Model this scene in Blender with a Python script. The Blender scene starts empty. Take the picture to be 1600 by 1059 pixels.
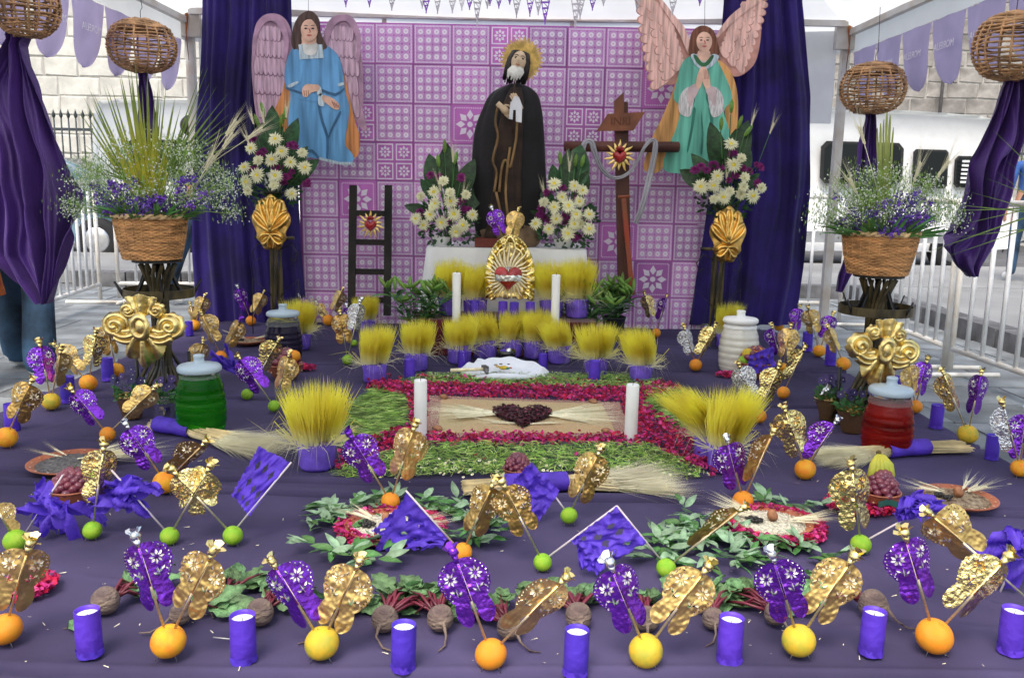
import bpy, bmesh, math, random
from math import sin, cos, pi, radians, tan, atan2, sqrt
from mathutils import Vector, Matrix, noise
random.seed(7)
R = random.Random(11)
scn = bpy.context.scene
COL = scn.collection

# ---------------------------------------------------------------- camera
H = 0.97; PITCH = radians(10.08); ROLL = radians(1.1); FPX = 1350.0; CX = 800.0; CY = 529.5
_F = Vector((0, cos(PITCH), -sin(PITCH))); _U0 = Vector((0, sin(PITCH), cos(PITCH))); _R0 = Vector((1, 0, 0))
_RR = _R0*cos(ROLL) + _U0*sin(ROLL); _UU = _U0*cos(ROLL) - _R0*sin(ROLL)
CAM = Vector((0, 0, H))
cam_d = bpy.data.cameras.new('camera'); cam = bpy.data.objects.new('camera', cam_d); COL.objects.link(cam)
cam_d.sensor_width = 36; cam_d.lens = FPX/1600*36; cam_d.clip_end = 500; cam_d.clip_start = 0.05
mw = Matrix((_RR, _UU, -_F)).transposed().to_4x4(); mw.translation = CAM; cam.matrix_world = mw
scn.camera = cam
cam_d.dof.use_dof = True; cam_d.dof.focus_distance = 3.0; cam_d.dof.aperture_fstop = 11.0

# ---------------------------------------------------------------- light
SUN_EL, SUN_AZ = 58, 200
wd = bpy.data.worlds.new('World'); scn.world = wd; wd.use_nodes = True
nt = wd.node_tree; bg = nt.nodes['Background']
sky = nt.nodes.new('ShaderNodeTexSky'); sky.sky_type = 'NISHITA'; sky.sun_disc = False
sky.sun_elevation = radians(SUN_EL); sky.sun_rotation = radians(SUN_AZ); sky.air_density = 1.6; sky.dust_density = 4.0; sky.ozone_density = 0.6
nt.links.new(sky.outputs[0], bg.inputs[0]); bg.inputs[1].default_value = 0.15
sl = bpy.data.lights.new('sun', 'SUN'); sl.energy = 1.5; sl.angle = radians(25); sl.color = (1, .96, .9)
so = bpy.data.objects.new('sun', sl); COL.objects.link(so)
_sd = Vector((sin(radians(SUN_AZ))*cos(radians(SUN_EL)), cos(radians(SUN_AZ))*cos(radians(SUN_EL)), sin(radians(SUN_EL))))
so.rotation_euler = _sd.to_track_quat('Z', 'Y').to_euler()
scn.view_settings.view_transform = 'Standard'; scn.view_settings.look = 'None'
scn.view_settings.exposure = 0.80; scn.view_settings.gamma = 1.0; scn.view_settings.use_curve_mapping = False
scn.render.engine = 'CYCLES'
scn.cycles.max_bounces = 10; scn.cycles.transparent_max_bounces = 16; scn.cycles.transmission_bounces = 8
scn.cycles.use_denoising = True

# ---------------------------------------------------------------- picture -> place
def ray(px, py):
    return _F + _RR*((px-CX)/FPX) + _UU*(-(py-CY)/FPX)
def gp(px, py, z=0.0):
    d = ray(px, py); return CAM + d*((z-H)/d.z)
def at(px, py, Y):
    d = ray(px, py); return CAM + d*(Y/d.y)
def mpp(p):            # metres per photograph pixel at point p
    return (Vector(p)-CAM).dot(_F)/FPX

# ---------------------------------------------------------------- helpers
def lin(c):
    return tuple(((x/255)/12.92 if x/255 <= .04045 else ((x/255+.055)/1.055)**2.4) for x in c)
_M = {}
def mat(name, col, rough=.6, metal=0.0, bump=0.0, bs=40.0, var=.12, vs=6.0, trans=0.0, sheen=0.0, spec=.5, ior=1.45, transl=0.0, ramp=None, objvar=0.0, col2=None, stretch=None, coat=0.0, dirt=0.0):
    if name in _M: return _M[name]
    m = bpy.data.materials.new(name); m.use_nodes = True; _M[name] = m
    n = m.node_tree.nodes; l = m.node_tree.links; b = n['Principled BSDF']
    c = tuple(col) + (1,)
    b.inputs['Base Color'].default_value = c; b.inputs['Roughness'].default_value = rough
    b.inputs['Metallic'].default_value = metal; b.inputs['Specular IOR Level'].default_value = spec
    b.inputs['IOR'].default_value = ior
    if trans: b.inputs['Transmission Weight'].default_value = trans
    if coat: b.inputs['Coat Weight'].default_value = coat; b.inputs['Coat Roughness'].default_value = .12
    if sheen: b.inputs['Sheen Weight'].default_value = sheen; b.inputs['Sheen Roughness'].default_value = .4
    tc = n.new('ShaderNodeTexCoord'); mp = n.new('ShaderNodeMapping')
    l.new(tc.outputs['Object'], mp.inputs[0])
    if stretch: mp.inputs['Scale'].default_value = stretch
    if var or ramp or col2:
        no = n.new('ShaderNodeTexNoise'); no.inputs['Scale'].default_value = vs; no.inputs['Detail'].default_value = 4
        l.new(mp.outputs[0], no.inputs['Vector'])
        mx = n.new('ShaderNodeMix'); mx.data_type = 'RGBA'
        if col2 is not None: ca, cb = c, tuple(col2)+(1,)
        else: ca, cb = tuple(max(0, x*(1-var*1.6)) for x in col)+(1,), tuple(min(1, x*(1+var*1.6)) for x in col)+(1,)
        cr = n.new('ShaderNodeMapRange'); cr.inputs[1].default_value = .35; cr.inputs[2].default_value = .65
        l.new(no.outputs[0], cr.inputs[0]); l.new(cr.outputs[0], mx.inputs[0]); mx.inputs[6].default_value = ca; mx.inputs[7].default_value = cb
        out = mx.outputs[2]
        if ramp:     # colour that changes along the object's own height (z0, z1, other colour)
            sp = n.new('ShaderNodeSeparateXYZ'); l.new(tc.outputs['Object'], sp.inputs[0])
            mr = n.new('ShaderNodeMapRange'); mr.inputs[1].default_value = ramp[0]; mr.inputs[2].default_value = ramp[1]
            l.new(sp.outputs[2], mr.inputs[0])
            m2 = n.new('ShaderNodeMix'); m2.data_type = 'RGBA'; m2.inputs[6].default_value = tuple(ramp[2])+(1,)
            l.new(mr.outputs[0], m2.inputs[0]); l.new(out, m2.inputs[7]); out = m2.outputs[2]
        if objvar:
            oi = n.new('ShaderNodeObjectInfo'); hs = n.new('ShaderNodeHueSaturation')
            r1 = n.new('ShaderNodeMapRange'); r1.inputs[3].default_value = 1-objvar; r1.inputs[4].default_value = 1+objvar
            l.new(oi.outputs['Random'], r1.inputs[0]); l.new(r1.outputs[0], hs.inputs['Value'])
            r2 = n.new('ShaderNodeMapRange'); r2.inputs[3].default_value = .5-objvar*.05; r2.inputs[4].default_value = .5+objvar*.05
            l.new(oi.outputs['Random'], r2.inputs[0]); l.new(r2.outputs[0], hs.inputs['Hue'])
            l.new(out, hs.inputs['Color']); out = hs.outputs[0]
        l.new(out, b.inputs['Base Color'])
        if transl:
            ts = n.new('ShaderNodeBsdfTranslucent'); ms = n.new('ShaderNodeMixShader'); ms.inputs[0].default_value = transl
            l.new(out, ts.inputs[0]); l.new(b.outputs[0], ms.inputs[1]); l.new(ts.outputs[0], ms.inputs[2])
            l.new(ms.outputs[0], n['Material Output'].inputs[0])
    if bump:
        bn = n.new('ShaderNodeTexNoise'); bn.inputs['Scale'].default_value = bs; bn.inputs['Detail'].default_value = 3
        l.new(mp.outputs[0], bn.inputs['Vector'])
        bu = n.new('ShaderNodeBump'); bu.inputs['Strength'].default_value = bump; bu.inputs['Distance'].default_value = .01
        l.new(bn.outputs[0], bu.inputs['Height']); l.new(bu.outputs[0], b.inputs['Normal'])
    return m

def tag(o, label=None, cat=None, group=None, kind=None):
    if label: o['label'] = label
    if cat: o['category'] = cat
    if group: o['group'] = group
    if kind: o['kind'] = kind
    return o
def thing(name, label, cat, loc=(0, 0, 0), group=None, rot=None):
    o = bpy.data.objects.new(name, None); COL.objects.link(o); o.location = loc; o.empty_display_size = .05
    if rot is not None: o.rotation_euler = rot
    return tag(o, label, cat, group)
def inst(name, me, parent=None, loc=(0, 0, 0), rot=(0, 0, 0), scale=1, mtx=None):
    o = bpy.data.objects.new(name, me); COL.objects.link(o)
    if parent: o.parent = parent
    if mtx is not None: o.matrix_basis = mtx
    else:
        o.location = loc; o.rotation_euler = rot; o.scale = (scale,)*3 if isinstance(scale, (int, float)) else scale
    return o

class MB:
    def __init__(s): s.v = []; s.f = []; s.m = []
    def add(s, vs, fs, mi=0):
        b = len(s.v); s.v += [tuple(x) for x in vs]; s.f += [tuple(i+b for i in f) for f in fs]; s.m += [mi]*len(fs); return s
    def box(s, c, d, rot=None, mi=0):
        c = Vector(c); vs = []
        for i in range(8):
            p = Vector(((i & 1)-.5, ((i >> 1) & 1)-.5, ((i >> 2) & 1)-.5)); p = Vector((p.x*d[0], p.y*d[1], p.z*d[2]))
            if rot is not None: p = rot @ p
            vs.append(c+p)
        return s.add(vs, [(0, 2, 3, 1), (4, 5, 7, 6), (0, 1, 5, 4), (2, 6, 7, 3), (0, 4, 6, 2), (1, 3, 7, 5)], mi)
    def tube(s, pts, r, n=6, mi=0, caps=True, flat=1.0):
        pts = [Vector(p) for p in pts]; k = len(pts)
        rr = r if isinstance(r, (list, tuple)) else [r]*k
        ref = None; vs = []
        for i, p in enumerate(pts):
            t = (pts[min(i+1, k-1)]-pts[max(i-1, 0)])
            t = t.normalized() if t.length > 1e-9 else Vector((0, 0, 1))
            if ref is None: ref = Vector((0, 1, 0)) if abs(t.y) < .9 else Vector((1, 0, 0))
            a = (ref - t*ref.dot(t)); a = a.normalized() if a.length > 1e-6 else t.orthogonal().normalized()
            b = t.cross(a); ref = a
            for j in range(n):
                an = 2*pi*j/n; vs.append(p + a*(cos(an)*rr[i]*flat) + b*(sin(an)*rr[i]))
        fs = [(i*n+j, i*n+(j+1) % n, (i+1)*n+(j+1) % n, (i+1)*n+j) for i in range(k-1) for j in range(n)]
        if caps and n > 2: fs += [tuple(range(n-1, -1, -1)), tuple((k-1)*n+j for j in range(n))]
        return s.add(vs, fs, mi)
    def lathe(s, prof, n=24, c=(0, 0, 0), mi=0, fn=None, capb=False, capt=False):
        vs = []; k = len(prof)
        for (r, z) in prof:
            for j in range(n):
                a = 2*pi*j/n; p = Vector((r*cos(a), r*sin(a), z))
                if fn: p = fn(p, a)
                vs.append(p+Vector(c))
        fs = [(i*n+j, i*n+(j+1) % n, (i+1)*n+(j+1) % n, (i+1)*n+j) for i in range(k-1) for j in range(n)]
        if capb: fs.append(tuple(range(n-1, -1, -1)))
        if capt: fs.append(tuple((k-1)*n+j for j in range(n)))
        return s.add(vs, fs, mi)
    def sphere(s, c, r, nu=12, nv=8, mi=0, sc=(1, 1, 1), fn=None):
        vs = []
        for i in range(nv+1):
            t = pi*i/nv
            for j in range(nu):
                a = 2*pi*j/nu; p = Vector((sin(t)*cos(a)*r*sc[0], sin(t)*sin(a)*r*sc[1], cos(t)*r*sc[2]))
                if fn: p = fn(p)
                vs.append(Vector(c)+p)
        fs = [(i*nu+j, (i+1)*nu+j, (i+1)*nu+(j+1) % nu, i*nu+(j+1) % nu) for i in range(nv) for j in range(nu)]
        return s.add(vs, fs, mi)
    def grid(s, P, nu, nv, mi=0, wrap=False, keep=None):
        vs = [P(i/nu, j/nv) for j in range(nv+1) for i in range(nu+1)]
        fs = [(j*(nu+1)+i, j*(nu+1)+i+1, (j+1)*(nu+1)+i+1, (j+1)*(nu+1)+i) for j in range(nv) for i in range(nu) if keep is None or keep((i+.5)/nu, (j+.5)/nv)]
        return s.add(vs, fs, mi)
    def prism(s, poly, off, mi=0):   # poly: 3D points, extruded by vector off
        n = len(poly); off = Vector(off); vs = [Vector(p) for p in poly] + [Vector(p)+off for p in poly]
        return s.add(vs, [tuple(range(n)), tuple(range(2*n-1, n-1, -1))] + [(i, i+n, (i+1) % n+n, (i+1) % n) for i in range(n)], mi)
    def mesh(s, name, mats, smooth=True):
        me = bpy.data.meshes.new(name); me.from_pydata(s.v, [], s.f)
        for m in (mats if isinstance(mats, (list, tuple)) else [mats]): me.materials.append(m)
        me.polygons.foreach_set('material_index', s.m)
        me.polygons.foreach_set('use_smooth', [smooth]*len(s.f))
        me.update(); return me
    def build(s, name, mats, parent=None, smooth=True, world=True):
        if parent is not None and world:
            L = parent.location; s.v = [(x-L.x, y-L.y, z-L.z) for (x, y, z) in s.v]
        return inst(name, s.mesh(name, mats, smooth), parent)
def fixn(o):
    bm = bmesh.new(); bm.from_mesh(o.data); bmesh.ops.recalc_face_normals(bm, faces=bm.faces); bm.to_mesh(o.data); bm.free(); return o
def spline(pts, n=6, closed=True):
    k = len(pts); out = []
    rng = range(k) if closed else range(k-1)
    for i in rng:
        g = (lambda j: pts[j % k]) if closed else (lambda j: pts[min(max(j, 0), k-1)])
        p0, p1, p2, p3 = g(i-1), g(i), g(i+1), g(i+2)
        for q in range(n):
            t = q/n
            out.append(tuple(.5*((2*p1[a])+(-p0[a]+p2[a])*t+(2*p0[a]-5*p1[a]+4*p2[a]-p3[a])*t*t+(-p0[a]+3*p1[a]-3*p2[a]+p3[a])*t**3) for a in range(len(p1))))
    if not closed: out.append(tuple(pts[-1]))
    return out
def rnd(a, b): return R.uniform(a, b)
def rotz(a): return Matrix.Rotation(a, 3, 'Z')
def align(d, yaw=0):
    """matrix whose Z runs along d, front (-Y) turned towards the viewer side, then yawed about d"""
    z = Vector(d).normalized(); y = Vector((0, 1, 0)); y = (y - z*y.dot(z)).normalized(); x = y.cross(z)
    return Matrix((x, y, z)).transposed().to_4x4() @ Matrix.Rotation(yaw, 4, 'Z')

# colours
VIO = (.085, .035, .62)
m_cloth = mat('carpet_cloth', (.060, .050, .108), .9, bump=.25, bs=900, var=.2, vs=1.8, spec=.15)
m_velvet = mat('velvet_purple', (.017, .0065, .115), .75, bump=.3, bs=300, var=.25, vs=5, sheen=.12)
m_satin = mat('satin_purple', (.055, .018, .155), .55, bump=.25, bs=120, var=.2, vs=8, stretch=(1, 1, .3), sheen=.2)
m_tissue = mat('tissue_purple', (.12, .055, .62), .6, bump=.35, bs=40, var=.12, vs=20, transl=.3)
m_votpaper = mat('votive_paper', (.085, .035, .50), .5, bump=.35, bs=45, var=.1, vs=12, objvar=.1)
m_goldfoil = mat('gold_foil', (.78, .52, .16), .24, 1, bump=.35, bs=14, var=.1)
m_goldfoil2 = mat('gold_foil_bright', (.95, .74, .32), .2, 1, bump=.5, bs=16, var=.1)
m_purfoil = mat('purple_foil', (.22, .045, .58), .24, .85, bump=.4, bs=16, var=.1)
m_silfoil = mat('silver_foil', (.8, .82, .86), .2, 1, bump=.7, bs=22, var=.05)
m_pale = mat('foil_edge', (.85, .82, .78), .3, .6, var=.05)
m_palegold = mat('foil_edge_gold', (.93, .82, .56), .3, .5, var=.05)
m_wood = mat('stick_wood', (.90, .74, .50), .6, var=.15, vs=30)
m_gold = mat('gilded', (.84, .54, .16), .28, 1, bump=.25, bs=30, var=.12, vs=15)
m_gold2 = mat('gilded_pale', (.88, .66, .28), .30, 1, bump=.35, bs=35, var=.15, vs=20)
m_white = mat('white_cloth', (.78, .79, .82), .8, bump=.2, bs=200, var=.04)
m_wax = mat('wax', (.86, .86, .85), .45, var=.02)
m_black = mat('black_paint', (.012, .011, .012), .35, bump=.1, var=.2)
m_blackgold = mat('worn_black_gold', (.012, .011, .012), .4, var=0, col2=None)
m_leafd = mat('leaf_dark', (.022, .075, .022), .42, var=.3, vs=12, objvar=.25, transl=.15)
m_leaf = mat('leaf_green', (.085, .22, .06), .5, var=.25, vs=3, objvar=.3, transl=.2)
m_leafp = mat('leaf_pale', (.26, .40, .25), .55, var=.2, vs=2.5, objvar=.25, transl=.2)
m_leafl = mat('leaf_light', (.20, .36, .07), .5, var=.25, vs=14, objvar=.2, transl=.25)
m_dark = mat('dark_plastic', (.02, .025, .03), .5)
m_terra = mat('terracotta', (.33, .10, .045), .5, bump=.2, bs=60, var=.2, vs=15, coat=.3)
m_str = mat('straw', (.74, .62, .36), .65, var=.2, vs=8)
m_strp = mat('straw_pale', (.84, .77, .55), .65, var=.15, vs=8)
# ================================================================ SETTING
FZ = -0.18
m_ground = mat('ground_stone', (.18, .19, .20), .85, bump=.2, bs=30, var=.12, vs=.8)
m_slab = mat('slab_stone', (.175, .19, .20), .85, bump=.4, bs=40, var=.22, vs=3, objvar=.14)
m_kerb = mat('kerb_stone', (.10, .10, .105), .9, bump=.4, bs=20, var=.25, vs=6, objvar=.15)
m_pave = mat('pavement_far', (.23, .23, .23), .85, bump=.2, bs=20, var=.1, vs=1)
g = MB(); g.grid(lambda u, v: Vector((-300+600*u, -100+600*v, FZ-.02)), 12, 12)
tag(g.build('ground', m_ground), 'grey stone plaza ground', kind='structure')
pv = MB(); pv.box((-2.0, 4.6, FZ-.012), (.1, .1, .004)); pv = pv.build('paving', m_slab); tag(pv, 'grey stone slab paving round the altar', kind='structure')
pvl = pv
slabs = [MB().box((0, 0, 0), (.60-.012, .42-.012, .05)).mesh('paving_slab', m_slab, False), MB().box((0, 0, 0), (.45-.012, .42-.012, .05)).mesh('paving_slab', m_slab, False)]
def lay(x0, x1, y0, y1):
    y = y0; 
    while y < y1:
        x = x0 - rnd(0, .3)
        while x < x1:
            k = 0 if R.random() < .6 else 1; w = (.60, .45)[k]
            inst('paving_slab', slabs[k], pvl, (x+w/2, y+.21, FZ-.025+rnd(-.003, .003)), (rnd(-.006, .006), rnd(-.006, .006), 0))
            x += w
        y += .42
lay(-4.9, -2.15, 3.6, 9.0); lay(1.86, 3.5, 2.6, 9.0)
# kerbs: stones in a line, higher pavement beyond
kb = MB(); kb.box((0, 9.53, FZ-.03), (7.2, .02, .05)); kb = kb.build('kerb', m_kerb); tag(kb, 'dark stone kerb round the plaza', kind='structure')
ks = MB().box((0, 0, 0), (.58, .2, .17)).mesh('kerb_stone', m_kerb, False)
for i in range(14): inst('kerb_stone', ks, kb, (-4.5+i*.6, 9.42+rnd(-.004, .004), FZ+.06+rnd(-.004, .004)))
for i in range(14): inst('kerb_stone', ks, kb, (3.78+rnd(-.004, .004), 9.2-i*.6, FZ+.06+rnd(-.004, .004)), (0, 0, pi/2))
p = MB(); p.box((0, 11.0, FZ+.06), (60, 2.9, .14)); p.box((4.9, 4.5, FZ+.061), (2.0, 10.0, .138))
tag(p.build('pavement', m_pave, smooth=False), 'pale raised pavement behind the kerb', kind='structure')
m_road = mat('asphalt', (.11, .11, .115), .9, bump=.3, bs=60, var=.1, vs=2)
p = MB(); p.box((0, 16.2, FZ-.01), (120, 7.3, .02)); tag(p.build('road', m_road), 'grey asphalt street', kind='structure')

# stone walls made of single blocks
m_stL = mat('wall_stone_pale', (.58, .565, .52), .9, bump=.5, bs=8, var=.14, vs=2.2, objvar=.09)
m_stR = mat('wall_stone_grey', (.28, .262, .245), .9, bump=.8, bs=10, var=.28, vs=2.5, objvar=.16)
m_mort = mat('mortar', (.40, .385, .36), .95, var=.1)
def block_mesh(seed, m, w, h):
    rr = random.Random(seed); mb = MB()
    N = [(-.5, -.5), (.5, -.5), (.5, .5), (-.5, .5)]
    o = [(x*w+rr.uniform(-.02, .02), z*h+rr.uniform(-.02, .02)) for x, z in N]
    q = [(x*.93, z*.9) for x, z in o]
    vs = [(x, 0, z) for x, z in o]+[(x, -.022, z) for x, z in q]+[(rr.uniform(-.08, .08), -.035, rr.uniform(-.03, .03))]
    mb.add(vs, [(0, 1, 5, 4), (1, 2, 6, 5), (2, 3, 7, 6), (3, 0, 4, 7), (4, 5, 8), (5, 6, 8), (6, 7, 8), (7, 4, 8)])
    return mb.mesh('stone_block', m, False)
def stone_wall(Y, xa, xb, za, zb, m, label, bh, bw, x0v, x1v, z0v):
    t = thing('stone_wall', label, 'wall', ((xa+xb)/2, Y, FZ))
    MB().box(((xa+xb)/2, Y+.4, (za+zb)/2), (xb-xa, .8, zb-za)).build('mortar_bed', m_mort, t, False)
    ms = [block_mesh(i, m, w-.02, bh-.02) for i, w in enumerate((bw*.75, bw, bw*1.25, bw*1.5))]
    ws = (bw*.75, bw, bw*1.25, bw*1.5); n = 0; z = z0v
    while z < zb-bh:
        x = x0v-rnd(0, bw)
        while x < x1v and n < 299:
            k = R.randrange(4); inst('stone_block', ms[k], t, (x+ws[k]/2-t.location.x, rnd(-.008, .008), z+bh/2-FZ)); x += ws[k]; n += 1
        z += bh
    return t
a = at(60, 300, 20); b = at(345, 0, 20)
stone_wall(20, -26, 0, FZ, 9, m_stL, 'tall pale limestone block wall behind the left side', .42, .62, a.x-.5, b.x+.4, at(200, 300, 20).z)
a = at(1230, 260, 20); b = at(1640, 0, 20)
stone_wall(20, 0, 26, FZ, 9, m_stR, 'tall grey stone block wall behind the white minibus', .34, .46, a.x, b.x+.3, at(1400, 250, 20).z)
# drain pipe on the right wall
a = at(1478, 80, 19.8)
tp = MB(); tp.tube([(a.x, 19.8, -.1), (a.x+.01, 19.8, 9)], .035); tag(tp.build('drain_pipe', mat('pipe_grey', (.12, .11, .11), .7)), 'thin dark drain pipe running down the grey wall', 'pipe')

# iron railings
m_iron = mat('iron_dark', (.05, .06, .07), .5, .3)
bar = MB(); bar.tube([(0, 0, 0), (0, 0, 1)], .014, 5); bar.tube([(0, 0, 1), (0, 0, 1.02), (0, 0, 1.07)], [.014, .035, .002], 5)
bar = bar.mesh('picket', m_iron)
def railing(name, label, Y, xa, xb, z0, z1, sp):
    t = thing(name, label, 'fence', (xa, Y, z0))
    n = int((xb-xa)/sp)
    for i in range(n): inst('picket', bar, t, (i*sp, 0, 0), (0, 0, 0), (1, 1, (z1-z0)/1.06))
    for zz in ((z1-z0)*.86, (z1-z0)*.1): r = MB(); r.box(((xb-xa)/2, 0, zz), (xb-xa, .02, .05)); r.build('rail', m_iron, t, False, world=False)
a = at(60, 172, 15.5); b = at(320, 172, 15.5)
railing('iron_fence', 'dark iron railing with spear tips before the pale wall', 15.5, a.x, b.x, FZ, a.z, .128)
a = at(1372, 213, 17.5); b = at(1640, 228, 17.5)
railing('iron_fence', 'dark iron railing whose tips show above the minibus', 17.5, a.x, b.x, FZ, a.z+.03, .16)

# white crowd barriers
m_wp = mat('white_paint', (.80, .81, .82), .5, bump=.1, var=.06, vs=10)
m_wpr = mat('white_paint_rusty', (.80, .80, .78), .6, bump=.2, var=.1, col2=(.68, .62, .54), vs=9)
def barrier(p0, p1, label, n=13, zb=.17, zt=1.1):
    p0 = Vector(p0); p1 = Vector(p1); t = thing('crowd_barrier', label, 'barrier', p0); d = p1-p0; u = d.normalized()
    fr = MB()
    for q in (p0, p1): fr.tube([q+Vector((0, 0, .03)), q+Vector((0, 0, zt))], .019, 8)
    for z in (zb, zt): fr.tube([p0+Vector((0, 0, z)), p1+Vector((0, 0, z))], .019, 8)
    fr.build('frame', m_wpr, t)
    for i in range(1, n):
        q = p0+d*(i/n); b = MB(); b.tube([q+Vector((0, 0, zb)), q+Vector((0, 0, zt))], .014, 6); b.build('bar', m_wp, t)
    s = Vector((-u.y, u.x, 0))*.28
    for q in (p0+u*.08, p1-u*.08):
        f = MB(); f.tube([q-s+Vector((0, 0, .015)), q+s+Vector((0, 0, .015))], .017, 6); f.build('foot', m_wpr, t)
    return t
B0 = (2.86, 7.5, FZ); B1 = (2.83, 5.55, FZ)
barrier(B0, B1, 'white metal crowd barrier beside the right flower basket')
barrier((2.83, 5.47, FZ), (2.95, 3.0, FZ), 'nearest white crowd barrier at the right edge of the picture', 15)
barrier((2.78, 7.62, FZ), (.8, 7.8, FZ), 'white crowd barrier crossing behind the right purple curtain')
barrier((-3.85, 8.0, FZ), (-3.6, 6.0, FZ), 'white crowd barrier between the left drape and the left basket')
barrier((-3.72, 8.1, FZ), (-1.6, 8.3, FZ), 'white crowd barrier crossing behind the left flower basket')

# vehicles
m_car = mat('van_white', (.82, .83, .84), .25, coat=.6, var=.02)
m_glass = mat('glass_dark', (.008, .009, .010), .12, var=0, spec=.25)
m_rubber = mat('rubber', (.015, .015, .016), .8, var=.1)
m_chrome = mat('wheel_metal', (.55, .56, .58), .3, .8)
m_bluegrey = mat('car_blue_grey', (.10, .17, .22), .25, coat=.6, var=.02)
m_lampr = mat('tail_red', (.5, .03, .02), .2)
def vehicle(name, label, cat, loc, rz, L, W, prof, wins, m, wheels, wr=.33):
    """prof: side outline (x along length, z); wins: list of polygons in side outline coords"""
    t = thing(name, label, cat, loc, rot=(0, 0, rz)); b = MB()
    pr = spline(prof, 3); k = len(pr); zs = [z for x, z in pr]; zm = max(zs)
    vs = []
    for yy, ins in ((-W/2+.10, .06), (-W/2, 0), (W/2, 0), (W/2-.10, .06)):
        for x, z in pr:
            tap = max(0, (z-1.0))*.10 if z > 1.0 else 0
            vs.append((x*(1-ins*.1), yy*(1-tap), z*(1-ins*.4)+ins*.2))
    fs = [(j*k+i, j*k+(i+1) % k, (j+1)*k+(i+1) % k, (j+1)*k+i) for j in range(3) for i in range(k)]
    fs += [tuple(range(k)), tuple(range(4*k-1, 3*k-1, -1))]
    b.add(vs, fs); fixn(b.build('body', m, t, True, world=False))
    for w in wins:
        z0 = sum(z for x, z in w)/len(w); y = -W/2*(1-max(0, z0-1.0)*.10)-.012
        q = MB(); q.prism([(x, y+(z-z0)*.08, z) for x, z in w], (0, .03, 0)); fr = fixn(q.build('window', m_rubber, t, False, world=False))
        cxw = sum(x for x, z in w)/len(w)
        q = MB(); q.prism([((x-cxw)*.93+cxw, y-.004+(z-z0)*.08, (z-z0)*.88+z0) for x, z in w], (0, .006, 0)); fixn(q.build('pane', m_glass, fr, False, world=False))
    for x in wheels:
        for s in (-1, 1):
            q = MB(); pr2 = [(wr*.6, -.1), (wr*.95, -.11), (wr, -.07), (wr, .07), (wr*.95, .11), (wr*.6, .1)]
            q.lathe(pr2, 20); me = q.mesh('wheel', m_rubber)
            wo = inst('wheel', me, t, (x, s*(W/2-.08), wr), (pi/2, 0, 0))
            h = MB(); h.lathe([(.02, -.1), (wr*.5, -.11), (wr*.62, -.09), (wr*.62, .09), (wr*.5, .11), (.02, .1)], 14); inst('rim', h.mesh('rim', m_chrome), wo)
    return t
def rect(x0, x1, z0, z1, c=.08): return [(x0+c, z0), (x1-c, z0), (x1, z0+c), (x1, z1-c), (x1-c, z1), (x0+c, z1), (x0, z1-c), (x0, z0+c)]
vp = at(1400, 290, 13.6)
vanprof = [(-2.5, .35), (-2.56, 1.0), (-2.54, 1.8), (-2.48, 2.18), (-2.2, 2.30), (0, 2.33), (2.0, 2.28), (2.3, 2.12), (2.42, 1.85), (2.58, 1.15), (2.66, .85), (2.66, .35), (0, .3)]
van = vehicle('minibus', 'white minibus parked in the street behind the right curtain', 'van', (4.75, 13.6, FZ), radians(9), 5, 1.8, vanprof,
              [rect(-2.2, -.72, 1.26, 1.86), rect(-.5, .78, 1.26, 1.86), rect(.95, 1.5, 1.22, 1.78, .04), rect(1.62, 2.12, 1.24, 1.7, .05)], m_car, (-1.6, 1.7))
q = MB(); q.box((-1.9, -.935, .95), (.45, .03, .12)); q.build('side_trim', mat('trim_brown', (.16, .06, .03), .5), van, False, world=False)
q = MB(); q.box((0, -.93, .5), (4.4, .04, .16)); q.build('sill', mat('sill_grey', (.25, .26, .27), .5), van, False, world=False)
q = MB(); q.box((-2.35, -.925, .9), (.12, .04, .2)); q.build('tail_light', m_lampr, van, False, world=False)
for k in range(6):
    q = MB(); q.box((1.87, -.925, 1.32+k*.06), (.38, .012, .03)); q.build('grille_slat', m_car, van, False, world=False)
vehicle('van', 'white van roof seen beyond the left purple curtain', 'van', (-3.35, 13.2, FZ), radians(4), 4.6, 1.8, [(x, z*.96) for x, z in vanprof],
        [rect(-2.1, -.8, 1.2, 1.68), rect(-.6, .7, 1.2, 1.68), rect(.9, 1.9, 1.2, 1.68, .06)], m_car, (-1.5, 1.6))
carprof = [(-2.0, .35), (-2.1, .75), (-1.9, .95), (-1.3, 1.02), (-.8, 1.38), (.5, 1.42), (1.2, 1.0), (1.95, .9), (2.05, .6), (2.0, .3), (0, .25)]
vehicle('car', 'blue grey car parked beyond the left crowd barrier', 'car', (-7.1, 12.75, FZ), radians(3), 4.2, 1.7, carprof,
        [[(-.95, 1.0), (-.1, 1.0), (-.1, 1.32), (-.7, 1.32)], [(0, 1.0), (.95, 1.0), (.5, 1.32), (0, 1.32)]], m_bluegrey, (-1.3, 1.3), .3)

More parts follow.
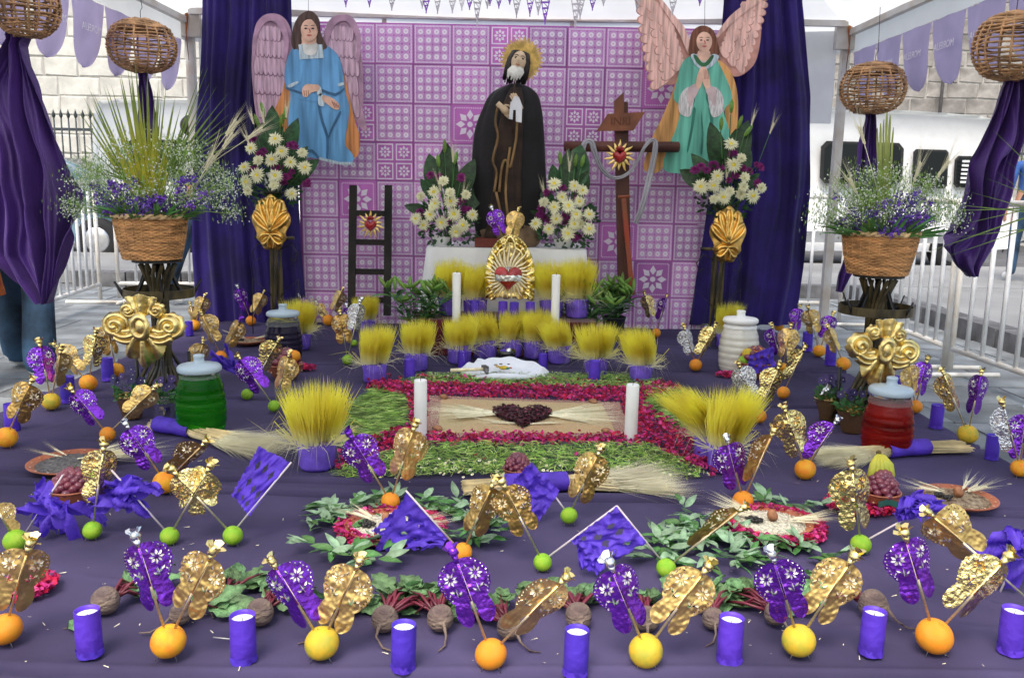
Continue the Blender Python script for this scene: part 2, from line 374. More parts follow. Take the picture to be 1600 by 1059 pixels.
# ---------------------------------------------------------------- people (one continuous skinned body each)
def person(name, label, loc, J, E, regions, mats, ry=0, extra=None):
    """J: joint -> (pos, radius); E: edges (a, b, material index)"""
    names = list(J); me = bpy.data.meshes.new('body'); me.from_pydata([J[k][0] for k in names], [(names.index(a), names.index(b)) for a, b, _ in E], [])
    tmp = bpy.data.objects.new('tmp', me); COL.objects.link(tmp)
    sk = tmp.modifiers.new('s', 'SKIN'); sk.use_smooth_shade = True
    for i, k in enumerate(names):
        r = J[k][1]; me.skin_vertices[0].data[i].radius = r if isinstance(r, tuple) else (r, r)
    me.skin_vertices[0].data[0].use_root = True
    sb = tmp.modifiers.new('b', 'SUBSURF'); sb.levels = 2
    dg = bpy.context.evaluated_depsgraph_get(); dg.update(); bm_ = bpy.data.meshes.new_from_object(tmp.evaluated_get(dg)); bpy.data.objects.remove(tmp)
    for m in mats: bm_.materials.append(m)
    P = {k: Vector(J[k][0]) for k in names}
    for f in bm_.polygons:
        best = 1e9; mi = 0
        for a, b, m in E:
            A, B = P[a], P[b]; d = B-A; tt = max(0, min(1, (f.center-A).dot(d)/max(d.length_squared, 1e-9))); dd = (f.center-A-d*tt).length
            if dd < best: best = dd; mi = m
        f.material_index = mi; f.use_smooth = True
    t = thing(name, label, 'person', loc, rot=(0, 0, ry)); o = inst('body', bm_, t)
    return t
m_skin = mat('skin', (.48, .26, .17), .5, var=.06); m_jean = mat('denim', (.022, .055, .105), .85, bump=.8, bs=14, var=.5, vs=4)
m_blue = mat('shirt_blue', (.03, .09, .30), .8, bump=.3, bs=15, var=.2); m_hair = mat('hair_dark', (.018, .012, .010), .5, bump=.4, bs=80)
m_tealc = mat('shirt_dark', (.02, .035, .045), .8, var=.2); m_shoe = mat('shoe_white', (.75, .75, .74), .5); m_teal = mat('shirt_white', (.7, .7, .7), .8)
m_flow = mat('dress_floral', (.65, .20, .03), .8, var=0, col2=(.25, .01, .02), vs=22, bump=.2)
def human(name, label, loc, ry, top, bottom, shoe, stride=.12, skirt=False, armbend=0.0, h=1.68, fl=0.0):
    s = h/1.68
    J = {'pel': ((0, 0, .92), (.15, .11)), 'wai': ((0, 0, 1.08), (.13, .10)), 'che': ((0, -.01, 1.28), (.16, .11)), 'nb': ((0, 0, 1.42), (.06, .06)), 'nk': ((0, -.01, 1.48), (.05, .05)),
         'h1': ((0, -.02, 1.56), (.078, .09)), 'h2': ((0, -.01, 1.64), (.07, .08)), 'hf': ((0, -.105, 1.555), (.015, .012))}
    E = [('pel', 'wai', 1), ('wai', 'che', 0), ('che', 'nb', 0), ('nb', 'nk', 2), ('nk', 'h1', 2), ('h1', 'h2', 3), ('h1', 'hf', 2)]
    for q, sx in (('l', -1), ('r', 1)):
        f = stride*sx
        J.update({'hip'+q: ((.09*sx, 0, .86), (.095, .10)), 'kn'+q: ((.10*sx, -f*.6, .48), (.065+fl*.4, .07+fl*.4)), 'an'+q: ((.10*sx, -f+.02, .10), (.05+fl, .055+fl)), 'to'+q: ((.11*sx, -f-.13, .045), (.042, .035)),
                  'sh'+q: ((.19*sx, 0, 1.37), (.06, .06)), 'el'+q: ((.24*sx, .02-armbend*.1, 1.10), (.043, .043)), 'wr'+q: ((.23*sx, -.06-armbend, .88), (.028, .026)),
                  'pa'+q: ((.225*sx, -.075-armbend, .81), (.022, .036))})
        E += [('pel', 'hip'+q, 1), ('hip'+q, 'kn'+q, 1), ('kn'+q, 'an'+q, 1), ('an'+q, 'to'+q, 4), ('che', 'sh'+q, 0), ('sh'+q, 'el'+q, 0), ('el'+q, 'wr'+q, 2), ('wr'+q, 'pa'+q, 2)]
        for k, (dy, ln) in enumerate(((-.028, .062), (-.010, .072), (.008, .068), (.024, .054))):
            a, b = 'f%d%s' % (k, q), 'g%d%s' % (k, q)
            J[a] = ((.222*sx, -.078-armbend+dy, .77), .008); J[b] = ((.215*sx, -.085-armbend+dy*1.1, .77-ln), .0075); E += [('pa'+q, a, 2), (a, b, 2)]
        J['t'+q] = ((.205*sx, -.125-armbend, .79), .009); E.append(('wr'+q, 't'+q, 2))
    J = {k: (tuple(x*s for x in v[0]), v[1]) for k, v in J.items()}
    t = person(name, label, loc, J, E, None, [top, bottom, m_skin, m_hair, shoe], ry)
    hr = MB(); hr.sphere((0, .012*s, 1.625*s), .098*s, 14, 10, sc=(.95, 1.05, 1.0), fn=lambda p: p if p.y > -.04 or p.z > .03 else Vector((p.x*.8, -.04+p.y*.2, p.z*.6+.02)))
    hr.build('hair', m_hair, t, world=False)
    for sx in (-1, 1):
        e = MB(); e.sphere((.03*sx*s, -.088*s-.012, 1.575*s), .011, 8, 6); e.build('eye', mat('eye_dark', (.02, .015, .01), .2), t, world=False)
    if skirt:
        k = MB(); k.lathe([(.13, 1.12), (.17, .98), (.20, .75), (.24, .50)], 28, fn=lambda p, a: Vector((p.x*(1+.06*sin(a*7)), p.y*.8*(1+.06*sin(a*7)), p.z*s))); k.build('skirt', m_flow, t, world=False)
    return t
human('person', 'person in flared blue jeans and white trainers behind left drape', (-2.84, 4.98, FZ), radians(200), m_tealc, m_jean, m_shoe, .24, fl=.045, h=1.52)
human('person', 'person in an orange and red floral dress at left edge', (-3.02, 4.62, FZ), radians(30), m_tealc, m_skin, m_shoe, .10, True)
human('person', 'person in white top and jeans walking behind left basket', (-2.93, 8.05, FZ), radians(100), m_teal, m_jean, m_shoe, .25)
human('person', 'person in blue shirt and jeans standing at the right kerb', (6.05, 10.3, FZ+.13), radians(175), m_blue, m_jean, m_shoe, .06)

# ---------------------------------------------------------------- tent
m_tent = mat('tent_fabric', (.84, .84, .83), .7, var=.04, vs=2, transl=.62, bump=.15, bs=6)
m_flap = mat('tent_flap', (.46, .40, .62), .7, var=.05, transl=.35)
m_tframe = mat('tent_frame', (.62, .61, .60), .5, bump=.15, var=.1, col2=(.50, .44, .38), vs=6)
m_rust = mat('rust', (.30, .10, .03), .8, var=.3)
TZ = 2.08; TX = 2.33; TY0 = 6.35; TY1 = 1.2
tt = thing('tent_canopy', 'white market tent canopy with lilac scalloped flaps over the altar', 'tent', (0, 4, FZ))
cn = MB(); ap = Vector((0, 3.9, 3.3)); hem = .16
cor = [Vector((-TX, TY0, TZ)), Vector((TX, TY0, TZ)), Vector((TX, TY1, TZ)), Vector((-TX, TY1, TZ))]
def roofP(a, b):
    def P(u, v):
        q = a.lerp(b, u).lerp(ap, v); q.z -= .10*sin(pi*u)*(1-v)*.6 + .08*sin(pi*v); return q
    return P
for i in range(4): cn.grid(roofP(cor[i], cor[(i+1) % 4]), 10, 8)
cn.build('roof', m_tent, tt)
vb = MB()
for i in range(4):
    a, b = cor[i], cor[(i+1) % 4]
    vb.grid(lambda u, v: a.lerp(b, u)+Vector((0, 0, -hem*v+.003*sin(u*60))), 24, 2)
vb.build('hem_band', m_tent, tt)
bk = MB(); bk.grid(lambda u, v: Vector((-TX+.1+(2*TX-.2)*u, TY0-.05+.03*sin(u*9)+.015*sin(u*31), TZ-.02-.62*v)), 60, 6); bk.build('back_sheet', mat('tent_back', (.82, .83, .85), .7, var=.03, transl=.5), tt)
for s in (-1, 1):
    for j, yy in enumerate([TY0-.02] + [TY1]):
        q = MB(); q.box((s*(TX-.03), yy, (FZ+TZ)/2), (.055, .055, TZ-FZ-.02)); q.build('leg', m_tframe, tt, False)
    q = MB(); q.box((s*(TX-.03), (TY0+TY1)/2, TZ-.03), (.04, TY0-TY1-.1, .04)); q.build('side_beam', m_tframe, tt, False)
q = MB(); q.box((0, TY0-.14, TZ+.02), (2*TX-.15, .04, .04)); q.build('back_beam', m_tframe, tt, False)
for px in (599, 895): a = at(px, 15, 6.2); q = MB(); q.box((a.x, 6.24, TZ-.30), (.03, .008, .6)); q.build('seam', mat('seam_beige', (.55, .52, .45), .8), tt, False)
for s in (-1, 1):
    q = MB(); q.box((s*(TX-.05), TY0-.08, TZ-.06), (.16, .05, .16)); q.build('corner_bracket', m_tframe, tt, False)
    q = MB(); q.tube([(s*(TX-.05), TY0-.115, TZ+.01), (s*(TX-.04), TY0-.115, TZ-.12), (s*(TX-.05), TY0-.115, TZ-.3)], [.012, .004, .002]); q.build('rust_streak', m_rust, tt)
def flap(pa, pb, ln, txt=None, out=1):
    """scalloped flap between two points of the hem"""
    def P(u, v):
        w = (1-.14*v)*sqrt(max(.0, 1-max(0, (v-.5)/.5)**2.4)); w = max(w, .04)
        c = pa.lerp(pb, .5+(u-.5)*w); l = ln
        return c+Vector((out*(.05*v*v+.008*sin(u*9+v*3)), 0, -l*v))
    q = MB(); q.grid(P, 8, 22); f = q.build('flap', m_flap, tt)
    if txt:
        cu = bpy.data.curves.new('lettering', 'FONT'); cu.body = txt;  cu.size = .055; cu.align_x = 'CENTER'; cu.extrude = .0005
        cu.materials.append(mat('lettering_white', (.72, .70, .80), .7, var=0))
        if 'txt' not in _M:
            to = bpy.data.objects.new('t', cu); COL.objects.link(to); _M['txt'] = bpy.data.meshes.new_from_object(to.evaluated_get(bpy.context.evaluated_depsgraph_get())); bpy.data.objects.remove(to)
        o = inst('lettering', _M['txt'], f)
        c = pa.lerp(pb, .5)+Vector((-out*.012+out*.012, 0, -ln*.48))-tt.location
        # reads correctly from outside, mirrored from inside the tent
        o.matrix_basis = Matrix.Translation(c+Vector((-out*.012, 0, 0))) @ Matrix.Rotation(out*pi/2, 4, 'Z') @ Matrix.Rotation(pi/2, 4, 'X')
y = TY0-.10; k = 0
while y > TY1+.2:
    w = .37
    for s in (-1, 1): flap(Vector((s*TX, y, TZ-hem)), Vector((s*TX, y-w, TZ-hem)), .36, 'MORELIA' if k < 7 else None, s)
    y -= w+.012; k += 1

# ---------------------------------------------------------------- purple cloth platform
sl_ = MB(); PX0, PX1, PY0, PY1 = -2.13, 1.84, 1.05, 6.05
EDG = [gp(0, 705).y, gp(800, 758).y, gp(800, 545).y, gp(1300, 600).y]
def clothP(u, v):
    x = PX0+(PX1-PX0)*u; y = PY0+(PY1-PY0)*v; z = 0
    for k, (y0, sl, hh) in enumerate(((2.62, -.03, .012), (2.72, -.05, .008), (3.85, .02, .010), (4.62, .01, .009), (3.2, .03, .005), (5.3, .0, .008), (1.62, .0, .006))):
        yy = y0+sl*x+.02*sin(x*2.3+k); z += hh*1.3*math.exp(-((y-yy)/.015)**2)*(.65+.5*noise.noise(Vector((x*1.7, k*3.3, 0))))
        z -= hh*3.4*math.exp(-((y-yy+.024)/.010)**2)
    z += .007*noise.noise(Vector((x*2.2, y*4, 1)))+.004*abs(noise.noise(Vector((x*1.3+y*.6, y*7, 9))))+.0015*noise.noise(Vector((x*9, y*11, 4)))
    for k in range(22):      # short diagonal creases
        rx, ry_ = (k*1.37) % 3.7-1.9, 1.4+(k*.83) % 3.4; a = k*.9; dx, dy = x-rx, y-ry_; p1 = dx*cos(a)+dy*sin(a); p2 = -dx*sin(a)+dy*cos(a)
        z += (.0055+.003*(k % 3))*math.exp(-((p2-.02*sin(p1*9+k))/.010)**2-(p1/(.14+.05*(k % 4)))**2)
    return Vector((x, y, z-.004))
sl_.grid(clothP, 300, 900)
def side(a, b):
    return lambda u, v: clothP(*[a[i]+(b[i]-a[i])*u for i in range(2)])+Vector(((-1 if a[0] == b[0] == 0 else 1 if a[0] == b[0] == 1 else 0)*(.02*v+.01*v*sin(u*50)), (-1 if a[1] == b[1] == 0 else 1 if a[1] == b[1] == 1 else 0)*(.02*v+.01*v*sin(u*50)), -(.15)*v-.003))
for a, b in (((0, 0), (1, 0)), ((1, 0), (1, 1)), ((0, 0), (0, 1))): sl_.grid(side(a, b), 120, 4)
pl = thing('altar_platform', 'low wooden platform draped in dark purple cloth', 'platform', (0, 3.6, FZ))
sl_.build('cloth', m_cloth, pl)
q = MB(); q.box((-.145, 3.55, -.12), (3.90, 4.92, .10)); q.build('deck', mat('deck_wood', (.25, .17, .1), .8), pl, False)

# ---------------------------------------------------------------- curtains
def curtain(label, rows, Y, folds, m, seed, name='curtain', nu=110, nv=60, amp=.038, cat='curtain', wob=.08):
    """rows: (py, pxleft, pxright); pleated cloth whose outline follows them at distance Y"""
    t = [r[0] for r in rows]
    def lr(v):
        py = t[0]+(t[-1]-t[0])*v
        for i in range(len(rows)-1):
            if rows[i][0] <= py <= rows[i+1][0]:
                q = (py-rows[i][0])/(rows[i+1][0]-rows[i][0]); return py, rows[i][1]+(rows[i+1][1]-rows[i][1])*q, rows[i][2]+(rows[i+1][2]-rows[i][2])*q
        return py, rows[-1][1], rows[-1][2]
    rr = random.Random(seed); ph = [rr.uniform(0, 6.3) for _ in range(5)]
    def P(u, v):
        py, a, b = lr(v); uu = u
        p = at(a+(b-a)*uu, py, Y)
        u = u+wob*noise.noise(Vector((u*1.5, v*2.5, seed+11)))+wob*.5*noise.noise(Vector((u*3, v*4, seed+31)))
        d = amp*(sin(folds*2*pi*u+ph[0]+1.2*sin(v*2+ph[1]))*.6+.35*sin(folds*3.3*pi*u+ph[2]+v*1.5)+.2*sin(folds*6.1*pi*u+ph[3]))
        d *= .5+.5*noise.noise(Vector((u*3, v*2.2, seed)))+.3
        p.y += d+amp*.5*noise.noise(Vector((u*6, v*5, seed+5))); return p
    q = MB(); q.grid(P, nu, nv); o = q.build(name, m); return tag(o, label, cat)
curtain('tall purple velvet curtain hanging behind the blue robed angel', [(-40, 316, 455), (100, 312, 458), (230, 302, 464), (400, 300, 472), (503, 306, 482)], 5.93, 4.5, m_velvet, 3)
curtain('tall purple velvet curtain hanging behind the green robed angel', [(-40, 1133, 1253), (0, 1132, 1253), (150, 1118, 1268), (300, 1108, 1266), (420, 1092, 1256), (508, 1078, 1243)], 5.93, 4, m_velvet, 8)

# ---------------------------------------------------------------- cut paper backdrop
m_mag = mat('paper_magenta', (.54, .17, .55), .7, var=.10, vs=3, objvar=.22)
m_lace = mat('paper_lilac', (.88, .78, .94), .7, var=.05, vs=5, objvar=.08)
m_pink = mat('paper_pink', (.76, .48, .82), .7, var=.05, vs=5, objvar=.12)
bx0 = at(470, 270, 6.0); bz = at(470, 33, 6.0).z; pit = (at(1057, 270, 6.0).x-bx0.x)/10
bd = thing('paper_backdrop', 'magenta cut paper backdrop of lacy squares and star flowers', 'backdrop', (0, 6.0, 0))
q = MB(); q.box((bx0.x+pit*5.3, 6.03, bz-pit*4.05+.0), (pit*10.75, .012, pit*8.12)); q.build('backing', mat('backing_magenta', (.46, .12, .47), .7, var=.05), bd, False)
def disc(mb, x, z, r, y, mi, n=8):
    mb.add([(x+r*cos(2*pi*i/n), y, z+r*sin(2*pi*i/n)) for i in range(n)], [tuple(range(n-1, -1, -1))], mi)
def quad(mb, x0, z0, x1, z1, y, mi): mb.add([(x0, y, z0), (x1, y, z0), (x1, y, z1), (x0, y, z1)], [(0, 1, 2, 3)], mi)
def petal(mb, x, z, a, r0, r1, w, y, mi):
    c, s = cos(a), sin(a); f = lambda u, v: (x+u*c-v*s, y, z+u*s+v*c)
    mb.add([f(r0, 0), f(r0+(r1-r0)*.45, -w), f(r1, 0), f(r0+(r1-r0)*.45, w)], [(0, 3, 2, 1)], mi)
def tileA(half=False):
    w = pit; mb = MB(); quad(mb, .001, .001, w-.001, w-.001, 0, 0)
    n = 4; m0 = w*.085; st = (w-2*m0)/n
    quad(mb, m0*.5, m0*.5, w-m0*.5, w-m0*.5, -.001, 2)
    for i in range(n):
        for j in range(n):
            x = m0+(i+.5)*st; z = m0+(j+.5)*st
            disc(mb, x, z, st*.42, -.002, 0, 10); disc(mb, x, z, st*.36, -.003, 1, 10); disc(mb, x, z, st*.07, -.004, 0, 6)
            for k in range(4): a = pi/4+k*pi/2; petal(mb, x+st*.5*sqrt(2)*cos(a), z+st*.5*sqrt(2)*sin(a), a+pi, 0, st*.22, st*.05, -.0025, 0)
    for i in range(n+1):
        x = m0+i*st; quad(mb, x-.0014, m0, x+.0014, w-m0, -.0028, 0); quad(mb, m0, x-.0014, w-m0, x+.0014, -.0029, 0)
    e = 26
    for i in range(e):
        x = .008+(w-.016)*(i+.5)/e; d = (w-.016)/e*.28
        for z in (.007, w-.016): quad(mb, x-d, z, x+d, z+.010, -.0015, 1); quad(mb, z, x-d, z+.010, x+d, -.0016, 1)
    return mb.mesh('paper_square', [m_mag, m_lace, m_pink], False)
def flower(mb, cx, cz, s, mi=1):
    for k in range(8): petal(mb, cx, cz, k*pi/4+pi/8*0, s*.16, s*.5, s*.115, -.002, mi)
    disc(mb, cx, cz, s*.10, -.0025, mi, 8)
def frame(mb, x0, z0, w, dots):
    n = dots
    for i in range(n):
        t = (i+.5)/n*w; d = w/n*.30
        for (x, z) in ((x0+t, z0), (x0+t, z0+w), (x0, z0+t), (x0+w, z0+t)): disc(mb, x, z, d, -.0015, 1, 6)
def tileC():
    mb = MB(); quad(mb, .001, .001, pit-.001, pit-.001, 0, 0); flower(mb, pit/2, pit/2, pit*.76); frame(mb, pit*.08, pit*.08, pit*.84, 14); return mb.mesh('paper_square', [m_mag, m_lace, m_pink], False)
def tileB():
    mb = MB(); quad(mb, .001, .001, pit-.001, pit-.001, 0, 0); h = pit/2
    for i in (0, 1):
        for j in (0, 1):
            flower(mb, h*(i+.5), h*(j+.5), h*.66)
            a, b = h*i+h*.07, h*j+h*.07; e = h*.86
            for (x0, z0, x1, z1) in ((a, b, a+e, b+.008), (a, b+e-.008, a+e, b+e), (a, b+.008, a+.008, b+e-.008), (a+e-.008, b+.008, a+e, b+e-.008)): quad(mb, x0, z0, x1, z1, -.0015, 1)
    return mb.mesh('paper_square', [m_mag, m_lace, m_pink], False)
TA, TB, TC = tileA(), tileB(), tileC()
special = {(2, 4): TC, (1, 9): TC, (4, 1): TC, (6, 9): TC, (5, 8): TC, (0, 5): TB, (2, 7): TB, (3, 2): TB, (2, 1): TB, (7, 3): TC, (0, 0): TB}
for r_ in range(8):
    for c_ in range(-0, 11):
        inst('paper_square', special.get((r_, c_), TA), bd, (bx0.x+c_*pit+rnd(-.002, .002), .008+rnd(-.004, .002), bz-(r_+1)*pit-.005), (rnd(-.012, .004), rnd(-.006, .006), 0))

# hanging paper points at the top of the tent
pg = 'paper points strung under the tent roof'
def pennant(px, py, ln, w, col, k):
    p = at(px, py, 4.9); q = MB(); m = mat('pennant_lilac', (.22, .06, .50), .7) if col == 'p' else mat('pennant_grey', (.50, .47, .52), .7)
    n = 7; a = rnd(-.6, .6); ca, sa = cos(a), sin(a)
    for i in range(n):      # lacy strip narrowing to a point: two edges, cross bars
        z0, z1 = ln*i/n, ln*(i+1)/n; w0, w1 = w*(1-i/n)/2, w*(1-(i+1)/n)/2; t = w*.09
        for s in (-1, 1): q.add([(s*w0*ca, s*w0*sa, -z0), ((s*w0-s*t)*ca, (s*w0-s*t)*sa, -z0), ((s*w1-s*t*.5)*ca, s*w1*sa, -z1), (s*w1*ca, s*w1*sa, -z1)], [(0, 1, 2, 3)])
        if i < n-1: q.add([(-w0*ca, -w0*sa, -z0), (w0*ca, w0*sa, -z0), (w0*ca, w0*sa, -z0-ln*.045), (-w0*ca, -w0*sa, -z0-ln*.045)], [(0, 1, 2, 3)]); q.add([(-w0*ca, -w0*sa, -z0), (w1*ca, w1*sa, -z1), (w1*ca-t, w1*sa, -z1), (-w0*ca+t, -w0*sa, -z0)], [(0, 3, 2, 1)])
    q.v = [(x+p.x, y+p.y, z+p.z) for x, y, z in q.v]
    o = q.build('paper_point', m, None, False); side = 'tip level with' if py+ln > 0 else 'above'
    return o
pdat = [(540, 10, 'p'), (577, 10, 'p'), (612, 15, 'g'), (666, 19, 'p'), (660, 12, 'g'), (684, 20, 'g'), (707, 19, 'g'), (722, 15, 'g'), (734, 14, 'p'), (746, 38, 'g'), (762, 12, 'g'), (766, 8, 'p'), (780, 12, 'p'), (797, 6, 'p'), (808, 26, 'g'), (829, 24, 'p'), (842, 22, 'g'), (853, 36, 'p'), (901, 42, 'g'), (908, 28, 'g'), (927, 15, 'p'), (944, 8, 'g'), (997, 18, 'g'), (1053, 22, 'g'), (1095, 8, 'p')]
ords = ['first', 'second', 'third', 'fourth', 'fifth', 'sixth', 'seventh', 'eighth', 'ninth', 'tenth', 'eleventh', 'twelfth', 'thirteenth', 'fourteenth', 'fifteenth', 'sixteenth']
ct = {'p': 0, 'g': 0}
for px, tip, c in sorted(pdat):
    o = pennant(px, -25, (tip+25)*mpp(at(px, 0, 4.9)), .085, c, 0)
    tag(o, '%s of the %s lace paper points hanging from the tent, counted from left' % (ords[ct[c]], 'purple' if c == 'p' else 'pale grey'), 'bunting', pg); ct[c] += 1
# ================================================================ PAINTED ANGEL BOARDS
def flat(mb, pts, Y, off, mi=0, th=.0035, smooth=4):
    """painted shape given by outline points, cut out as a thin layer standing proud of the board"""
    pp = spline(pts, smooth) if smooth else pts
    A = [at(x, y, Y) for x, y in pp]
    A = [Vector((p.x, Y-off, p.z)) for p in A]; mb.prism(A, (0, th, 0), mi)
def paint(name, c, fold=0, ang=0, dark=.55):
    if name in _M: return _M[name]
    m = mat(name, c, .55, var=.18, vs=9, bump=.05)
    if fold:
        n = m.node_tree.nodes; l = m.node_tree.links; b = n['Principled BSDF']; tc = n.new('ShaderNodeTexCoord'); mp = n.new('ShaderNodeMapping')
        mp.inputs['Rotation'].default_value = (0, ang, 0); l.new(tc.outputs['Object'], mp.inputs[0])
        w = n.new('ShaderNodeTexNoise'); w.inputs['Scale'].default_value = 1; w.inputs['Detail'].default_value = 2; mp.inputs['Scale'].default_value = (fold*2.2, 1, fold*.22)
        rp = n.new('ShaderNodeMapRange'); rp.inputs[1].default_value = .32; rp.inputs[2].default_value = .62
        l.new(mp.outputs[0], w.inputs['Vector']); mx = n.new('ShaderNodeMix'); mx.data_type = 'RGBA'
        mx.inputs[6].default_value = tuple(x*dark for x in c)+(1,); mx.inputs[7].default_value = tuple(min(1, x*1.35+.02) for x in c)+(1,)
        l.new(w.outputs[0], rp.inputs[0]); l.new(rp.outputs[0], mx.inputs[0]); l.new(mx.outputs[2], b.inputs['Base Color'])
    return m
m_line = mat('paint_outline', (.03, .02, .03), .6, var=0)
pw1 = paint('paint_wing_mauve', (.42, .25, .36)); pw1b = paint('paint_wing_mauve_dark', (.25, .13, .21)); pw1c = paint('paint_feather_mauve', (.50, .33, .43), 25, .1, .7)
pb = paint('paint_robe_blue', (.10, .30, .56), 9, .12, .62); por = paint('paint_cape_orange', (.55, .21, .06), 14, .25, .45); ph = paint('paint_hair_brown', (.06, .025, .018), 20, 0, .5)
psk = paint('paint_skin', (.78, .48, .36)); psk2 = paint('paint_skin_line', (.30, .10, .08)); plc = paint('paint_lace', (.42, .52, .58), 40, .8, .8)
pw2 = paint('paint_wing_pink', (.55, .27, .22)); pw2c = paint('paint_feather_pink', (.72, .44, .38), 25, .1, .72); pgr = paint('paint_robe_green', (.12, .45, .34), 9, .1, .66)
pye = paint('paint_cape_ochre', (.60, .30, .09), 13, -.35, .5); ph2 = paint('paint_hair_auburn', (.17, .05, .02), 20, 0, .5); pgd = paint('paint_green_dark', (.03, .14, .05))
board = mat('board_edge', (.28, .2, .12), .8)
def feathers(t, wing, rows, Y, mA, mB_, up, wdt, ln, mo):
    """rows of overlapping painted feathers; rows = [(p0,p1,n,dir)]"""
    for (p0, p1, n, d, L_) in rows:
        mb = MB()
        for i in range(n):
            u = (i+.5)/n; x = p0[0]+(p1[0]-p0[0])*u; y = p0[1]+(p1[1]-p0[1])*u; a = d[0]+(d[1]-d[0])*u
            dx, dy = sin(a), cos(a); w = max(2.5, abs(p1[0]-p0[0])/n*.62+abs(p1[1]-p0[1])/n*.62)
            def pt(s, v): return (x+dx*s*L_+dy*v*w, y+dy*s*L_-dx*v*w)
            flat(mb, [pt(0, -.8), pt(.6, -1.0), pt(.92, -.62), pt(1, 0), pt(.92, .62), pt(.6, 1.0), pt(0, .8)], Y, mo[0]+(i % 2)*.0009, 1, .001, 2)
            flat(mb, [pt(-.02, -.65), pt(.6, -.84), pt(.88, -.5), pt(.94, 0), pt(.88, .5), pt(.6, .84), pt(-.02, .65)], Y, mo[0]+.0018+(i % 2)*.0009, 0, .001, 2)
        fixn(mb.build('feather_row', [mA, mB_], t)); mo[0] += .0025
def face(t, c, r, tilt, hair, skin, brow):
    cx_, cy_ = c
    fb = MB(); flat(fb, [(cx_+r*.78*cos(a)+0*sin(a), cy_+r*sin(a)*(1.08 if sin(a) > 0 else .95)) for a in [i*pi/6 for i in range(12)]], AY, .030, 0, .006); fixn(fb.build('face', skin, t))
    ft = MB()
    for s in (-1, 1):
        flat(ft, [(cx_+s*r*.32-r*.16, cy_-r*.10), (cx_+s*r*.32, cy_-r*.19), (cx_+s*r*.32+r*.16, cy_-r*.10), (cx_+s*r*.32, cy_-r*.03)], AY, .0315, 0, .001, 2)
        flat(ft, [(cx_+s*r*.32-r*.22, cy_-r*.33), (cx_+s*r*.32, cy_-r*.43), (cx_+s*r*.32+r*.22, cy_-r*.33), (cx_+s*r*.32, cy_-r*.36)], AY, .0315, 0, .001, 2)
    flat(ft, [(cx_-r*.08, cy_-r*.1), (cx_+r*.05, cy_-r*.05), (cx_+r*.14, cy_+r*.24), (cx_-r*.10, cy_+r*.28), (cx_+r*.04, cy_+r*.2)], AY, .0315, 1, .001, 2)
    flat(ft, [(cx_-r*.26, cy_+r*.50), (cx_, cy_+r*.43), (cx_+r*.26, cy_+r*.50), (cx_, cy_+r*.62)], AY, .0315, 1, .001, 2)
    fixn(ft.build('face_features', [brow, mat('paint_lip', (.45, .10, .09), .6)], t))
AY = 5.74
pcf = paint('paint_lace_grey', (.60, .58, .58), 70, .5, .6); pmv = paint('paint_inner_sleeve', (.60, .46, .47))
# ---- left angel, blue robe
c = at(490, 250, AY); an = thing('angel_cutout', 'painted wooden angel in blue robe with mauve wings, arms crossed', 'angel figure', (c.x, AY, c.z))
wl = [(396, 62), (400, 38), (413, 24), (432, 22), (447, 32), (455, 52), (458, 78), (450, 105), (438, 130), (430, 165), (412, 192), (402, 186), (396, 150), (393, 100)]
wr_ = [(504, 75), (510, 40), (522, 26), (537, 25), (550, 38), (560, 62), (566, 100), (568, 145), (567, 172), (573, 203), (563, 200), (550, 178), (535, 150), (515, 105)]
for w in (wl, wr_):
    q = MB(); flat(q, w, AY, 0, 0, .012); o = fixn(q.build('wing', pw1, an))
for (w, sgn) in ((wl, -1), (wr_, 1)):
    cx_ = 425 if sgn < 0 else 538
    mo = [.0015]
    feathers(an, None, [((cx_-24, 150), (cx_+14 if sgn < 0 else cx_+22, 150), 5, (-.1*sgn, .12*sgn), 36), ((cx_-27, 118), (cx_+20, 122), 6, (0, .1), 30), ((cx_-27, 88), (cx_+22, 92), 7, (0, .08), 30), ((cx_-24, 62), (cx_+20, 66), 7, (0, .05), 28), ((cx_-20, 42), (cx_+14, 45), 6, (0, 0), 22)], AY, pw1c, pw1b, 0, 0, 0, mo)
    q = MB(); arc = [(cx_-30, 95), (cx_-28, 55), (cx_-16, 30), (cx_+4, 24), (cx_+18, 34), (cx_+27, 62), (cx_+24, 95), (cx_+19, 95), (cx_+20, 64), (cx_+11, 42), (cx_+2, 34), (cx_-11, 38), (cx_-22, 60), (cx_-26, 95)]
    flat(q, arc, AY, .016, 0, .0015); fixn(q.build('wing_arch', pw1, an))
q = MB(); flat(q, [(452, 112), (440, 150), (420, 196), (428, 208), (450, 215), (470, 190), (462, 130)], AY, .018, 0, .004); flat(q, [(526, 88), (538, 115), (546, 150), (556, 192), (563, 214), (560, 243), (548, 244), (533, 222), (536, 170), (524, 120)], AY, .018, 0, .004); fixn(q.build('cape', por, an))
q = MB(); flat(q, [(466, 72), (452, 88), (446, 118), (449, 138), (455, 148), (452, 200), (468, 238), (490, 247), (515, 250), (538, 256), (552, 252), (551, 240), (540, 225), (545, 190), (546, 165), (540, 142), (534, 100), (520, 78), (500, 70)], AY, .022, 0, .010); fixn(q.build('robe', pb, an))
q = MB()   # sleeves and painted folds
flat(q, [(466, 78), (452, 90), (446, 118), (450, 136), (462, 137), (472, 128), (474, 100)], AY, .0245, 0, .002); flat(q, [(508, 78), (524, 88), (536, 112), (539, 136), (530, 146), (508, 142), (496, 130), (512, 124), (505, 100)], AY, .0245, 0, .002)
flat(q, [(462, 140), (480, 146), (505, 148), (503, 158), (480, 158), (462, 152)], AY, .0250, 0, .002); fixn(q.build('sleeve', pb, an))
q = MB()
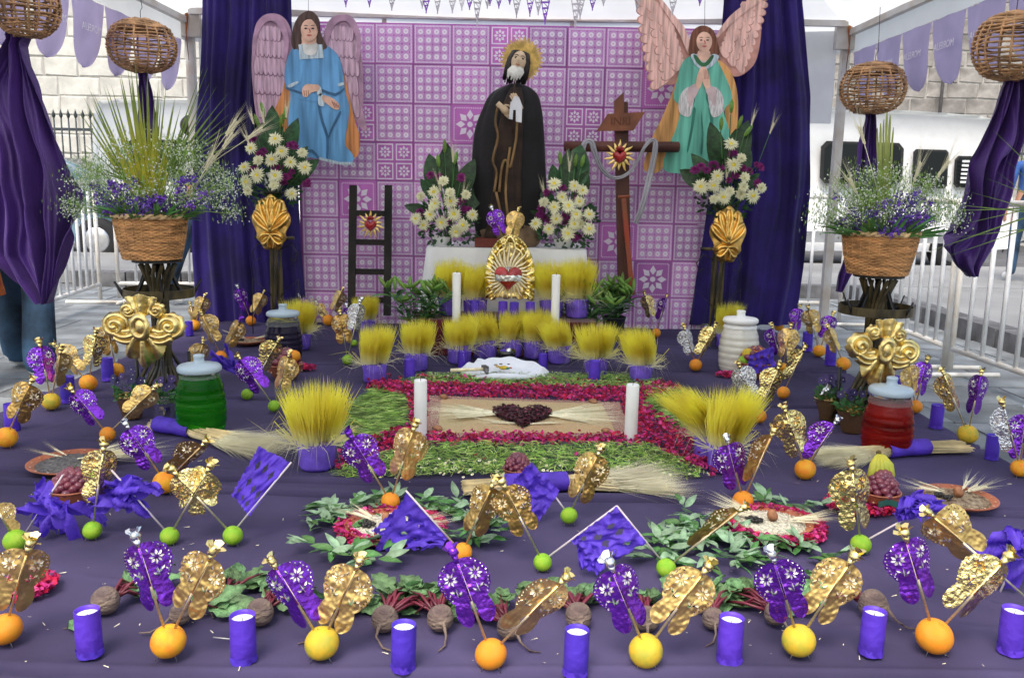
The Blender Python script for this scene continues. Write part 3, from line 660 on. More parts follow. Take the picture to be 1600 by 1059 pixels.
for pts in ([(500, 160), (507, 190), (515, 215), (514, 248), (511, 248), (511, 216), (503, 192), (497, 162)], [(534, 178), (520, 205), (516, 216), (514, 214), (519, 200), (531, 176)], [(474, 236), (490, 234), (500, 246), (497, 248), (488, 238), (474, 240)], [(449, 137), (462, 141), (478, 147), (478, 150), (462, 145), (449, 140)], [(505, 140), (525, 147), (539, 138), (538, 142), (525, 151), (505, 144)]): flat(q, pts, AY, .0262, 0, .001, 2)
fixn(q.build('fold_line', paint('paint_blue_dark', (.035, .12, .25)), an))
q = MB(); flat(q, [(468, 71), (505, 71), (507, 92), (470, 94)], AY, .0265, 0, .003, 0); fixn(q.build('lace_collar', plc, an)); q = MB(); flat(q, [(452, 134), (466, 128), (467, 131), (455, 138)], AY, .0275, 0, .001); fixn(q.build('sleeve_band', plc, an)); q = MB(); flat(q, [(530, 132), (538, 130), (538, 134), (530, 136)], AY, .0275, 0, .001); fixn(q.build('sleeve_band', plc, an))
for a, b in (((498, 136), (504, 150)), ((500, 148), (508, 166))): q = MB(); flat(q, [(a[0], a[1]), (b[0]-1, a[1]+2), (b[0], b[1]), (a[0]-1, b[1]-2)], AY, .0285, 0, .002); fixn(q.build('lace_cuff', plc, an))
q = MB()
for k in range(14): flat(q, [(500+k*3.8, 247.5+min(k, 8)*.9), (503+k*3.8, 246+min(k, 8)*.9), (505+k*3.8, 249+min(k, 8)*.9), (501+k*3.8, 251+min(k, 8)*.9)], AY, .0285, 0, .001, 2)
o = fixn(q.build('lace_hem', plc, an)); o['kind'] = 'stuff'
q = MB(); flat(q, [(474, 56), (494, 56), (496, 70), (503, 73), (486, 80), (468, 73), (473, 69)], AY, .0255, 0, .002); fixn(q.build('neck', psk, an)); q = MB()
flat(q, [(500, 134), (490, 133), (480, 133), (474, 140), (475, 151), (482, 152), (488, 146), (500, 142)], AY, .029, 0, .002); fixn(q.build('hand', psk, an)); q = MB()
flat(q, [(506, 150), (516, 152), (526, 158), (532, 166), (530, 172), (523, 171), (512, 163), (505, 157)], AY, .029, 0, .002); fixn(q.build('hand', psk, an))
q = MB()
for k in range(4): flat(q, [(519+k*3.2, 158+k*2.4), (520.5+k*3.2, 158+k*2.4), (525.5+k*2.2, 170-k*.3), (524.5+k*2.2, 170-k*.3)], AY, .0298, 0, .0006, 0)
for k in range(3): flat(q, [(476+k*3.4, 142), (477+k*3.4, 142), (478+k*3, 151), (477+k*3, 151)], AY, .0298, 0, .0006, 0)
fixn(q.build('finger_line', psk2, an))
q = MB(); flat(q, [(475, 69), (485, 72), (497, 69), (496, 84), (486, 88), (477, 84)], AY, .0300, 0, .001); fixn(q.build('white_bib', paint('paint_white', (.66, .66, .64)), an))
q = MB(); flat(q, [(457, 72), (458, 50), (466, 30), (478, 20), (490, 20), (500, 32), (503, 55), (512, 75), (500, 82), (488, 70), (476, 70), (466, 82)], AY, .024, 0, .004); fixn(q.build('hair', ph, an))
face(an, (485, 48), 17, 0, ph, psk, m_line)
q = MB(); flat(q, [(468, 50), (470, 34), (480, 25), (492, 27), (499, 40), (499, 52), (495, 40), (486, 31), (477, 34), (472, 44)], AY, .0325, 0, .001); fixn(q.build('fringe', ph, an))
q = MB(); q.tube([at(482, 20, AY-.02), at(481, -60, AY-.02)], .0015, 4); q.build('wire', m_black, an)
# ---- right angel, green robe
c = at(1100, 270, AY); an = thing('angel_cutout', 'painted wooden angel in green robe with pink wings, praying', 'angel figure', (c.x, AY, c.z))
wl = [(1022, -6), (1034, 2), (1052, 26), (1068, 46), (1078, 75), (1078, 108), (1062, 128), (1040, 132), (1020, 112), (1012, 85), (1012, 50), (1018, 20)]
wr_ = [(1122, 52), (1140, 28), (1165, 8), (1192, -14), (1190, 30), (1188, 65), (1180, 98), (1162, 116), (1145, 119), (1130, 104), (1120, 80)]
for w in (wl, wr_):
    q = MB(); flat(q, w, AY, 0, 0, .012); fixn(q.build('wing', pw2, an))
mo = [.0015]; feathers(an, None, [((1046, 124), (1026, 4), 10, (-.9, -1.9), 36), ((1056, 112), (1036, 10), 9, (-.8, -1.8), 28), ((1068, 100), (1048, 30), 7, (-.7, -1.7), 22)], AY, pw2c, pw2, 0, 0, 0, mo)
mo = [.0015]; feathers(an, None, [((1148, 92), (1172, -12), 11, (.35, 1.5), 32), ((1136, 86), (1160, 4), 9, (.35, 1.5), 26), ((1126, 78), (1146, 26), 7, (.4, 1.5), 20)], AY, pw2c, pw2, 0, 0, 0, mo)
q = MB(); flat(q, [(1033, 0), (1052, 24), (1070, 46), (1080, 78), (1074, 84), (1060, 52), (1044, 28), (1030, 6)], AY, .016, 0, .0015); flat(q, [(1192, -14), (1165, 6), (1140, 26), (1122, 50), (1120, 60), (1142, 38), (1166, 18), (1190, 0)], AY, .016, 0, .0015); fixn(q.build('wing_arch', pw2c, an))
q = MB(); flat(q, [(1060, 118), (1048, 150), (1032, 188), (1018, 216), (1008, 246), (1006, 266), (1030, 268), (1048, 230), (1064, 180), (1070, 140)], AY, .018, 0, .004); flat(q, [(1118, 95), (1138, 108), (1150, 140), (1152, 180), (1147, 212), (1136, 214), (1132, 180), (1128, 130)], AY, .018, 0, .004); fixn(q.build('cape', pye, an))
q = MB(); flat(q, [(1082, 88), (1066, 98), (1056, 130), (1052, 155), (1062, 170), (1056, 200), (1044, 228), (1036, 252), (1040, 268), (1075, 272), (1120, 272), (1150, 262), (1140, 210), (1130, 175), (1142, 158), (1140, 140), (1126, 108), (1112, 88)], AY, .022, 0, .010); fixn(q.build('robe', pgr, an))
q = MB()
for pts in ([(1082, 170), (1078, 200), (1072, 235), (1075, 235), (1082, 200), (1086, 172)], [(1106, 170), (1110, 205), (1109, 245), (1112, 245), (1114, 205), (1110, 170)], [(1094, 172), (1095, 210), (1093, 240), (1096, 240), (1098, 208)]): flat(q, pts, AY, .0262, 0, .001, 2)
flat(q, [(1080, 148), (1086, 140), (1084, 160), (1077, 172)], AY, .0262, 0, .001, 2); flat(q, [(1103, 142), (1110, 156), (1110, 172), (1102, 156)], AY, .0262, 0, .001, 2)
fixn(q.build('fold_line', paint('paint_green_shadow', (.03, .19, .14)), an))
q = MB(); flat(q, [(1064, 146), (1074, 137), (1083, 142), (1083, 156), (1078, 180), (1070, 183), (1061, 177), (1059, 162)], AY, .0265, 0, .002); fixn(q.build('lace_cuff', pcf, an)); q = MB(); flat(q, [(1106, 142), (1116, 137), (1126, 147), (1130, 165), (1126, 178), (1117, 184), (1110, 180), (1105, 156)], AY, .0265, 0, .002); fixn(q.build('lace_cuff', pcf, an)); q = MB(); flat(q, [(1073, 142), (1085, 132), (1091, 140), (1083, 156), (1076, 168)], AY, .0275, 0, .001); fixn(q.build('inner_sleeve', pmv, an)); q = MB(); flat(q, [(1104, 133), (1117, 142), (1116, 166), (1109, 158), (1101, 142)], AY, .0275, 0, .001); fixn(q.build('inner_sleeve', pmv, an)); q = MB()
flat(q, [(1078, 88), (1086, 86), (1098, 96), (1112, 86), (1122, 90), (1112, 104), (1098, 110), (1086, 104)], AY, .0265, 0, .002); fixn(q.build('lace_collar', plc, an))
q = MB(); flat(q, [(1082, 88), (1087, 88), (1098, 100), (1110, 88), (1114, 89), (1108, 100), (1098, 106), (1088, 100)], AY, .0275, 0, .001); fixn(q.build('green_collar', pgd, an))
q = MB(); flat(q, [(1091, 80), (1106, 80), (1108, 90), (1098, 98), (1089, 90)], AY, .028, 0, .002); fixn(q.build('neck', psk, an))
q = MB(); flat(q, [(1086, 136), (1088, 120), (1093, 108), (1097, 106), (1099, 116), (1096, 130), (1091, 140)], AY, .028, 0, .002); fixn(q.build('hand', psk, an)); q = MB(); flat(q, [(1097, 106), (1102, 108), (1107, 122), (1108, 137), (1102, 140), (1097, 130), (1096, 116)], AY, .029, 0, .002); fixn(q.build('hand', psk, an))
q = MB()
for k in range(4): flat(q, [(1098+k*2.1, 109+k*.9), (1098.6+k*2.1, 109+k*.9), (1099.6+k*2.2, 125), (1099+k*2.2, 125)], AY, .0298, 0, .0006, 0)
fixn(q.build('finger_line', psk2, an))
q = MB(); flat(q, [(1076, 70), (1080, 52), (1090, 43), (1102, 42), (1114, 50), (1120, 68), (1123, 84), (1114, 92), (1106, 84), (1090, 84), (1082, 92), (1075, 84)], AY, .024, 0, .004); fixn(q.build('hair', ph2, an))
face(an, (1099, 66), 15.5, 0, ph2, psk, m_line)
q = MB(); flat(q, [(1084, 64), (1087, 52), (1099, 46), (1111, 52), (1114, 64), (1108, 54), (1099, 50), (1090, 54)], AY, .0325, 0, .001); fixn(q.build('fringe', ph2, an))
q = MB(); q.tube([at(1101, 42, AY-.02), at(1102, -60, AY-.02)], .0015, 4); q.build('wire', m_black, an)

for o_ in list(COL.objects):      # painted boards are flat, with sharp edges
    if o_.type == 'EMPTY' and o_.name.startswith('angel_cutout'):
        for ch in o_.children:
            if ch.type == 'MESH': ch.data.polygons.foreach_set('use_smooth', [False]*len(ch.data.polygons))
# ================================================================ ALTAR TABLE, TIER
ta = at(668, 386, 5.3); tb = at(915, 390, 5.3); TZT = (ta.z+tb.z)/2
t = thing('altar_table', 'table under a plain white cloth at the backdrop', 'table', ((ta.x+tb.x)/2, 5.55, 0))
q = MB(); q.box(((ta.x+tb.x)/2, 5.55, TZT-.02), (tb.x-ta.x-.02, .48, .03)); 
for sx in (-1, 1):
    for sy in (-1, 1): q.box(((ta.x+tb.x)/2+sx*(tb.x-ta.x-.1)/2, 5.55+sy*.2, TZT/2-.02), (.04, .04, TZT-.02))
q.build('table_frame', m_wood, t, False)
q = MB(); q.grid(lambda u, v: Vector((ta.x-.005+(tb.x-ta.x+.01)*u, 5.30+.52*v, TZT+.003*sin(u*9+v*5))), 12, 6)
xc = (ta.x+tb.x)/2; hw = (tb.x-ta.x)/2+.005
per = [(-1, 1), (-1, -1), (1, -1), (1, 1)]
def drop(u, v):
    L = [(-1, 1), (-1, -1), (1, -1), (1, 1)]; s = u*3; i = min(2, int(s)); f = s-i
    x = L[i][0]+(L[i+1][0]-L[i][0])*f; y = L[i][1]+(L[i+1][1]-L[i][1])*f
    fl = .06*v+.016*v*sin(u*46)+.01*v*sin(u*21)
    return Vector((xc+x*(hw+fl*(abs(x) > .98 or abs(y) < 1)), 5.56+y*(.26+fl*.7), TZT-(TZT-.03)*v))
q.grid(drop, 90, 8); q.build('cloth', m_white, t)
t = thing('altar_step', 'low step under dark red cloth in front of the white table', 'step', (xc, 5.05, 0))
m_redc = mat('red_cloth', (.10, .008, .02), .85, sheen=.2, var=.2)
q = MB(); q.box((xc, 5.05, .105), (1.05, .36, .205)); q.build('step_cloth', m_redc, t, False)

# ================================================================ SAINT FIGURE
SY = 5.52
sc_ = at(795, 380, SY)
saint = thing('saint_statue', 'bearded saint statue in black cape and brown habit with golden halo', 'statue', (sc_.x, SY, TZT))
m_cape = mat('cape_black', (.007, .006, .008), .8, bump=.3, bs=60, sheen=.2, var=.3); m_habit = mat('habit_brown', (.028, .015, .010), .8, bump=.4, bs=30, var=.4, vs=9)
m_trim = mat('trim_gold', (.20, .12, .05), .5, .3, bump=.4, bs=60, var=.3); m_sskin = mat('statue_skin', (.62, .46, .30), .4, var=.06); m_beard = mat('beard_white', (.66, .65, .60), .8, bump=.5, bs=60)
def rings(rows, Y, fold=0.0, nf=9, n=48, dy=0):
    """elliptic rings: (py, pxc, halfw px, depth m, yoff)"""
    prof = []
    for py, cx_, hw_, dp, yo in rows:
        p = at(cx_, py, Y); prof.append((p.x, p.z, hw_*mpp(p), dp, yo))
    vs = []
    for (x, z, hw_, dp, yo) in prof:
        for j in range(n):
            a = 2*pi*j/n; f = 1+fold*sin(a*nf+z*3)+fold*.6*sin(a*nf*1.7+z*5)
            vs.append((x+cos(a)*hw_*f, Y+yo+sin(a)*dp*f, z))
    k = len(prof); fs = [(i*n+j, (i+1)*n+j, (i+1)*n+(j+1) % n, i*n+(j+1) % n) for i in range(k-1) for j in range(n)]
    fs += [tuple(range(n)), tuple(range(k*n-1, (k-1)*n-1, -1))]
    return vs, fs
def dens(rows, n=4): return spline(rows, n, False)
q = MB(); q.add(*rings(dens([(132, 806, 10, .05, 0), (138, 806, 24, .07, 0), (150, 804, 38, .09, .01), (175, 801, 47, .11, .02), (205, 797, 53, .12, .02), (250, 795, 56, .13, .02), (300, 795, 57, .13, .02), (345, 794, 54, .13, .02), (370, 794, 50, .12, .02)]), SY, .035, 7)); q.build('cape', m_cape, saint)
q = MB(); q.add(*rings(dens([(140, 806, 8, .03, -.08), (160, 803, 15, .05, -.09), (190, 799, 18, .06, -.10), (230, 795, 21, .07, -.105), (290, 792, 22, .08, -.105), (345, 790, 26, .08, -.105), (372, 790, 33, .08, -.11)]), SY, .05, 6)); q.build('habit', m_habit, saint)
for pts in ([(779, 162), (774, 190), (778, 215), (770, 250), (776, 270), (772, 300)], [(808, 190), (806, 220), (800, 250), (797, 262), (790, 250), (784, 262), (780, 300)], [(797, 230), (790, 300), (798, 368)], [(775, 300), (784, 340), (790, 372)]):
    q = MB(); q.tube([at(x, y, SY-.19) for x, y in spline(pts, 4, False)], .009, 6); q.build('gold_trim', m_trim, saint)
# head, tilted
hc = at(810, 99, SY-.05); tl = Matrix.Rotation(radians(12), 3, 'Y') @ Matrix.Rotation(radians(-14), 3, 'X')
def hd(p):
    z = p.z
    if z < 0: p = Vector((p.x*(1+z*3.6), p.y, p.z))
    if p.y < -.035 and abs(p.x) < .018 and -.02 < z < .012: p.y -= .012*(1-abs(p.x)/.018)
    if p.y < -.03 and z > .012 and z < .026: p.y += .006
    return tl @ p
q = MB(); q.sphere(hc, .066, 28, 22, sc=(.78, .86, 1.12), fn=hd); q.build('head', m_sskin, saint)
def hp(x, y, z): return hc+tl @ Vector((x, y, z))
for s in (-1, 1):
    q = MB(); q.sphere(hp(s*.020, -.050, .012), .0085, 8, 6, sc=(1.1, .6, .7)); q.build('eye', mat('eye_dark', (.02, .015, .01), .2), saint)
    q = MB(); q.tube([hp(s*.008, -.054, .024), hp(s*.02, -.055, .029), hp(s*.033, -.046, .025)], .0022, 5); q.build('eyebrow', m_hair, saint)
q = MB(); q.tube([hp(-.012, -.053, -.030), hp(0, -.057, -.031), hp(.012, -.053, -.030)], .0035, 6); q.build('mouth', mat('lip', (.40, .12, .08), .5), saint)
q = MB()
for k in range(46):
    a = -.25*pi+1.5*pi*k/45; b = rnd(-.004, .004)
    x, y = cos(a)*.058, sin(a)*.055+.012
    dr = .10 if sin(a) < .6 else .12
    q.tube([hp(x*.3, y*.3+.01, .078), hp(x*.85, y*.85, .060), hp(x*1.08, y+.005, .02), hp(x*1.12+b, y+.012, -.03), hp(x*1.15+b*2, y+.02, -dr+rnd(-.01, .02))], [.006, .010, .010, .009, .003], 5)
q.build('hair', m_hair, saint)
q = MB()
for k in range(60):
    a = pi+pi*rnd(0, 1); x = cos(a)*rnd(.01, .04); z0 = -.035-rnd(0, .02)
    q.tube([hp(x*.9, -.047+abs(x)*.4, z0), hp(x*1.2, -.06+abs(x)*.4, z0-.03), hp(x*1.1+rnd(-.006, .006), -.055, z0-.055-rnd(0, .03))], [.006, .008, .002], 5)
q.build('beard', m_beard, saint)
# halo of thin rays behind the head
q = MB(); hh = at(815, 94, SY+.05)
for k in range(56):
    a = 2*pi*k/56; r1 = .114+.014*(k % 2)+rnd(-.004, .004); w = .0085
    q.add([hh+Vector((cos(a)*.02-sin(a)*w*.4, 0, sin(a)*.02+cos(a)*w*.4)), hh+Vector((cos(a)*.02+sin(a)*w*.4, 0, sin(a)*.02-cos(a)*w*.4)), hh+Vector((cos(a)*r1+sin(a)*w*.7, .002*(k % 2), sin(a)*r1-cos(a)*w*.7)), hh+Vector((cos(a)*(r1+.008), -.004, sin(a)*(r1+.008))), hh+Vector((cos(a)*r1-sin(a)*w*.7, .002*(k % 2), sin(a)*r1+cos(a)*w*.7))], [(0, 1, 2, 3, 4)])
q.build('halo', mat('halo_gold', (.62, .42, .12), .45, .6, var=.2, vs=30), saint)
# hands
def hand(t, wrist, dirv, up, s=1.0, m=None, curl=.5, name='hand'):
    d = Vector(dirv).normalized(); n = Vector(up).normalized(); sd = d.cross(n).normalized(); q = MB(); W = Vector(wrist)
    q.tube([W-d*.02*s, W+d*.005*s, W+d*.025*s, W+d*.045*s], [.013*s, .014*s, .019*s, .017*s], 10, flat=.6)
    for k, (o_, l_) in enumerate(((-.015, .034), (-.005, .04), (.005, .037), (.014, .028))):
        b = W+d*.042*s+sd*o_*s; q.tube([b, b+d*l_*.5*s-n*l_*curl*.2*s, b+d*l_*.8*s-n*l_*curl*.7*s, b+d*l_*.85*s-n*l_*curl*1.1*s], [.0052*s, .005*s, .0045*s, .003*s], 6)
    b = W+d*.012*s-sd*.016*s; q.tube([b, b+d*.014*s-sd*.012*s-n*.004*s, b+d*.032*s-sd*.014*s-n*.01*s], [.006*s, .0055*s, .0035*s], 6)
    q.build(name, m or m_sskin, t)
hand(saint, at(782, 166, SY-.20), (1, -.1, -.9), (0, -1, 0), 1.25)
hand(saint, at(812, 166, SY-.20), (-.55, -.1, .85), (0, -1, 0), 1.15)
q = MB(); pts = [(795, 186), (797, 163), (804, 150), (811, 152), (816, 165), (815, 192), (806, 190), (806, 172), (802, 172), (801, 187)]
q.prism([Vector((p.x, SY-.225, p.z)) for p in [at(x, y, SY-.225) for x, y in pts]], (0, .004, 0)); fixn(q.build('white_ribbon_card', mat('paper_white', (.7, .72, .76), .7), saint, False))
q = MB(); q.tube([at(804, 128, SY-.17), at(803, 160, SY-.2), at(801, 210, SY-.2)], .006, 6); q.build('rosary', m_habit, saint)
q = MB(); a = at(795, 366, SY)
q.sphere((a.x, SY-.05, TZT+.06), .19, 20, 10, sc=(1, .7, .55), fn=lambda p: p*(1+.25*noise.noise(p*14))); q.build('rocky_base', mat('rock_brown', (.10, .06, .035), .8, bump=.8, bs=30, var=.4, vs=12, col2=(.22, .15, .09)), saint)
q = MB(); a = at(755, 374, SY-.15); q.box((a.x+.03, SY-.15, TZT+.03), (.16, .1, .055)); q.build('plinth_corner', mat('red_box', (.14, .02, .015), .5), saint, False)

# ================================================================ LADDER, CROSS, HEARTS
t = thing('ladder', 'small black wooden ladder leaning against the backdrop', 'ladder', (at(580, 470, 5.8).x, 5.8, 0))
m_lad = mat('ladder_black', (.014, .011, .010), .7, bump=.3, bs=40, var=.4)
for x0, x1 in ((552, 549), (607, 605)):
    q = MB(); a = at(x0, 290, 5.85); b = at(x1, 492, 5.75); d = (a-b); q.box((a+b)/2, (.048, .03, d.length), Vector(d).to_track_quat('Z', 'Y').to_matrix() if False else None)
    q.v = [(x+((z-(a.z+b.z)/2)/d.z)*d.x, y+((z-(a.z+b.z)/2)/d.z)*d.y, z) for x, y, z in q.v]; q.build('rail', m_lad, t, False)
for yy in (333, 378, 424, 468):
    a = at(556, yy, 5.81); b = at(602, yy+1, 5.81); q = MB(); q.box(((a+b)/2), ((b-a).length, .024, .038)); q.build('rung', m_lad, t, False)
def heart_pts(n=28):
    o = []
    for i in range(n):
        a = 2*pi*i/n; o.append((16*sin(a)**3/16, (13*cos(a)-5*cos(2*a)-2*cos(3*a)-cos(4*a))/16))
    return o
def heart_dome(mb, c, s, dep, mi=0, sx=1.0, lv=5):
    hp_ = heart_pts(); n = len(hp_); vs = []; c = Vector(c)
    for k in range(lv+1):
        f = cos(k/lv*pi/2*.98); h = sin(k/lv*pi/2)
        for x, z in hp_: vs.append(c+Vector((x*s*f*sx, -dep*h, (z*f+.05*(1-f))*s)))
    fs = [(k*n+i, (k+1)*n+i, (k+1)*n+(i+1) % n, k*n+(i+1) % n) for k in range(lv) for i in range(n)]+[tuple(lv*n+i for i in range(n-1, -1, -1))]+[tuple(range(n))]
    mb.add(vs, fs, mi)
m_heart = mat('heart_red', (.36, .015, .02), .22, coat=.5, var=.15, vs=10); m_ray = mat('ray_gold', (.86, .62, .22), .3, .7, var=.1)
def wray(mb, c, a, r0, r1, w, wav, dep=.006, mi=0):
    """wavy pointed ray with a raised ridge"""
    n = 7; L_ = []; Rr = []; Cc = []
    for i in range(n+1):
        u = i/n; r = r0+(r1-r0)*u; off = wav*sin(u*2*pi)*(1-u*.5); ww = w*(1-u)**.7*(.75+.35*sin(u*pi))
        for lst, o_, dp in ((L_, off-ww, 0), (Cc, off, -dep*(1-u)-.001), (Rr, off+ww, 0)):
            lst.append(Vector(c)+Vector((cos(a)*r-sin(a)*o_, dp, sin(a)*r+cos(a)*o_)))
    vs = L_+Cc+Rr; m = n+1
    mb.add(vs, [(i, i+1, m+i+1, m+i) for i in range(n)]+[(m+i, m+i+1, 2*m+i+1, 2*m+i) for i in range(n)], mi)
def sunheart(name, label, px, py, Y, rpx):
    c = at(px, py, Y); s = rpx*mpp(c); t = thing(name, label, 'heart ornament', c)
    for k in range(14):
        q = MB(); wray(q, c+Vector((0, 0, 0)), 2*pi*k/14+pi/2, s*.40, s*(1.0 if k % 2 == 0 else .86), s*.11, s*.03, s*.05); q.build('ray', m_ray, t)
    q = MB(); heart_dome(q, c+Vector((0, 0, -s*.05)), s*.46, s*.3, 0, .95); q.build('heart', m_heart, t)
    q = MB()
    for k in range(5): q.tube([c+Vector(((k-2)*s*.07, -s*.12, s*.30)), c+Vector(((k-2)*s*.11, -s*.12, s*.48)), c+Vector(((k-2)*s*.06, -s*.1, s*(.68-.07*abs(k-2))))], [s*.05, s*.06, s*.01], 6)
    q.build('flame', m_heart, t)
sunheart('sacred_heart', 'small red heart with golden rays fixed on the black ladder', 579, 351, 5.76, 23)
t = thing('wooden_cross', 'dark wooden cross with tilted nameboard before the backdrop', 'cross', (at(972, 470, 5.7).x, 5.7, 0))
m_cr = mat('cross_wood', (.10, .032, .022), .55, bump=.3, bs=25, var=.3, vs=6, stretch=(1, 1, .2)); m_cr2 = mat('cross_board', (.19, .065, .03), .55, bump=.2, bs=25, var=.25)
a = at(970, 160, 5.72); b = at(976, 470, 5.70)
q = MB(); 
def bar3(q, a, b, w, d):
    ax = (b-a); u = ax.normalized(); s = u.cross(Vector((0, 1, 0))).normalized()*w/2; y = Vector((0, d/2, 0))
    q.add([a-s-y, a+s-y, a+s+y, a-s+y, b-s-y, b+s-y, b+s+y, b-s+y], [(0, 1, 2, 3), (7, 6, 5, 4), (0, 4, 5, 1), (1, 5, 6, 2), (2, 6, 7, 3), (3, 7, 4, 0)])
bar3(q, a, b, .085, .05); fixn(q.build('upright', m_cr, t, False))
q = MB(); a = at(881, 229, 5.66); b = at(1062, 230, 5.66); q.tube([a, a.lerp(b, .01), a.lerp(b, .99), b], [.02, .034, .034, .02], 14); q.build('crossbeam', m_cr, t)
q = MB(); q.prism([Vector((p.x, 5.63, p.z)) for p in [at(x, y, 5.63) for x, y in ((932, 205), (950, 178), (1008, 175), (990, 204))]], (0, .025, 0)); fixn(q.build('nameboard', m_cr2, t, False))
q = MB(); q.prism([Vector((p.x, 5.65, p.z)) for p in [at(x, y, 5.65) for x, y in ((960, 180), (960, 158), (975, 144), (975, 205), (960, 205))]], (0, .03, 0)); fixn(q.build('pointed_top', m_cr2, t, False))
cu = bpy.data.curves.new('lettering', 'FONT'); cu.body = 'INRI'; cu.size = .07; cu.extrude = .001; cu.align_x = 'CENTER'; cu.align_y = 'CENTER'; cu.materials.append(mat('lettering_burnt', (.13, .045, .02), .7, var=0))
to = bpy.data.objects.new('t', cu); COL.objects.link(to); o = inst('lettering', bpy.data.meshes.new_from_object(to.evaluated_get(bpy.context.evaluated_depsgraph_get())), t); bpy.data.objects.remove(to); o.location = at(970, 190, 5.627)-t.location; o.rotation_euler = (pi/2, 0, 0)
q = MB(); bar3(q, at(974, 310, 5.6), at(988, 460, 5.55), .03, .03); q.tube([at(966, 308, 5.6), at(984, 307, 5.6)], .012, 6); fixn(q.build('red_lance', mat('lance_red', (.35, .05, .02), .6, var=.4, col2=(.20, .07, .03), vs=4), t, False))
sunheart('sacred_heart', 'small red heart with golden rays fixed on the wooden cross', 968, 244, 5.60, 26)
# white cloth over the cross arms
q = MB(); path = [(917, 256), (911, 240), (914, 223), (924, 222), (930, 240), (942, 266), (960, 278), (980, 272), (996, 252), (1006, 232), (1016, 220), (1024, 222), (1022, 245), (1012, 290), (1003, 325), (994, 350)]
pp = spline(path, 4, False); n = len(pp)
def cl(u, v):
    i = min(n-2, int(v*(n-1))); f = v*(n-1)-i; x = pp[i][0]+(pp[i+1][0]-pp[i][0])*f; y = pp[i][1]+(pp[i+1][1]-pp[i][1])*f
    dx, dy = pp[i+1][0]-pp[i][0], pp[i+1][1]-pp[i][1]; l = sqrt(dx*dx+dy*dy)+1e-6; w = 7+2*sin(v*9)
    x += (-dy/l)*(u-.5)*w; y += (dx/l)*(u-.5)*w
    p = at(x, y, 5.61); p.y += .012*sin(u*14)+(.09 if v > .93 else 0)*(v-.93)*5; return p
q.grid(cl, 10, n-1); tag(q.build('white_scarf', mat('gauze', (.62, .62, .68), .8, transl=.2, bump=.2, bs=150)), 'white gauze scarf looped over both arms of the cross', 'scarf')

# ================================================================ GILDED RELIEFS
def relief(name, N, P, hf, m, parent, th=.006):
    """hf(u, v) in [-1,1]^2 -> height or None"""
    q = MB(); idx = {}; vs = []
    for j in range(N+1):
        for i in range(N+1):
            u, v = 2*i/N-1, 2*j/N-1; h = hf(u, v)
            if h is not None: idx[i, j] = len(vs); vs.append(P(u, v, h))
    fs = [(idx[i, j], idx[i+1, j], idx[i+1, j+1], idx[i, j+1]) for j in range(N) for i in range(N) if all(k in idx for k in ((i, j), (i+1, j), (i+1, j+1), (i, j+1)))]
    q.add(vs, fs); o = q.build(name, m, parent); md = o.modifiers.new('t', 'SOLIDIFY'); md.thickness = th; md.offset = 1; return o
def cross_h(u, v):
    parts = []
    def vol(x, y, r, turn, amp=.16):      # rolled volute: spiral ridges round its eye
        dx, dy = u-x, v-y; d = sqrt(dx*dx+dy*dy); a = atan2(dy, dx)
        if d < r*(1+.03*cos(9*a)):
            e = d/r; sp_ = cos(turn*a+e*13); parts.append(.10+.22*sqrt(max(0, 1-e*e))*(r/.34)+.055*sp_*(1-e**6))
    vol(-.66, .10, .335, 1); vol(.66, .10, .335, -1)
    vol(-.34, .50, .20, -1); vol(.34, .50, .20, 1)
    # bands sweeping from the middle into the side volutes
    t = abs(u)/.66
    if t < 1.05:
        c_ = -.20*sin(min(1, t)*pi*.8)+.02; w = .20+.05*(1-t); e = (v-c_)/w
        if abs(e) < 1: parts.append(.12+.20*sqrt(1-e*e)+.05*cos(e*9))
    # crest: fan of three plumes
    if v > .2:
        a = atan2(u, v-.12); d = sqrt(u*u+(v-.12)**2); R_ = .80*(1+.035*cos(a*13))
        if abs(a) < .50 and d < R_: parts.append(.12+.16*(1-(a/.50)**2)**.5+.06*cos(a*12.5)*min(1, d*2.5))
    # hanging shell: flutes spreading downwards
    if v < .12:
        a = atan2(u, -(v-.22)); d = sqrt(u*u+(v-.22)**2); R_ = (1.18-.62*abs(a)**1.3)*(1+.035*cos(a*15))
        if abs(a) < .95 and d < R_: parts.append(.13+.15*(1-(d/R_)**4)+.075*cos(a*15)*min(1, d*1.6))
    r = sqrt((u/.15)**2+((v-.10)/.22)**2)
    if not parts and r > 1.5: return None
    h = max(parts) if parts else .1
    if r < 1.55: h = .37+(.09*cos(min(r, 1)*pi*.5) if r < .8 else .09*sin((r-.8)/.75*pi))
    return h+.012*noise.noise(Vector((u*6, v*6, 2)))
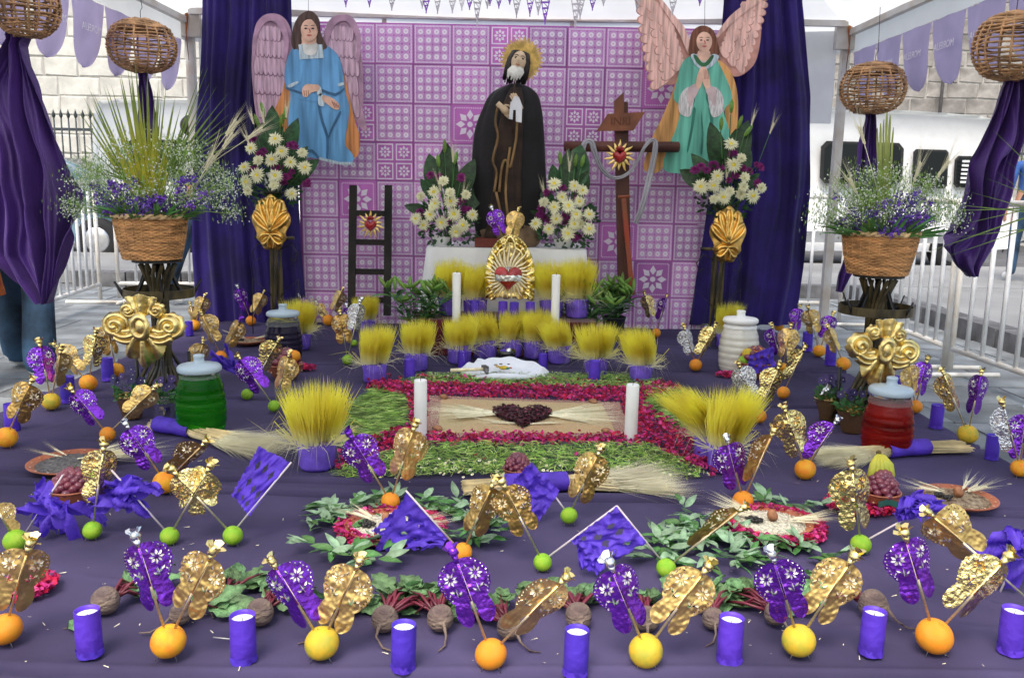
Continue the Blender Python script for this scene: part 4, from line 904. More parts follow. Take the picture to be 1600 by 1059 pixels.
def oval_h(u, v):
    a = atan2(u, v+.0); r = sqrt(u*u+v*v); rr = .93*(1+.045*cos(a*9))
    sq = 1-.16*math.exp(-((v+.35)/.16)**2)
    if abs(u)/sq > 1 or r/ (rr*(sq if abs(u) > .5 else 1)) > 1: return None
    h = .22*sqrt(max(0, 1-(r/rr)**2))+.03
    best = 9
    drops = [(0, -.25, 0, .82), (0, -.25, -.42, .72), (0, -.25, .42, .72), (0, -.28, -.82, .30), (0, -.28, .82, .30), (0, -.45, 0, -.86), (0, -.42, -.5, -.62), (0, -.42, .5, -.62)]
    for x0, y0, x1, y1 in drops:
        dx, dy = x1-x0, y1-y0; L_ = sqrt(dx*dx+dy*dy); t = ((u-x0)*dx+(v-y0)*dy)/L_/L_; s = ((u-x0)*-dy+(v-y0)*dx)/L_
        if 0 < t < 1.02:
            w = .16*(t**1.1)*sqrt(max(0, 1.04-t))*2.1+.02; e = abs(s)/w; best = min(best, abs(e-1)*w)
            if e < .4: h += .05*(1-e/.4)
    h += .17*math.exp(-(best/.042)**2)
    return h
# iron flower stands with baskets
m_strip = mat('stand_iron', (.012, .011, .010), .4, .1, var=0, col2=(.10, .075, .03), vs=20, stretch=(1, 1, .35))
m_wick = mat('wicker', (.58, .30, .12), .6, bump=1.0, bs=60, var=.3, vs=22, stretch=(.5, .5, 3)); m_wickl = mat('wicker_light', (.62, .42, .22), .6, bump=.6, bs=50, var=.25, vs=20)
def basket(cx_, rimy, boty, Y, wtop, wbot, label):
    a = at(cx_, rimy, Y); b = at(cx_, boty, Y); s = mpp(a); rt, rb = wtop/2*s, wbot/2*s; t = thing('wicker_basket', label, 'basket', (a.x, Y, b.z))
    h = a.z-b.z; n = 26; q = MB()
    for k in range(n):       # woven courses, each over and under the stakes
        z = h*(k+.5)/n; r = rb+(rt-rb)*((k+.5)/n)**.8; pts = []
        for i in range(49): ang = 2*pi*i/48; rr = r+.0028*(1 if (i//1+k) % 2 else -1); pts.append((rr*cos(ang), rr*sin(ang), z+.0006*sin(i)))
        q.tube(pts, h/n*.56, 5, caps=False)
    q.build('weave', m_wick, t, world=False)
    q = MB(); q.lathe([(0, .004), (rb*.97, .004), (rt*.95, h*.98)], 32, capb=False); q.build('lining', mat('lining_dark', (.10, .045, .02), .8), t, world=False)
    for s_ in range(24):
        ang = 2*pi*(s_+.5)/24; c_, sn = cos(ang), sin(ang); q = MB(); q.tube([((rb+.001)*c_, (rb+.001)*sn, 0), ((rb+(rt-rb)*.6+.003)*c_, (rb+(rt-rb)*.6+.003)*sn, h*.5), ((rt+.002)*c_, (rt+.002)*sn, h)], .0028, 5); q.build('stake', m_wick, t, world=False)
    q = MB()
    for w in range(2):
        pts = [((rt+.004+.005*cos(i*.9+w*pi))*cos(2*pi*i/96), (rt+.004+.005*cos(i*.9+w*pi))*sin(2*pi*i/96), h+.002+.005*sin(i*.9+w*pi)) for i in range(97)]; q.tube(pts, .0075, 6, caps=False)
    q.build('braided_rim', m_wickl, t, world=False)
    return t, a, rt
def stand(cx_, footy, Y, ztop, label, ringy, ringw):
    f = gp(cx_, footy); Yf = Y; t = thing('flower_stand', label, 'stand', (f.x, Yf, 0)); x0 = f.x
    for k in range(14):       # bundle of twisted straps
        a = 2*pi*k/14; pts = []
        for i in range(17):
            u = i/16; z = .10+(ztop-.12)*u; r = .030+.05*max(0, u-.80)/.20*.8+.05*max(0, .2-u)/.2; tw = a+u*2.2; pts.append((r*cos(tw), r*sin(tw), z))
        q = MB(); q.tube(pts, .008, 4, flat=.45); q.build('strap', m_strip, t, False, world=False)
    q = MB(); q.tube([(0, 0, .02), (0, 0, ztop-.005)], .012, 8); q.build('pole', m_black, t, world=False)
    zr = at(cx_, ringy, Y).z; rr = ringw/2*mpp(at(cx_, ringy, Y)); q = MB()
    q.lathe([(rr, zr-.018), (rr+.003, zr-.018), (rr+.003, zr+.018), (rr, zr+.018), (rr, zr-.018)], 36); q.build('ring', m_strip, t, False, world=False)
    for k in range(4):
        a = 2*pi*k/4+.5; q = MB(); q.tube([(.03*cos(a), .03*sin(a), ztop-.06), (.05*cos(a), .05*sin(a), zr+.08), (rr*.6*cos(a), rr*.6*sin(a), zr), (rr*cos(a), rr*sin(a), zr-.005), ((rr+.03)*cos(a), (rr+.03)*sin(a), zr+.05)], [.009, .009, .009, .009, .004], 4, flat=.4); q.build('bracket', m_black, t, world=False)
    for k in range(4):
        a = 2*pi*k/4+.35; q = MB(); q.tube([(.03*cos(a), .03*sin(a), .26), (.06*cos(a), .06*sin(a), .20), (.11*cos(a), .11*sin(a), .10), (.135*cos(a), .135*sin(a), .012), (.16*cos(a), .16*sin(a), .012)], .008, 5, flat=.5); q.build('leg', m_strip, t, world=False)
    for k in range(3):
        a = 2*pi*k/3+.9; q = MB(); q.tube([(.12*cos(a), .12*sin(a), .005), (.12*cos(a), .12*sin(a), .24)], .0075, 6); q.build('upright_bar', m_black, t, world=False)
    q = MB(); q.lathe([(.0, ztop-.012), (.10, ztop-.012), (.10, ztop-.004), (0, ztop-.004)], 20); q.build('top_plate', m_black, t, False, world=False)
    return t
BY = 3.56
bL, baL, rL = basket(235, 338, 404, BY, 108, 84, 'woven wicker basket full of white filler flowers at the left')
stand(237, 655, BY, at(235, 404, BY).z, 'twisted black iron flower stand carrying the left basket', 456, 104)
bR, baR, rR = basket(1376, 365, 428, BY, 112, 86, 'woven wicker basket full of white filler flowers at the right')
stand(1366, 672, BY, at(1376, 428, BY).z, 'twisted black iron flower stand carrying the right basket', 483, 108)
def ornament(px, py, w, h, Y, lab, hf, m, tilt=0, N=150, dz=.060):
    c = at(px, py, Y); s = mpp(c); t = thing('gilded_ornament', lab, 'ornament', c)
    ct_, st_ = cos(tilt), sin(tilt)
    P = lambda u, v, h_: c+Vector(((u*ct_-v*st_*h/w)*w/2*s, -h_*dz/.4, (v*ct_+u*st_*w/h)*h/2*s))
    relief('relief', N, P, hf, m, t); return t
ornament(229, 513, 128, 120, 3.38, 'large gilded baroque cartouche in front of the left basket stand', cross_h, m_gold2, 0)
ornament(1374, 549, 114, 118, 3.36, 'large gilded baroque cartouche in front of the right basket stand', cross_h, m_gold2, -.12)
ornament(425, 348, 62, 90, 5.26, 'oval gilded shell ornament below the left tall flowers', oval_h, m_gold, .0, 110, .050)
ornament(1136, 367, 58, 92, 5.26, 'oval gilded shell ornament below the right tall flowers', oval_h, m_gold, .0, 110, .050)
# tall pedestals behind the oval ornaments
for px, py, lab in ((428, 392, 'tall black and gold iron pedestal before the left curtain'), (1128, 412, 'tall black and gold iron pedestal before the right curtain')):
    a = at(px, py-90, 5.33); t = thing('iron_pedestal', lab, 'pedestal', (a.x, 5.33, 0)); zt = a.z
    for k in range(6):
        ang = 2*pi*k/6; q = MB(); q.tube([((.030+.05*max(0, .15-u/12)*6)*cos(ang+u*.12), (.030+.05*max(0, .15-u/12)*6)*sin(ang+u*.12), .01+(zt-.01)*u/12) for u in range(13)], .010, 4, flat=.5); q.build('strap', m_strip, t, False, world=False)
    for s in (-1, 1):
        q = MB(); q.tube([(s*.03, -.02, .62*zt), (s*.10, -.02, .66*zt), (s*.14, -.02, .60*zt), (s*.12, -.02, .54*zt), (s*.09, -.02, .56*zt)], .004, 5); q.tube([(s*.03, -.02, .30*zt), (s*.14, -.02, .42*zt), (s*.15, -.02, .20*zt), (s*.15, -.02, .03*zt)], .003, 5); q.build('scroll', m_black, t, world=False)
    q = MB(); q.tube([(-.12, -.02, .70*zt), (.12, -.02, .70*zt)], .012, 6); q.build('cross_bar', m_strip, t, world=False)
    q = MB(); q.lathe([(0, zt), (.08, zt), (.08, zt+.01), (0, zt+.01)], 20); q.build('top_plate', m_black, t, world=False)
    q = MB(); q.lathe([(.045, zt+.01), (.055, zt+.06), (.05, zt+.12)], 20, capb=True); o = q.build('vase', m_wax, None, world=False); o.location = (a.x, 5.33, 0.001); tag(o, 'small white vase holding tall flowers at the %s curtain' % ('left' if px < 800 else 'right'), 'vase')

# ================================================================ CENTRAL GOLD RELIQUARY
c = at(797, 418, 5.0); s = mpp(c); t = thing('gold_shrine', 'golden draped shrine with a red heart in flames', 'shrine', at(797, 470, 5.0))
def shr(u, v):
    w = .98*(1-max(0, v*.5+.1)**2.2*.98) if v > -.2 else .98
    w = max(0, .97*sqrt(max(0, 1-((v+.35)/1.32)**2)) if v > -.35 else .97-.05*(v+.35)**2)
    if abs(u) > w or v < -.97+.03*sin(u*12): return None
    ix = .56*sqrt(max(0, 1-((v+.1)/.85)**2)) if v > -.1 else .56
    e = abs(u)/max(ix, .01)
    a = atan2(u, v+.4)
    if e < 1: return .02+.02*noise.noise(Vector((u*5, v*5, 0)))
    return .22+.10*sin((e-1)*5)+.07*sin(a*26+v*3)+.05*noise.noise(Vector((u*9, v*9, 0)))
relief('draped_frame', 100, lambda u, v, h_: c+Vector((u*40*s, -h_*.14, v*52*s+.005)), shr, m_goldfoil2, t, .004)
q = MB()
tre = [(782, 408), (778, 398), (782, 390), (789, 386), (790, 378), (797, 368), (804, 378), (805, 386), (812, 390), (816, 398), (812, 408)]
q.tube([at(x, y+2, 4.95) for x, y in spline(tre, 5, False)], .008, 8); q.build('arch_rim', m_goldfoil2, t)
hc_ = at(794, 432, 4.93)
for k in range(30):
    a = 2*pi*k/30+.1; q = MB(); r1 = (.115+.012*(k % 2)+(.05 if abs(a-pi/2) < .7 else 0)); wray(q, hc_+Vector((0, .012+.004*(k % 2), 0)), a, .055, r1*1.12, .0085, .006, .008); q.build('ray', m_palegold, t)
q = MB(); heart_dome(q, hc_+Vector((0, 0, -.004)), .082, .045, 0, .98, 7); hb = q.build('heart', m_heart, t)
q = MB(); n = 24
def band(u, v):
    x = (u*2-1)*.073; z = -.006+(v-.5)*.034+.002*sin(u*30); e = (x/.082)**2+((z+.01)/.085)**2
    return hc_+Vector((x, -.045*sqrt(max(0, 1-e))*1.03-.003, z))
q.grid(band, n, 6); q.build('silver_band', m_silfoil, hb and t)
q = MB(); 
for k in range(7): a = pi/2+(k-3)*.35; q.tube([hc_+Vector((0, -.035, .042)), hc_+Vector((.02*cos(a), -.045, .042+.022*sin(a)))], [.003, .001], 5)
q.tube([hc_+Vector((0, -.05, .05)), hc_+Vector((0, -.048, .015))], .002, 5); q.build('thorn_star', m_silfoil, t)

# ================================================================ WICKER GLOBES AND PURPLE DRAPES
m_rat = mat('rattan', (.44, .25, .12), .6, bump=.4, bs=60, var=.3, vs=15)
def globe(px, py, rx, ry, Y, label, dense):
    c = at(px, py, Y); s = mpp(c); a, b = rx*s, ry*s; t = thing('wicker_globe', label, 'lamp', c); rr = random.Random(int(px)); n = 22; q = MB()
    for k in range(1, n):
        th = pi*k/n; r = a*sin(th)**.75; z = b*cos(th)
        wv = [(r+.004*(1 if (i+k) % 2 else -1))*1.0 for i in range(41)]
        jit = rr.uniform(-.004, .004)
        q.tube([(wv[i]*cos(2*pi*i/40), wv[i]*sin(2*pi*i/40), z+jit+.003*sin(i*.7+k)) for i in range(41)], .0080 if k < 7 else .0045, 5, caps=False)
    for k in range(7):
        r = a*(.08+.08*k)*.9; z = b*sqrt(max(0, 1-(r/a)**2.6)); q.tube([(r*cos(2*pi*i/24), r*sin(2*pi*i/24), z) for i in range(25)], .006, 5, caps=False)
    q.build('weave', m_rat, t, world=False)
    for k in range(18):
        an_ = 2*pi*k/18+.05*(k % 2); pr = []
        for i in range(15): th = pi*i/14; pr.append((a*sin(th)**.75*cos(an_), a*sin(th)**.75*sin(an_), b*cos(th)))
        q = MB(); q.tube(pr, .0052, 5); q.build('rib', m_rat, t, world=False)
    q = MB(); q.tube([(0, 0, b), (0, 0, b+.05), (.012, 0, b+.07), (0, 0, max(b+.09, TZ-.05-c.z))], .0018, 5); q.build('hook', m_black, t, world=False)
    return c, a, b
globe(40, 10, 49, 46, 3.95, 'nearer left wicker globe lamp with a long drape', 0)
globe(222, 73, 51, 39, 5.2, 'farther left wicker globe lamp above the basket flowers', 0)
globe(1582, 73, 56, 50, 3.85, 'nearer right wicker globe lamp at the picture edge', 0)
globe(1364, 139, 48.5, 38, 5.3, 'farther right wicker globe lamp above the basket flowers', 0)
curtain('long purple satin drape hanging from the nearer left globe', [(54, 10, 46), (64, 14, 42), (72, 8, 40), (130, -28, 62), (220, -34, 86), (300, -30, 122), (320, -26, 126), (400, -8, 106), (440, 24, 92), (474, 60, 78)], 3.97, 3.2, m_satin, 21, 'drape', 90, 90, .06, 'drape', .32)
curtain('slim dark purple drape hanging from the farther left globe', [(110, 214, 230), (122, 217, 231), (160, 213, 242), (230, 213, 250), (290, 216, 246)], 5.2, 2.2, m_satin, 22, 'drape', 40, 50, .04, 'drape')
curtain('long purple satin drape hanging from the nearer right globe', [(118, 1574, 1596), (128, 1572, 1600), (200, 1540, 1596), (300, 1505, 1580), (360, 1490, 1570), (385, 1474, 1560), (415, 1490, 1540), (432, 1510, 1530)], 3.87, 3.0, m_satin, 23, 'drape', 90, 80, .055, 'drape', .30)
curtain('slim purple drape hanging from the farther right globe', [(174, 1352, 1364), (186, 1352, 1366), (230, 1340, 1368), (320, 1330, 1372), (400, 1318, 1350), (430, 1308, 1330), (456, 1308, 1314)], 5.3, 2.2, m_satin, 24, 'drape', 40, 60, .04, 'drape')
# ================================================================ FOIL FLAGS
def half_outline(s):
    """inner and outer edge (in flag lengths) of one half sheet at s from top 0 to bottom 1"""
    if s < .62: o = .37*sqrt(max(0, 1-((s-.31)/.32)**2)) if s < .31 else .37-.125*((s-.31)/.31)**2
    else: o = .245+.045*sin((s-.62)/.38*pi*.9)
    if s > .82: o = .155+(o-.155)*sqrt(max(0, 1-((s-.82)/.18)**2))
    if s < .62: i = 0
    else: i = .008+.030*min(1, (s-.62)/.08)
    if s > .82: i = .155-(.155-i)*sqrt(max(0, 1-((s-.82)/.18)**2))
    if s < .62: o += .016*abs(sin(s*30))
    o = max(o, .012)
    return i, max(o, i+.004)
def flag_mesh(var, mats):
    rr = random.Random(100+var); fold = (.25, .45, .75, .35, .95, .55, .3, .65)[var % 8]; curl = rr.uniform(-.22, .25)
    def P(x, s, side, off=0.0):
        a = fold; ca, sa = cos(a), sin(a)
        X = side*x*ca; Y = x*sa + curl*x*x*2.2 + .030*noise.noise(Vector((x*4*side, s*4, var*3)))+.012*noise.noise(Vector((x*17*side, s*15, var*7)))
        return Vector((X+side*off*sa, Y-off*ca, -s))
    N = 26; M = 6; q = MB()
    holes = []
    for k in range(8): an_ = k*pi/4+.2; holes.append((.185+cos(an_)*.068, .26+sin(an_)*.068, an_, .040, .015))
    for k in range(9): s_ = .09+k*.058; holes.append((half_outline(s_)[1]-.040, s_, 0, .013, .013))
    holes += [(.15, .49, 1.5, .07, .008), (.20, .46, -.6, .04, .014), (.11, .50, -2.4, .035, .014), (.08, .13, 1.2, .035, .012), (.24, .13, .4, .022, .010)]
    for side in (-1, 1):
        def G(u, v):
            s = v*.999; i, o = half_outline(s); return P(i+(o-i)*u, s, side)
        def keep(u, v):
            i, o = half_outline(v*.999); x = i+(o-i)*u
            for hx_, hy_, an_, la, lb in holes:
                dx, dy = x-hx_, v-hy_; p1 = dx*cos(an_)+dy*sin(an_); p2 = -dx*sin(an_)+dy*cos(an_)
                if (p1/la)**2+(p2/lb)**2 < 1: return False
            return True
        q.grid(G, 26, 72, keep=keep)
    # the narrow tube along the fold and the gathered neck
    q.tube([(0, -.006, .02), (0, -.008, -.3), (0, -.008, -.62)], [.018, .017, .016], 6, 0)
    sheet = q.mesh('foil_sheet', mats[0])
    c = MB()
    def pet(x, s, a, r0, r1, w, side, lift):
        ca, sa = cos(a), sin(a); f = lambda u, v, o: P(abs(x+u*ca-v*sa), s+u*sa+v*ca, side, o)
        m = r0+(r1-r0)*.45
        for o in (lift, -lift):
            c.add([f(r0, 0, o*.4), f(m, -w, o), f(r1, 0, o*.5), f(m, w, o*1.6)], [(0, 1, 2, 3)])
    for side in (-1, 1):
        cx_, cs = .185, .26
        for k in range(8): pet(cx_, cs, k*pi/4+.2, .030, .104, .016, side, .016)
        for k in range(11):
            s = .05+k*.052; i, o = half_outline(s); pet(o-.032, s, 1.2+k*.12, -.013, .013, .009, side, .012)
        pet(.16, .47, 1.5, -.075, .075, .006, side, .006); pet(.20, .46, -.6, 0, .065, .016, side, .007); pet(.13, .50, -2.4, 0, .065, .015, side, .007); pet(.09, .12, 1.2, -.03, .03, .010, side, .006); pet(.27, .48, 1.0, -.03, .03, .010, side, .006)
    cut = c.mesh('cut_pattern', mats[1], False)
    return sheet, cut
def knob_mesh(m, seed):
    rr = random.Random(seed); q = MB()
    q.sphere((0, 0, 0), .010, 8, 6, fn=lambda p: p*(1+.5*noise.noise(p*160+Vector((seed, 0, 0)))))
    for k in range(5):
        a = 2*pi*k/5+rr.uniform(-.3, .3); e = rr.uniform(.2, 1.1); d = Vector((cos(a)*cos(e), sin(a)*cos(e), sin(e))); s = d.cross(Vector((0, 0, 1))).normalized()*.008
        q.add([Vector((0, 0, 0))-s*.4, Vector((0, 0, 0))+s*.4, d*.016+s+Vector((0, 0, .004)), d*.021, d*.016-s], [(0, 1, 2, 3, 4)])
    q.tube([(0, 0, -.006), (0, 0, -.022)], [.0075, .0035], 6)
    return q.mesh('foil_knob', m)
FM = {'G': (mat('foil_matte_gold', (.86, .60, .22), .42, 1, bump=.12, bs=12, var=.1), m_palegold), 'B': (m_goldfoil2, m_goldfoil), 'P': (m_purfoil, m_pale), 'S': (m_silfoil, m_pale), 'W': (mat('foil_bronze', (.62, .39, .13), .36, 1, bump=.15, bs=12, var=.12), m_palegold)}
FMESH = {k: [flag_mesh(v, m) for v in range(8)] for k, m in FM.items()}
KM = {'g': [knob_mesh(m_goldfoil2, i) for i in range(4)], 's': [knob_mesh(m_silfoil, i+4) for i in range(3)], 'p': [knob_mesh(m_purfoil, i+8) for i in range(2)]}
_q = MB(); _q.tube([(0, 0, 0), (0, 0, .5), (0, 0, 1)], .0027, 6); STICK = _q.mesh('stick', m_wood)
CNAME = {'G': 'gold', 'B': 'bright gold', 'P': 'purple', 'S': 'silver', 'W': 'bronze gold'}
def flagat(base, tip, col, label, yaw=None, L=None, knob=None, var=None):
    base = Vector(base); tip = Vector(tip); d = tip-base; S = d.length
    t = thing('foil_flag', label, 'foil flag', base, 'foil flags on sticks')
    if yaw is None: yaw = rnd(-.5, .5)
    t.matrix_basis = Matrix.Translation(base) @ align(d, yaw)
    inst('stick', STICK, t, scale=(1, 1, S-.006))
    v = R.randrange(8) if var is None else (var+5*R.randrange(2)) % 8; sh, cu = FMESH[col][v]; L = L or .145
    L = min(L, S*.92)
    inst('foil_sheet', sh, t, (0, 0, S-.018), scale=L); inst('cut_pattern', cu, t, (0, 0, S-.018), scale=L)['kind'] = 'stuff'
    kk = knob or R.choice('ggs' if col == 'P' else 'g'); inst('foil_knob', R.choice(KM[kk]), t, (0, 0, S), (0, 0, rnd(0, 6)), rnd(.9, 1.25))
    return t
# ---------------------------------------------------------------- fruit
def citrus(name, c1, c2, seed):
    m = mat(name, c1, .36, bump=.35, bs=38, col2=c2, vs=1.6, spec=.4, objvar=.06)
    q = MB(); q.sphere((0, 0, 0), 1, 28, 18, sc=(1, 1, .95), fn=lambda p: p*(1+.022*noise.noise(p*1.4+Vector((seed, 0, 0)))) - Vector((0, 0, .07*math.exp(-((p.x**2+p.y**2)/.02))))*(1 if p.z > 0 else -1))
    q.sphere((0, 0, .90), .055, 8, 4, 1, sc=(1, 1, .4))
    return q.mesh('citrus', [m, mat('citrus_navel', (.18, .16, .05), .7)])
CIT = {'o': citrus('orange_peel', (.86, .28, .018), (.72, .30, .02), 1), 'y': citrus('yellow_peel', (.80, .40, .02), (.84, .26, .02), 2), 'g': citrus('green_yellow_peel', (.74, .46, .03), (.44, .40, .04), 3), 'l': citrus('lime_peel', (.20, .44, .02), (.30, .48, .03), 4)}
CN = {'o': 'orange', 'y': 'yellow orange', 'g': 'green tinged orange', 'l': 'lime'}
_q = MB(); _q.tube([(0, 0, 0), (0, 0, 1)], .0011, 5); PIN = _q.mesh('toothpick', m_pale)
def fruit(px, py, d, k, loc, flags=(), pins=True):
    z = .03
    for _ in range(3): p = gp(px, py, z); z = d/2*mpp(p)*.97
    r = d/2*mpp(p); base = 'lime' if k == 'l' else 'orange'
    lab = '%s %s' % (CN[k] if k != 'l' else 'green lime', loc)
    t = thing(base, lab, base, (p.x, p.y, p.z), 'citrus fruits holding the flags')
    t.location = (p.x, p.y, p.z)
    b = inst('peel', CIT[k], t, rot=(rnd(-.5, .5), rnd(-.5, .5), rnd(0, 6)), scale=r)
    if pins and d > 24:
        for a in (-2.2, -.9):
            dd = Vector((cos(a)*.8, sin(a)*.35-.1, -.75)); inst('toothpick', PIN, t, dd*r*.6, (0, 0, 0), mtx=Matrix.Translation(dd*r*.75) @ Vector(dd).to_track_quat('Z', 'Y').to_matrix().to_4x4() @ Matrix.Diagonal((1, 1, r*.55, 1)))
    for i, f in enumerate(flags):
        tx, ty, col = f[:3]; o = f[3] if len(f) > 3 else {}
        dy = o.get('dy', rnd(-.02, .02)); T = at(tx, ty, p.y+dy); d0 = (T-p).normalized(); B = p+d0*r*.93
        side = 'left' if tx < px else 'right'
        lab2 = o.get('lab') or '%s foil flag leaning %s, %s %s' % (CNAME[col].replace('bronze gold', 'bronze'), side, base, loc)
        if len(lab2.replace('-', ' ').split()) > 16: lab2 = lab2.replace('foil flag leaning', 'flag leaning')
        flagat(B, T, col, lab2, o.get('yaw'), o.get('L'), o.get('k'), o.get('v'))
    return t
F = fruit
# front row, left to right
F(8, 982, 50, 'o', 'at the bottom left corner', [(47, 848, 'G', dict(yaw=.5, L=.15, v=1))])
F(263, 1001, 54, 'y', 'between the two leftmost front candles', [(211, 838, 'P', dict(k='s', yaw=.2, v=0)), (334, 860, 'G', dict(yaw=-.25, v=3))])
F(503, 1004, 54, 'g', 'between the second and third front candles', [(424, 876, 'P', dict(k='g', yaw=.1, v=0)), (562, 876, 'G', dict(yaw=-.2, v=0))])
F(767, 1021, 50, 'o', 'between the third and fourth front candles', [(708, 862, 'P', dict(k='p', yaw=0, v=0)), (884, 902, 'G', dict(yaw=.45, v=3, L=.15))])
F(1009, 1016, 54, 'g', 'between the fourth and fifth front candles', [(952, 878, 'P', dict(k='s', yaw=.3, v=1)), (1107, 884, 'G', dict(yaw=-.1, v=0))])
F(1248, 1000, 52, 'g', 'between the fifth and sixth front candles', [(1206, 866, 'P', dict(k='s', yaw=-.1, v=0)), (1335, 868, 'G', dict(yaw=-.1, v=3))])
F(1460, 993, 56, 'o', 'between the sixth and seventh front candles', [(1413, 832, 'P', dict(k='g', yaw=.15, v=1)), (1577, 868, 'B', dict(yaw=.1, v=1, L=.15))])
F(1632, 958, 32, 'l', 'just outside the right edge', [(1450, 800, 'G', dict(yaw=-.2, v=3, L=.15))])
# lime row
F(24, 844, 36, 'l', 'nearest to the left picture edge', [(-14, 780, 'W', dict(L=.11))])
F(144, 828, 29, 'l', 'below the bowl of grapes and limes', [(163, 694, 'B', dict(yaw=.6, v=2, L=.15, k='g'))])
F(265, 837, 29, 'l', 'with a long white stick at left', [(329, 727, 'B', dict(yaw=-.2, v=3, L=.135))])
F(364, 836, 31, 'l', 'beside the big purple paper banner', [(268, 733, 'B', dict(yaw=.2, v=1, L=.13))])
F(848, 878, 29, 'l', 'in the middle below the wheat broom', [(784, 752, 'W', dict(yaw=.1, v=0, L=.135))])
F(1041, 887, 31, 'l', 'below the right leaf wreath', [(1163, 792, 'W', dict(yaw=.9, v=1, L=.15))])
F(723, 862, 30, 'o', 'half hidden behind a front purple flag', [(772, 752, 'W', dict(yaw=-.2, v=0, L=.14))])
F(610, 783, 30, 'o', 'above the left leaf wreath', [(545, 676, 'P', dict(yaw=.2, v=1, L=.15, k='p')), (648, 664, 'G', dict(yaw=-.2, v=1, L=.16))])
F(889, 805, 27, 'l', 'in front of the central wheat broom', [(938, 702, 'W', dict(yaw=-.3, v=1, L=.15))])
F(1161, 782, 33, 'o', 'at the plate of white seeds', [(1136, 686, 'P', dict(yaw=.2, v=1, L=.15, k='s')), (1209, 672, 'W', dict(yaw=.9, v=2, L=.16))])
F(1345, 850, 32, 'l', 'below the bowl of grapes and bananas', [(1330, 724, 'B', dict(yaw=.1, v=1, L=.17))])
# right half, going back
F(1258, 733, 33, 'y', 'left of the red jar', [(1225, 636, 'B', dict(yaw=-.1, v=1, L=.165)), (1308, 656, 'P', dict(yaw=.4, v=0, L=.15))])
F(1186, 650, 23, 'o', 'below the silver flag', [(1154, 568, 'S', dict(yaw=-.2, v=1, L=.15)), (1218, 570, 'B', dict(yaw=.2, v=1, L=.15))])
F(1224, 613, 20, 'o', 'behind the bright gold flag', [(1258, 542, 'B', dict(yaw=.5, v=2, L=.16))])
F(1223, 575, 18, 'y', 'behind the purple paper at right', [(1206, 508, 'P', dict(L=.15)), (1236, 508, 'G', dict(L=.16))])
F(1087, 570, 20, 'o', 'left of the white jar', [(1069, 510, 'S', dict(L=.14)), (1118, 508, 'B', dict(yaw=.3, v=2, L=.17))])
F(1025, 520, 15, 'o', 'at the foot of the backdrop on the right', [(1007, 458, 'B', dict(L=.15, k='g')), (1042, 462, 'P', dict(L=.15))])
F(1280, 548, 20, 'y', 'between the two small back candles', [(1263, 480, 'G', dict(L=.15)), (1302, 490, 'P', dict(L=.14))])
F(1217, 510, 15, 'y', 'at the foot of the right curtain', [(1204, 462, 'G', dict(L=.15)), (1234, 466, 'G', dict(L=.15))])
F(1318, 568, 22, 'y', 'behind the right gilded cartouche', [(1294, 510, 'G', dict(L=.14, v=2))])
F(1171, 512, 12, 'y', 'behind the white jar', [(1172, 462, 'W', dict(L=.15))])
F(1118, 506, 12, 'y', 'behind the grass pot at the right pedestal', [(1098, 486, 'P', dict(L=.12)), (1134, 462, 'G', dict(L=.15))])
F(1430, 635, 22, 'o', 'right of the right gilded cartouche', [(1420, 566, 'G', dict(L=.15)), (1449, 560, 'P', dict(L=.15))])
F(1512, 678, 31, 'g', 'between the two candles at right platform edge', [(1473, 580, 'B', dict(L=.16, v=2)), (1534, 580, 'P', dict(L=.16))])
F(1594, 731, 28, 'y', 'near the right edge above the plate', [(1566, 628, 'S', dict(L=.17, v=2, yaw=.5, lab='grey silver foil flag above the orange near the right edge')), (1604, 640, 'P', dict(L=.16))])
F(1240, 530, 16, 'o', 'beside the rear right candle', [(1250, 478, 'P', dict(L=.14))])
# left half, going back
F(10, 683, 33, 'y', 'at the left edge beside a small candle', [(50, 594, 'W', dict(yaw=.1, v=1, L=.155))])
F(80, 627, 28, 'g', 'in front of the jeans legs', [(61, 534, 'P', dict(yaw=.7, v=1, L=.16)), (95, 545, 'G', dict(L=.15))])
F(138, 598, 27, 'y', 'right of the jeans legs', [(85, 538, 'G', dict(L=.15, k='g')), (150, 518, 'B', dict(L=.15, v=3))])
F(182, 578, 23, 'y', 'behind the left standing small candle', [(165, 502, 'W', dict(L=.15, v=4, yaw=.8))])
F(168, 678, 24, 'o', 'left of the green jar', [(110, 607, 'P', dict(yaw=.3, v=1, L=.14, k='g')), (244, 604, 'G', dict(yaw=.3, v=1, L=.14))])
F(258, 753, 38, 'y', 'above the row of limes at left', [(196, 662, 'P', dict(yaw=.5, v=1, L=.14, k='s')), (322, 690, 'W', dict(yaw=.8, v=1, L=.15))])
F(428, 634, 19, 'l', 'right of the green jar', [(372, 556, 'P', dict(yaw=.2, v=1, L=.16, k='g')), (452, 552, 'G', dict(yaw=-.3, v=1, L=.15))])
F(386, 616, 18, 'l', 'half hidden behind a purple flag', [(436, 530, 'B', dict(yaw=.5, v=1, L=.15, k='g'))])
F(345, 557, 19, 'o', 'behind the shredded purple paper', [(314, 488, 'G', dict(L=.16, v=3)), (376, 498, 'W', dict(L=.15, v=1, k='p'))])
F(304, 508, 18, 'y', 'behind the left gilded cartouche', [(320, 461, 'G', dict(L=.15)), (297, 474, 'W', dict(L=.14))])
F(328, 494, 13, 'y', 'at the foot of the left curtain', [(310, 446, 'P', dict(L=.15, k='s')), (346, 450, 'G', dict(L=.15))])
F(392, 501, 16, 'o', 'in front of the left curtain', [(371, 447, 'P', dict(L=.16, k='s', yaw=.4)), (412, 456, 'G', dict(L=.15))])
F(513, 500, 18, 'o', 'between the back left grass pots', [(494, 472, 'B', dict(L=.13, v=1, k='s')), (535, 452, 'G', dict(L=.15))])
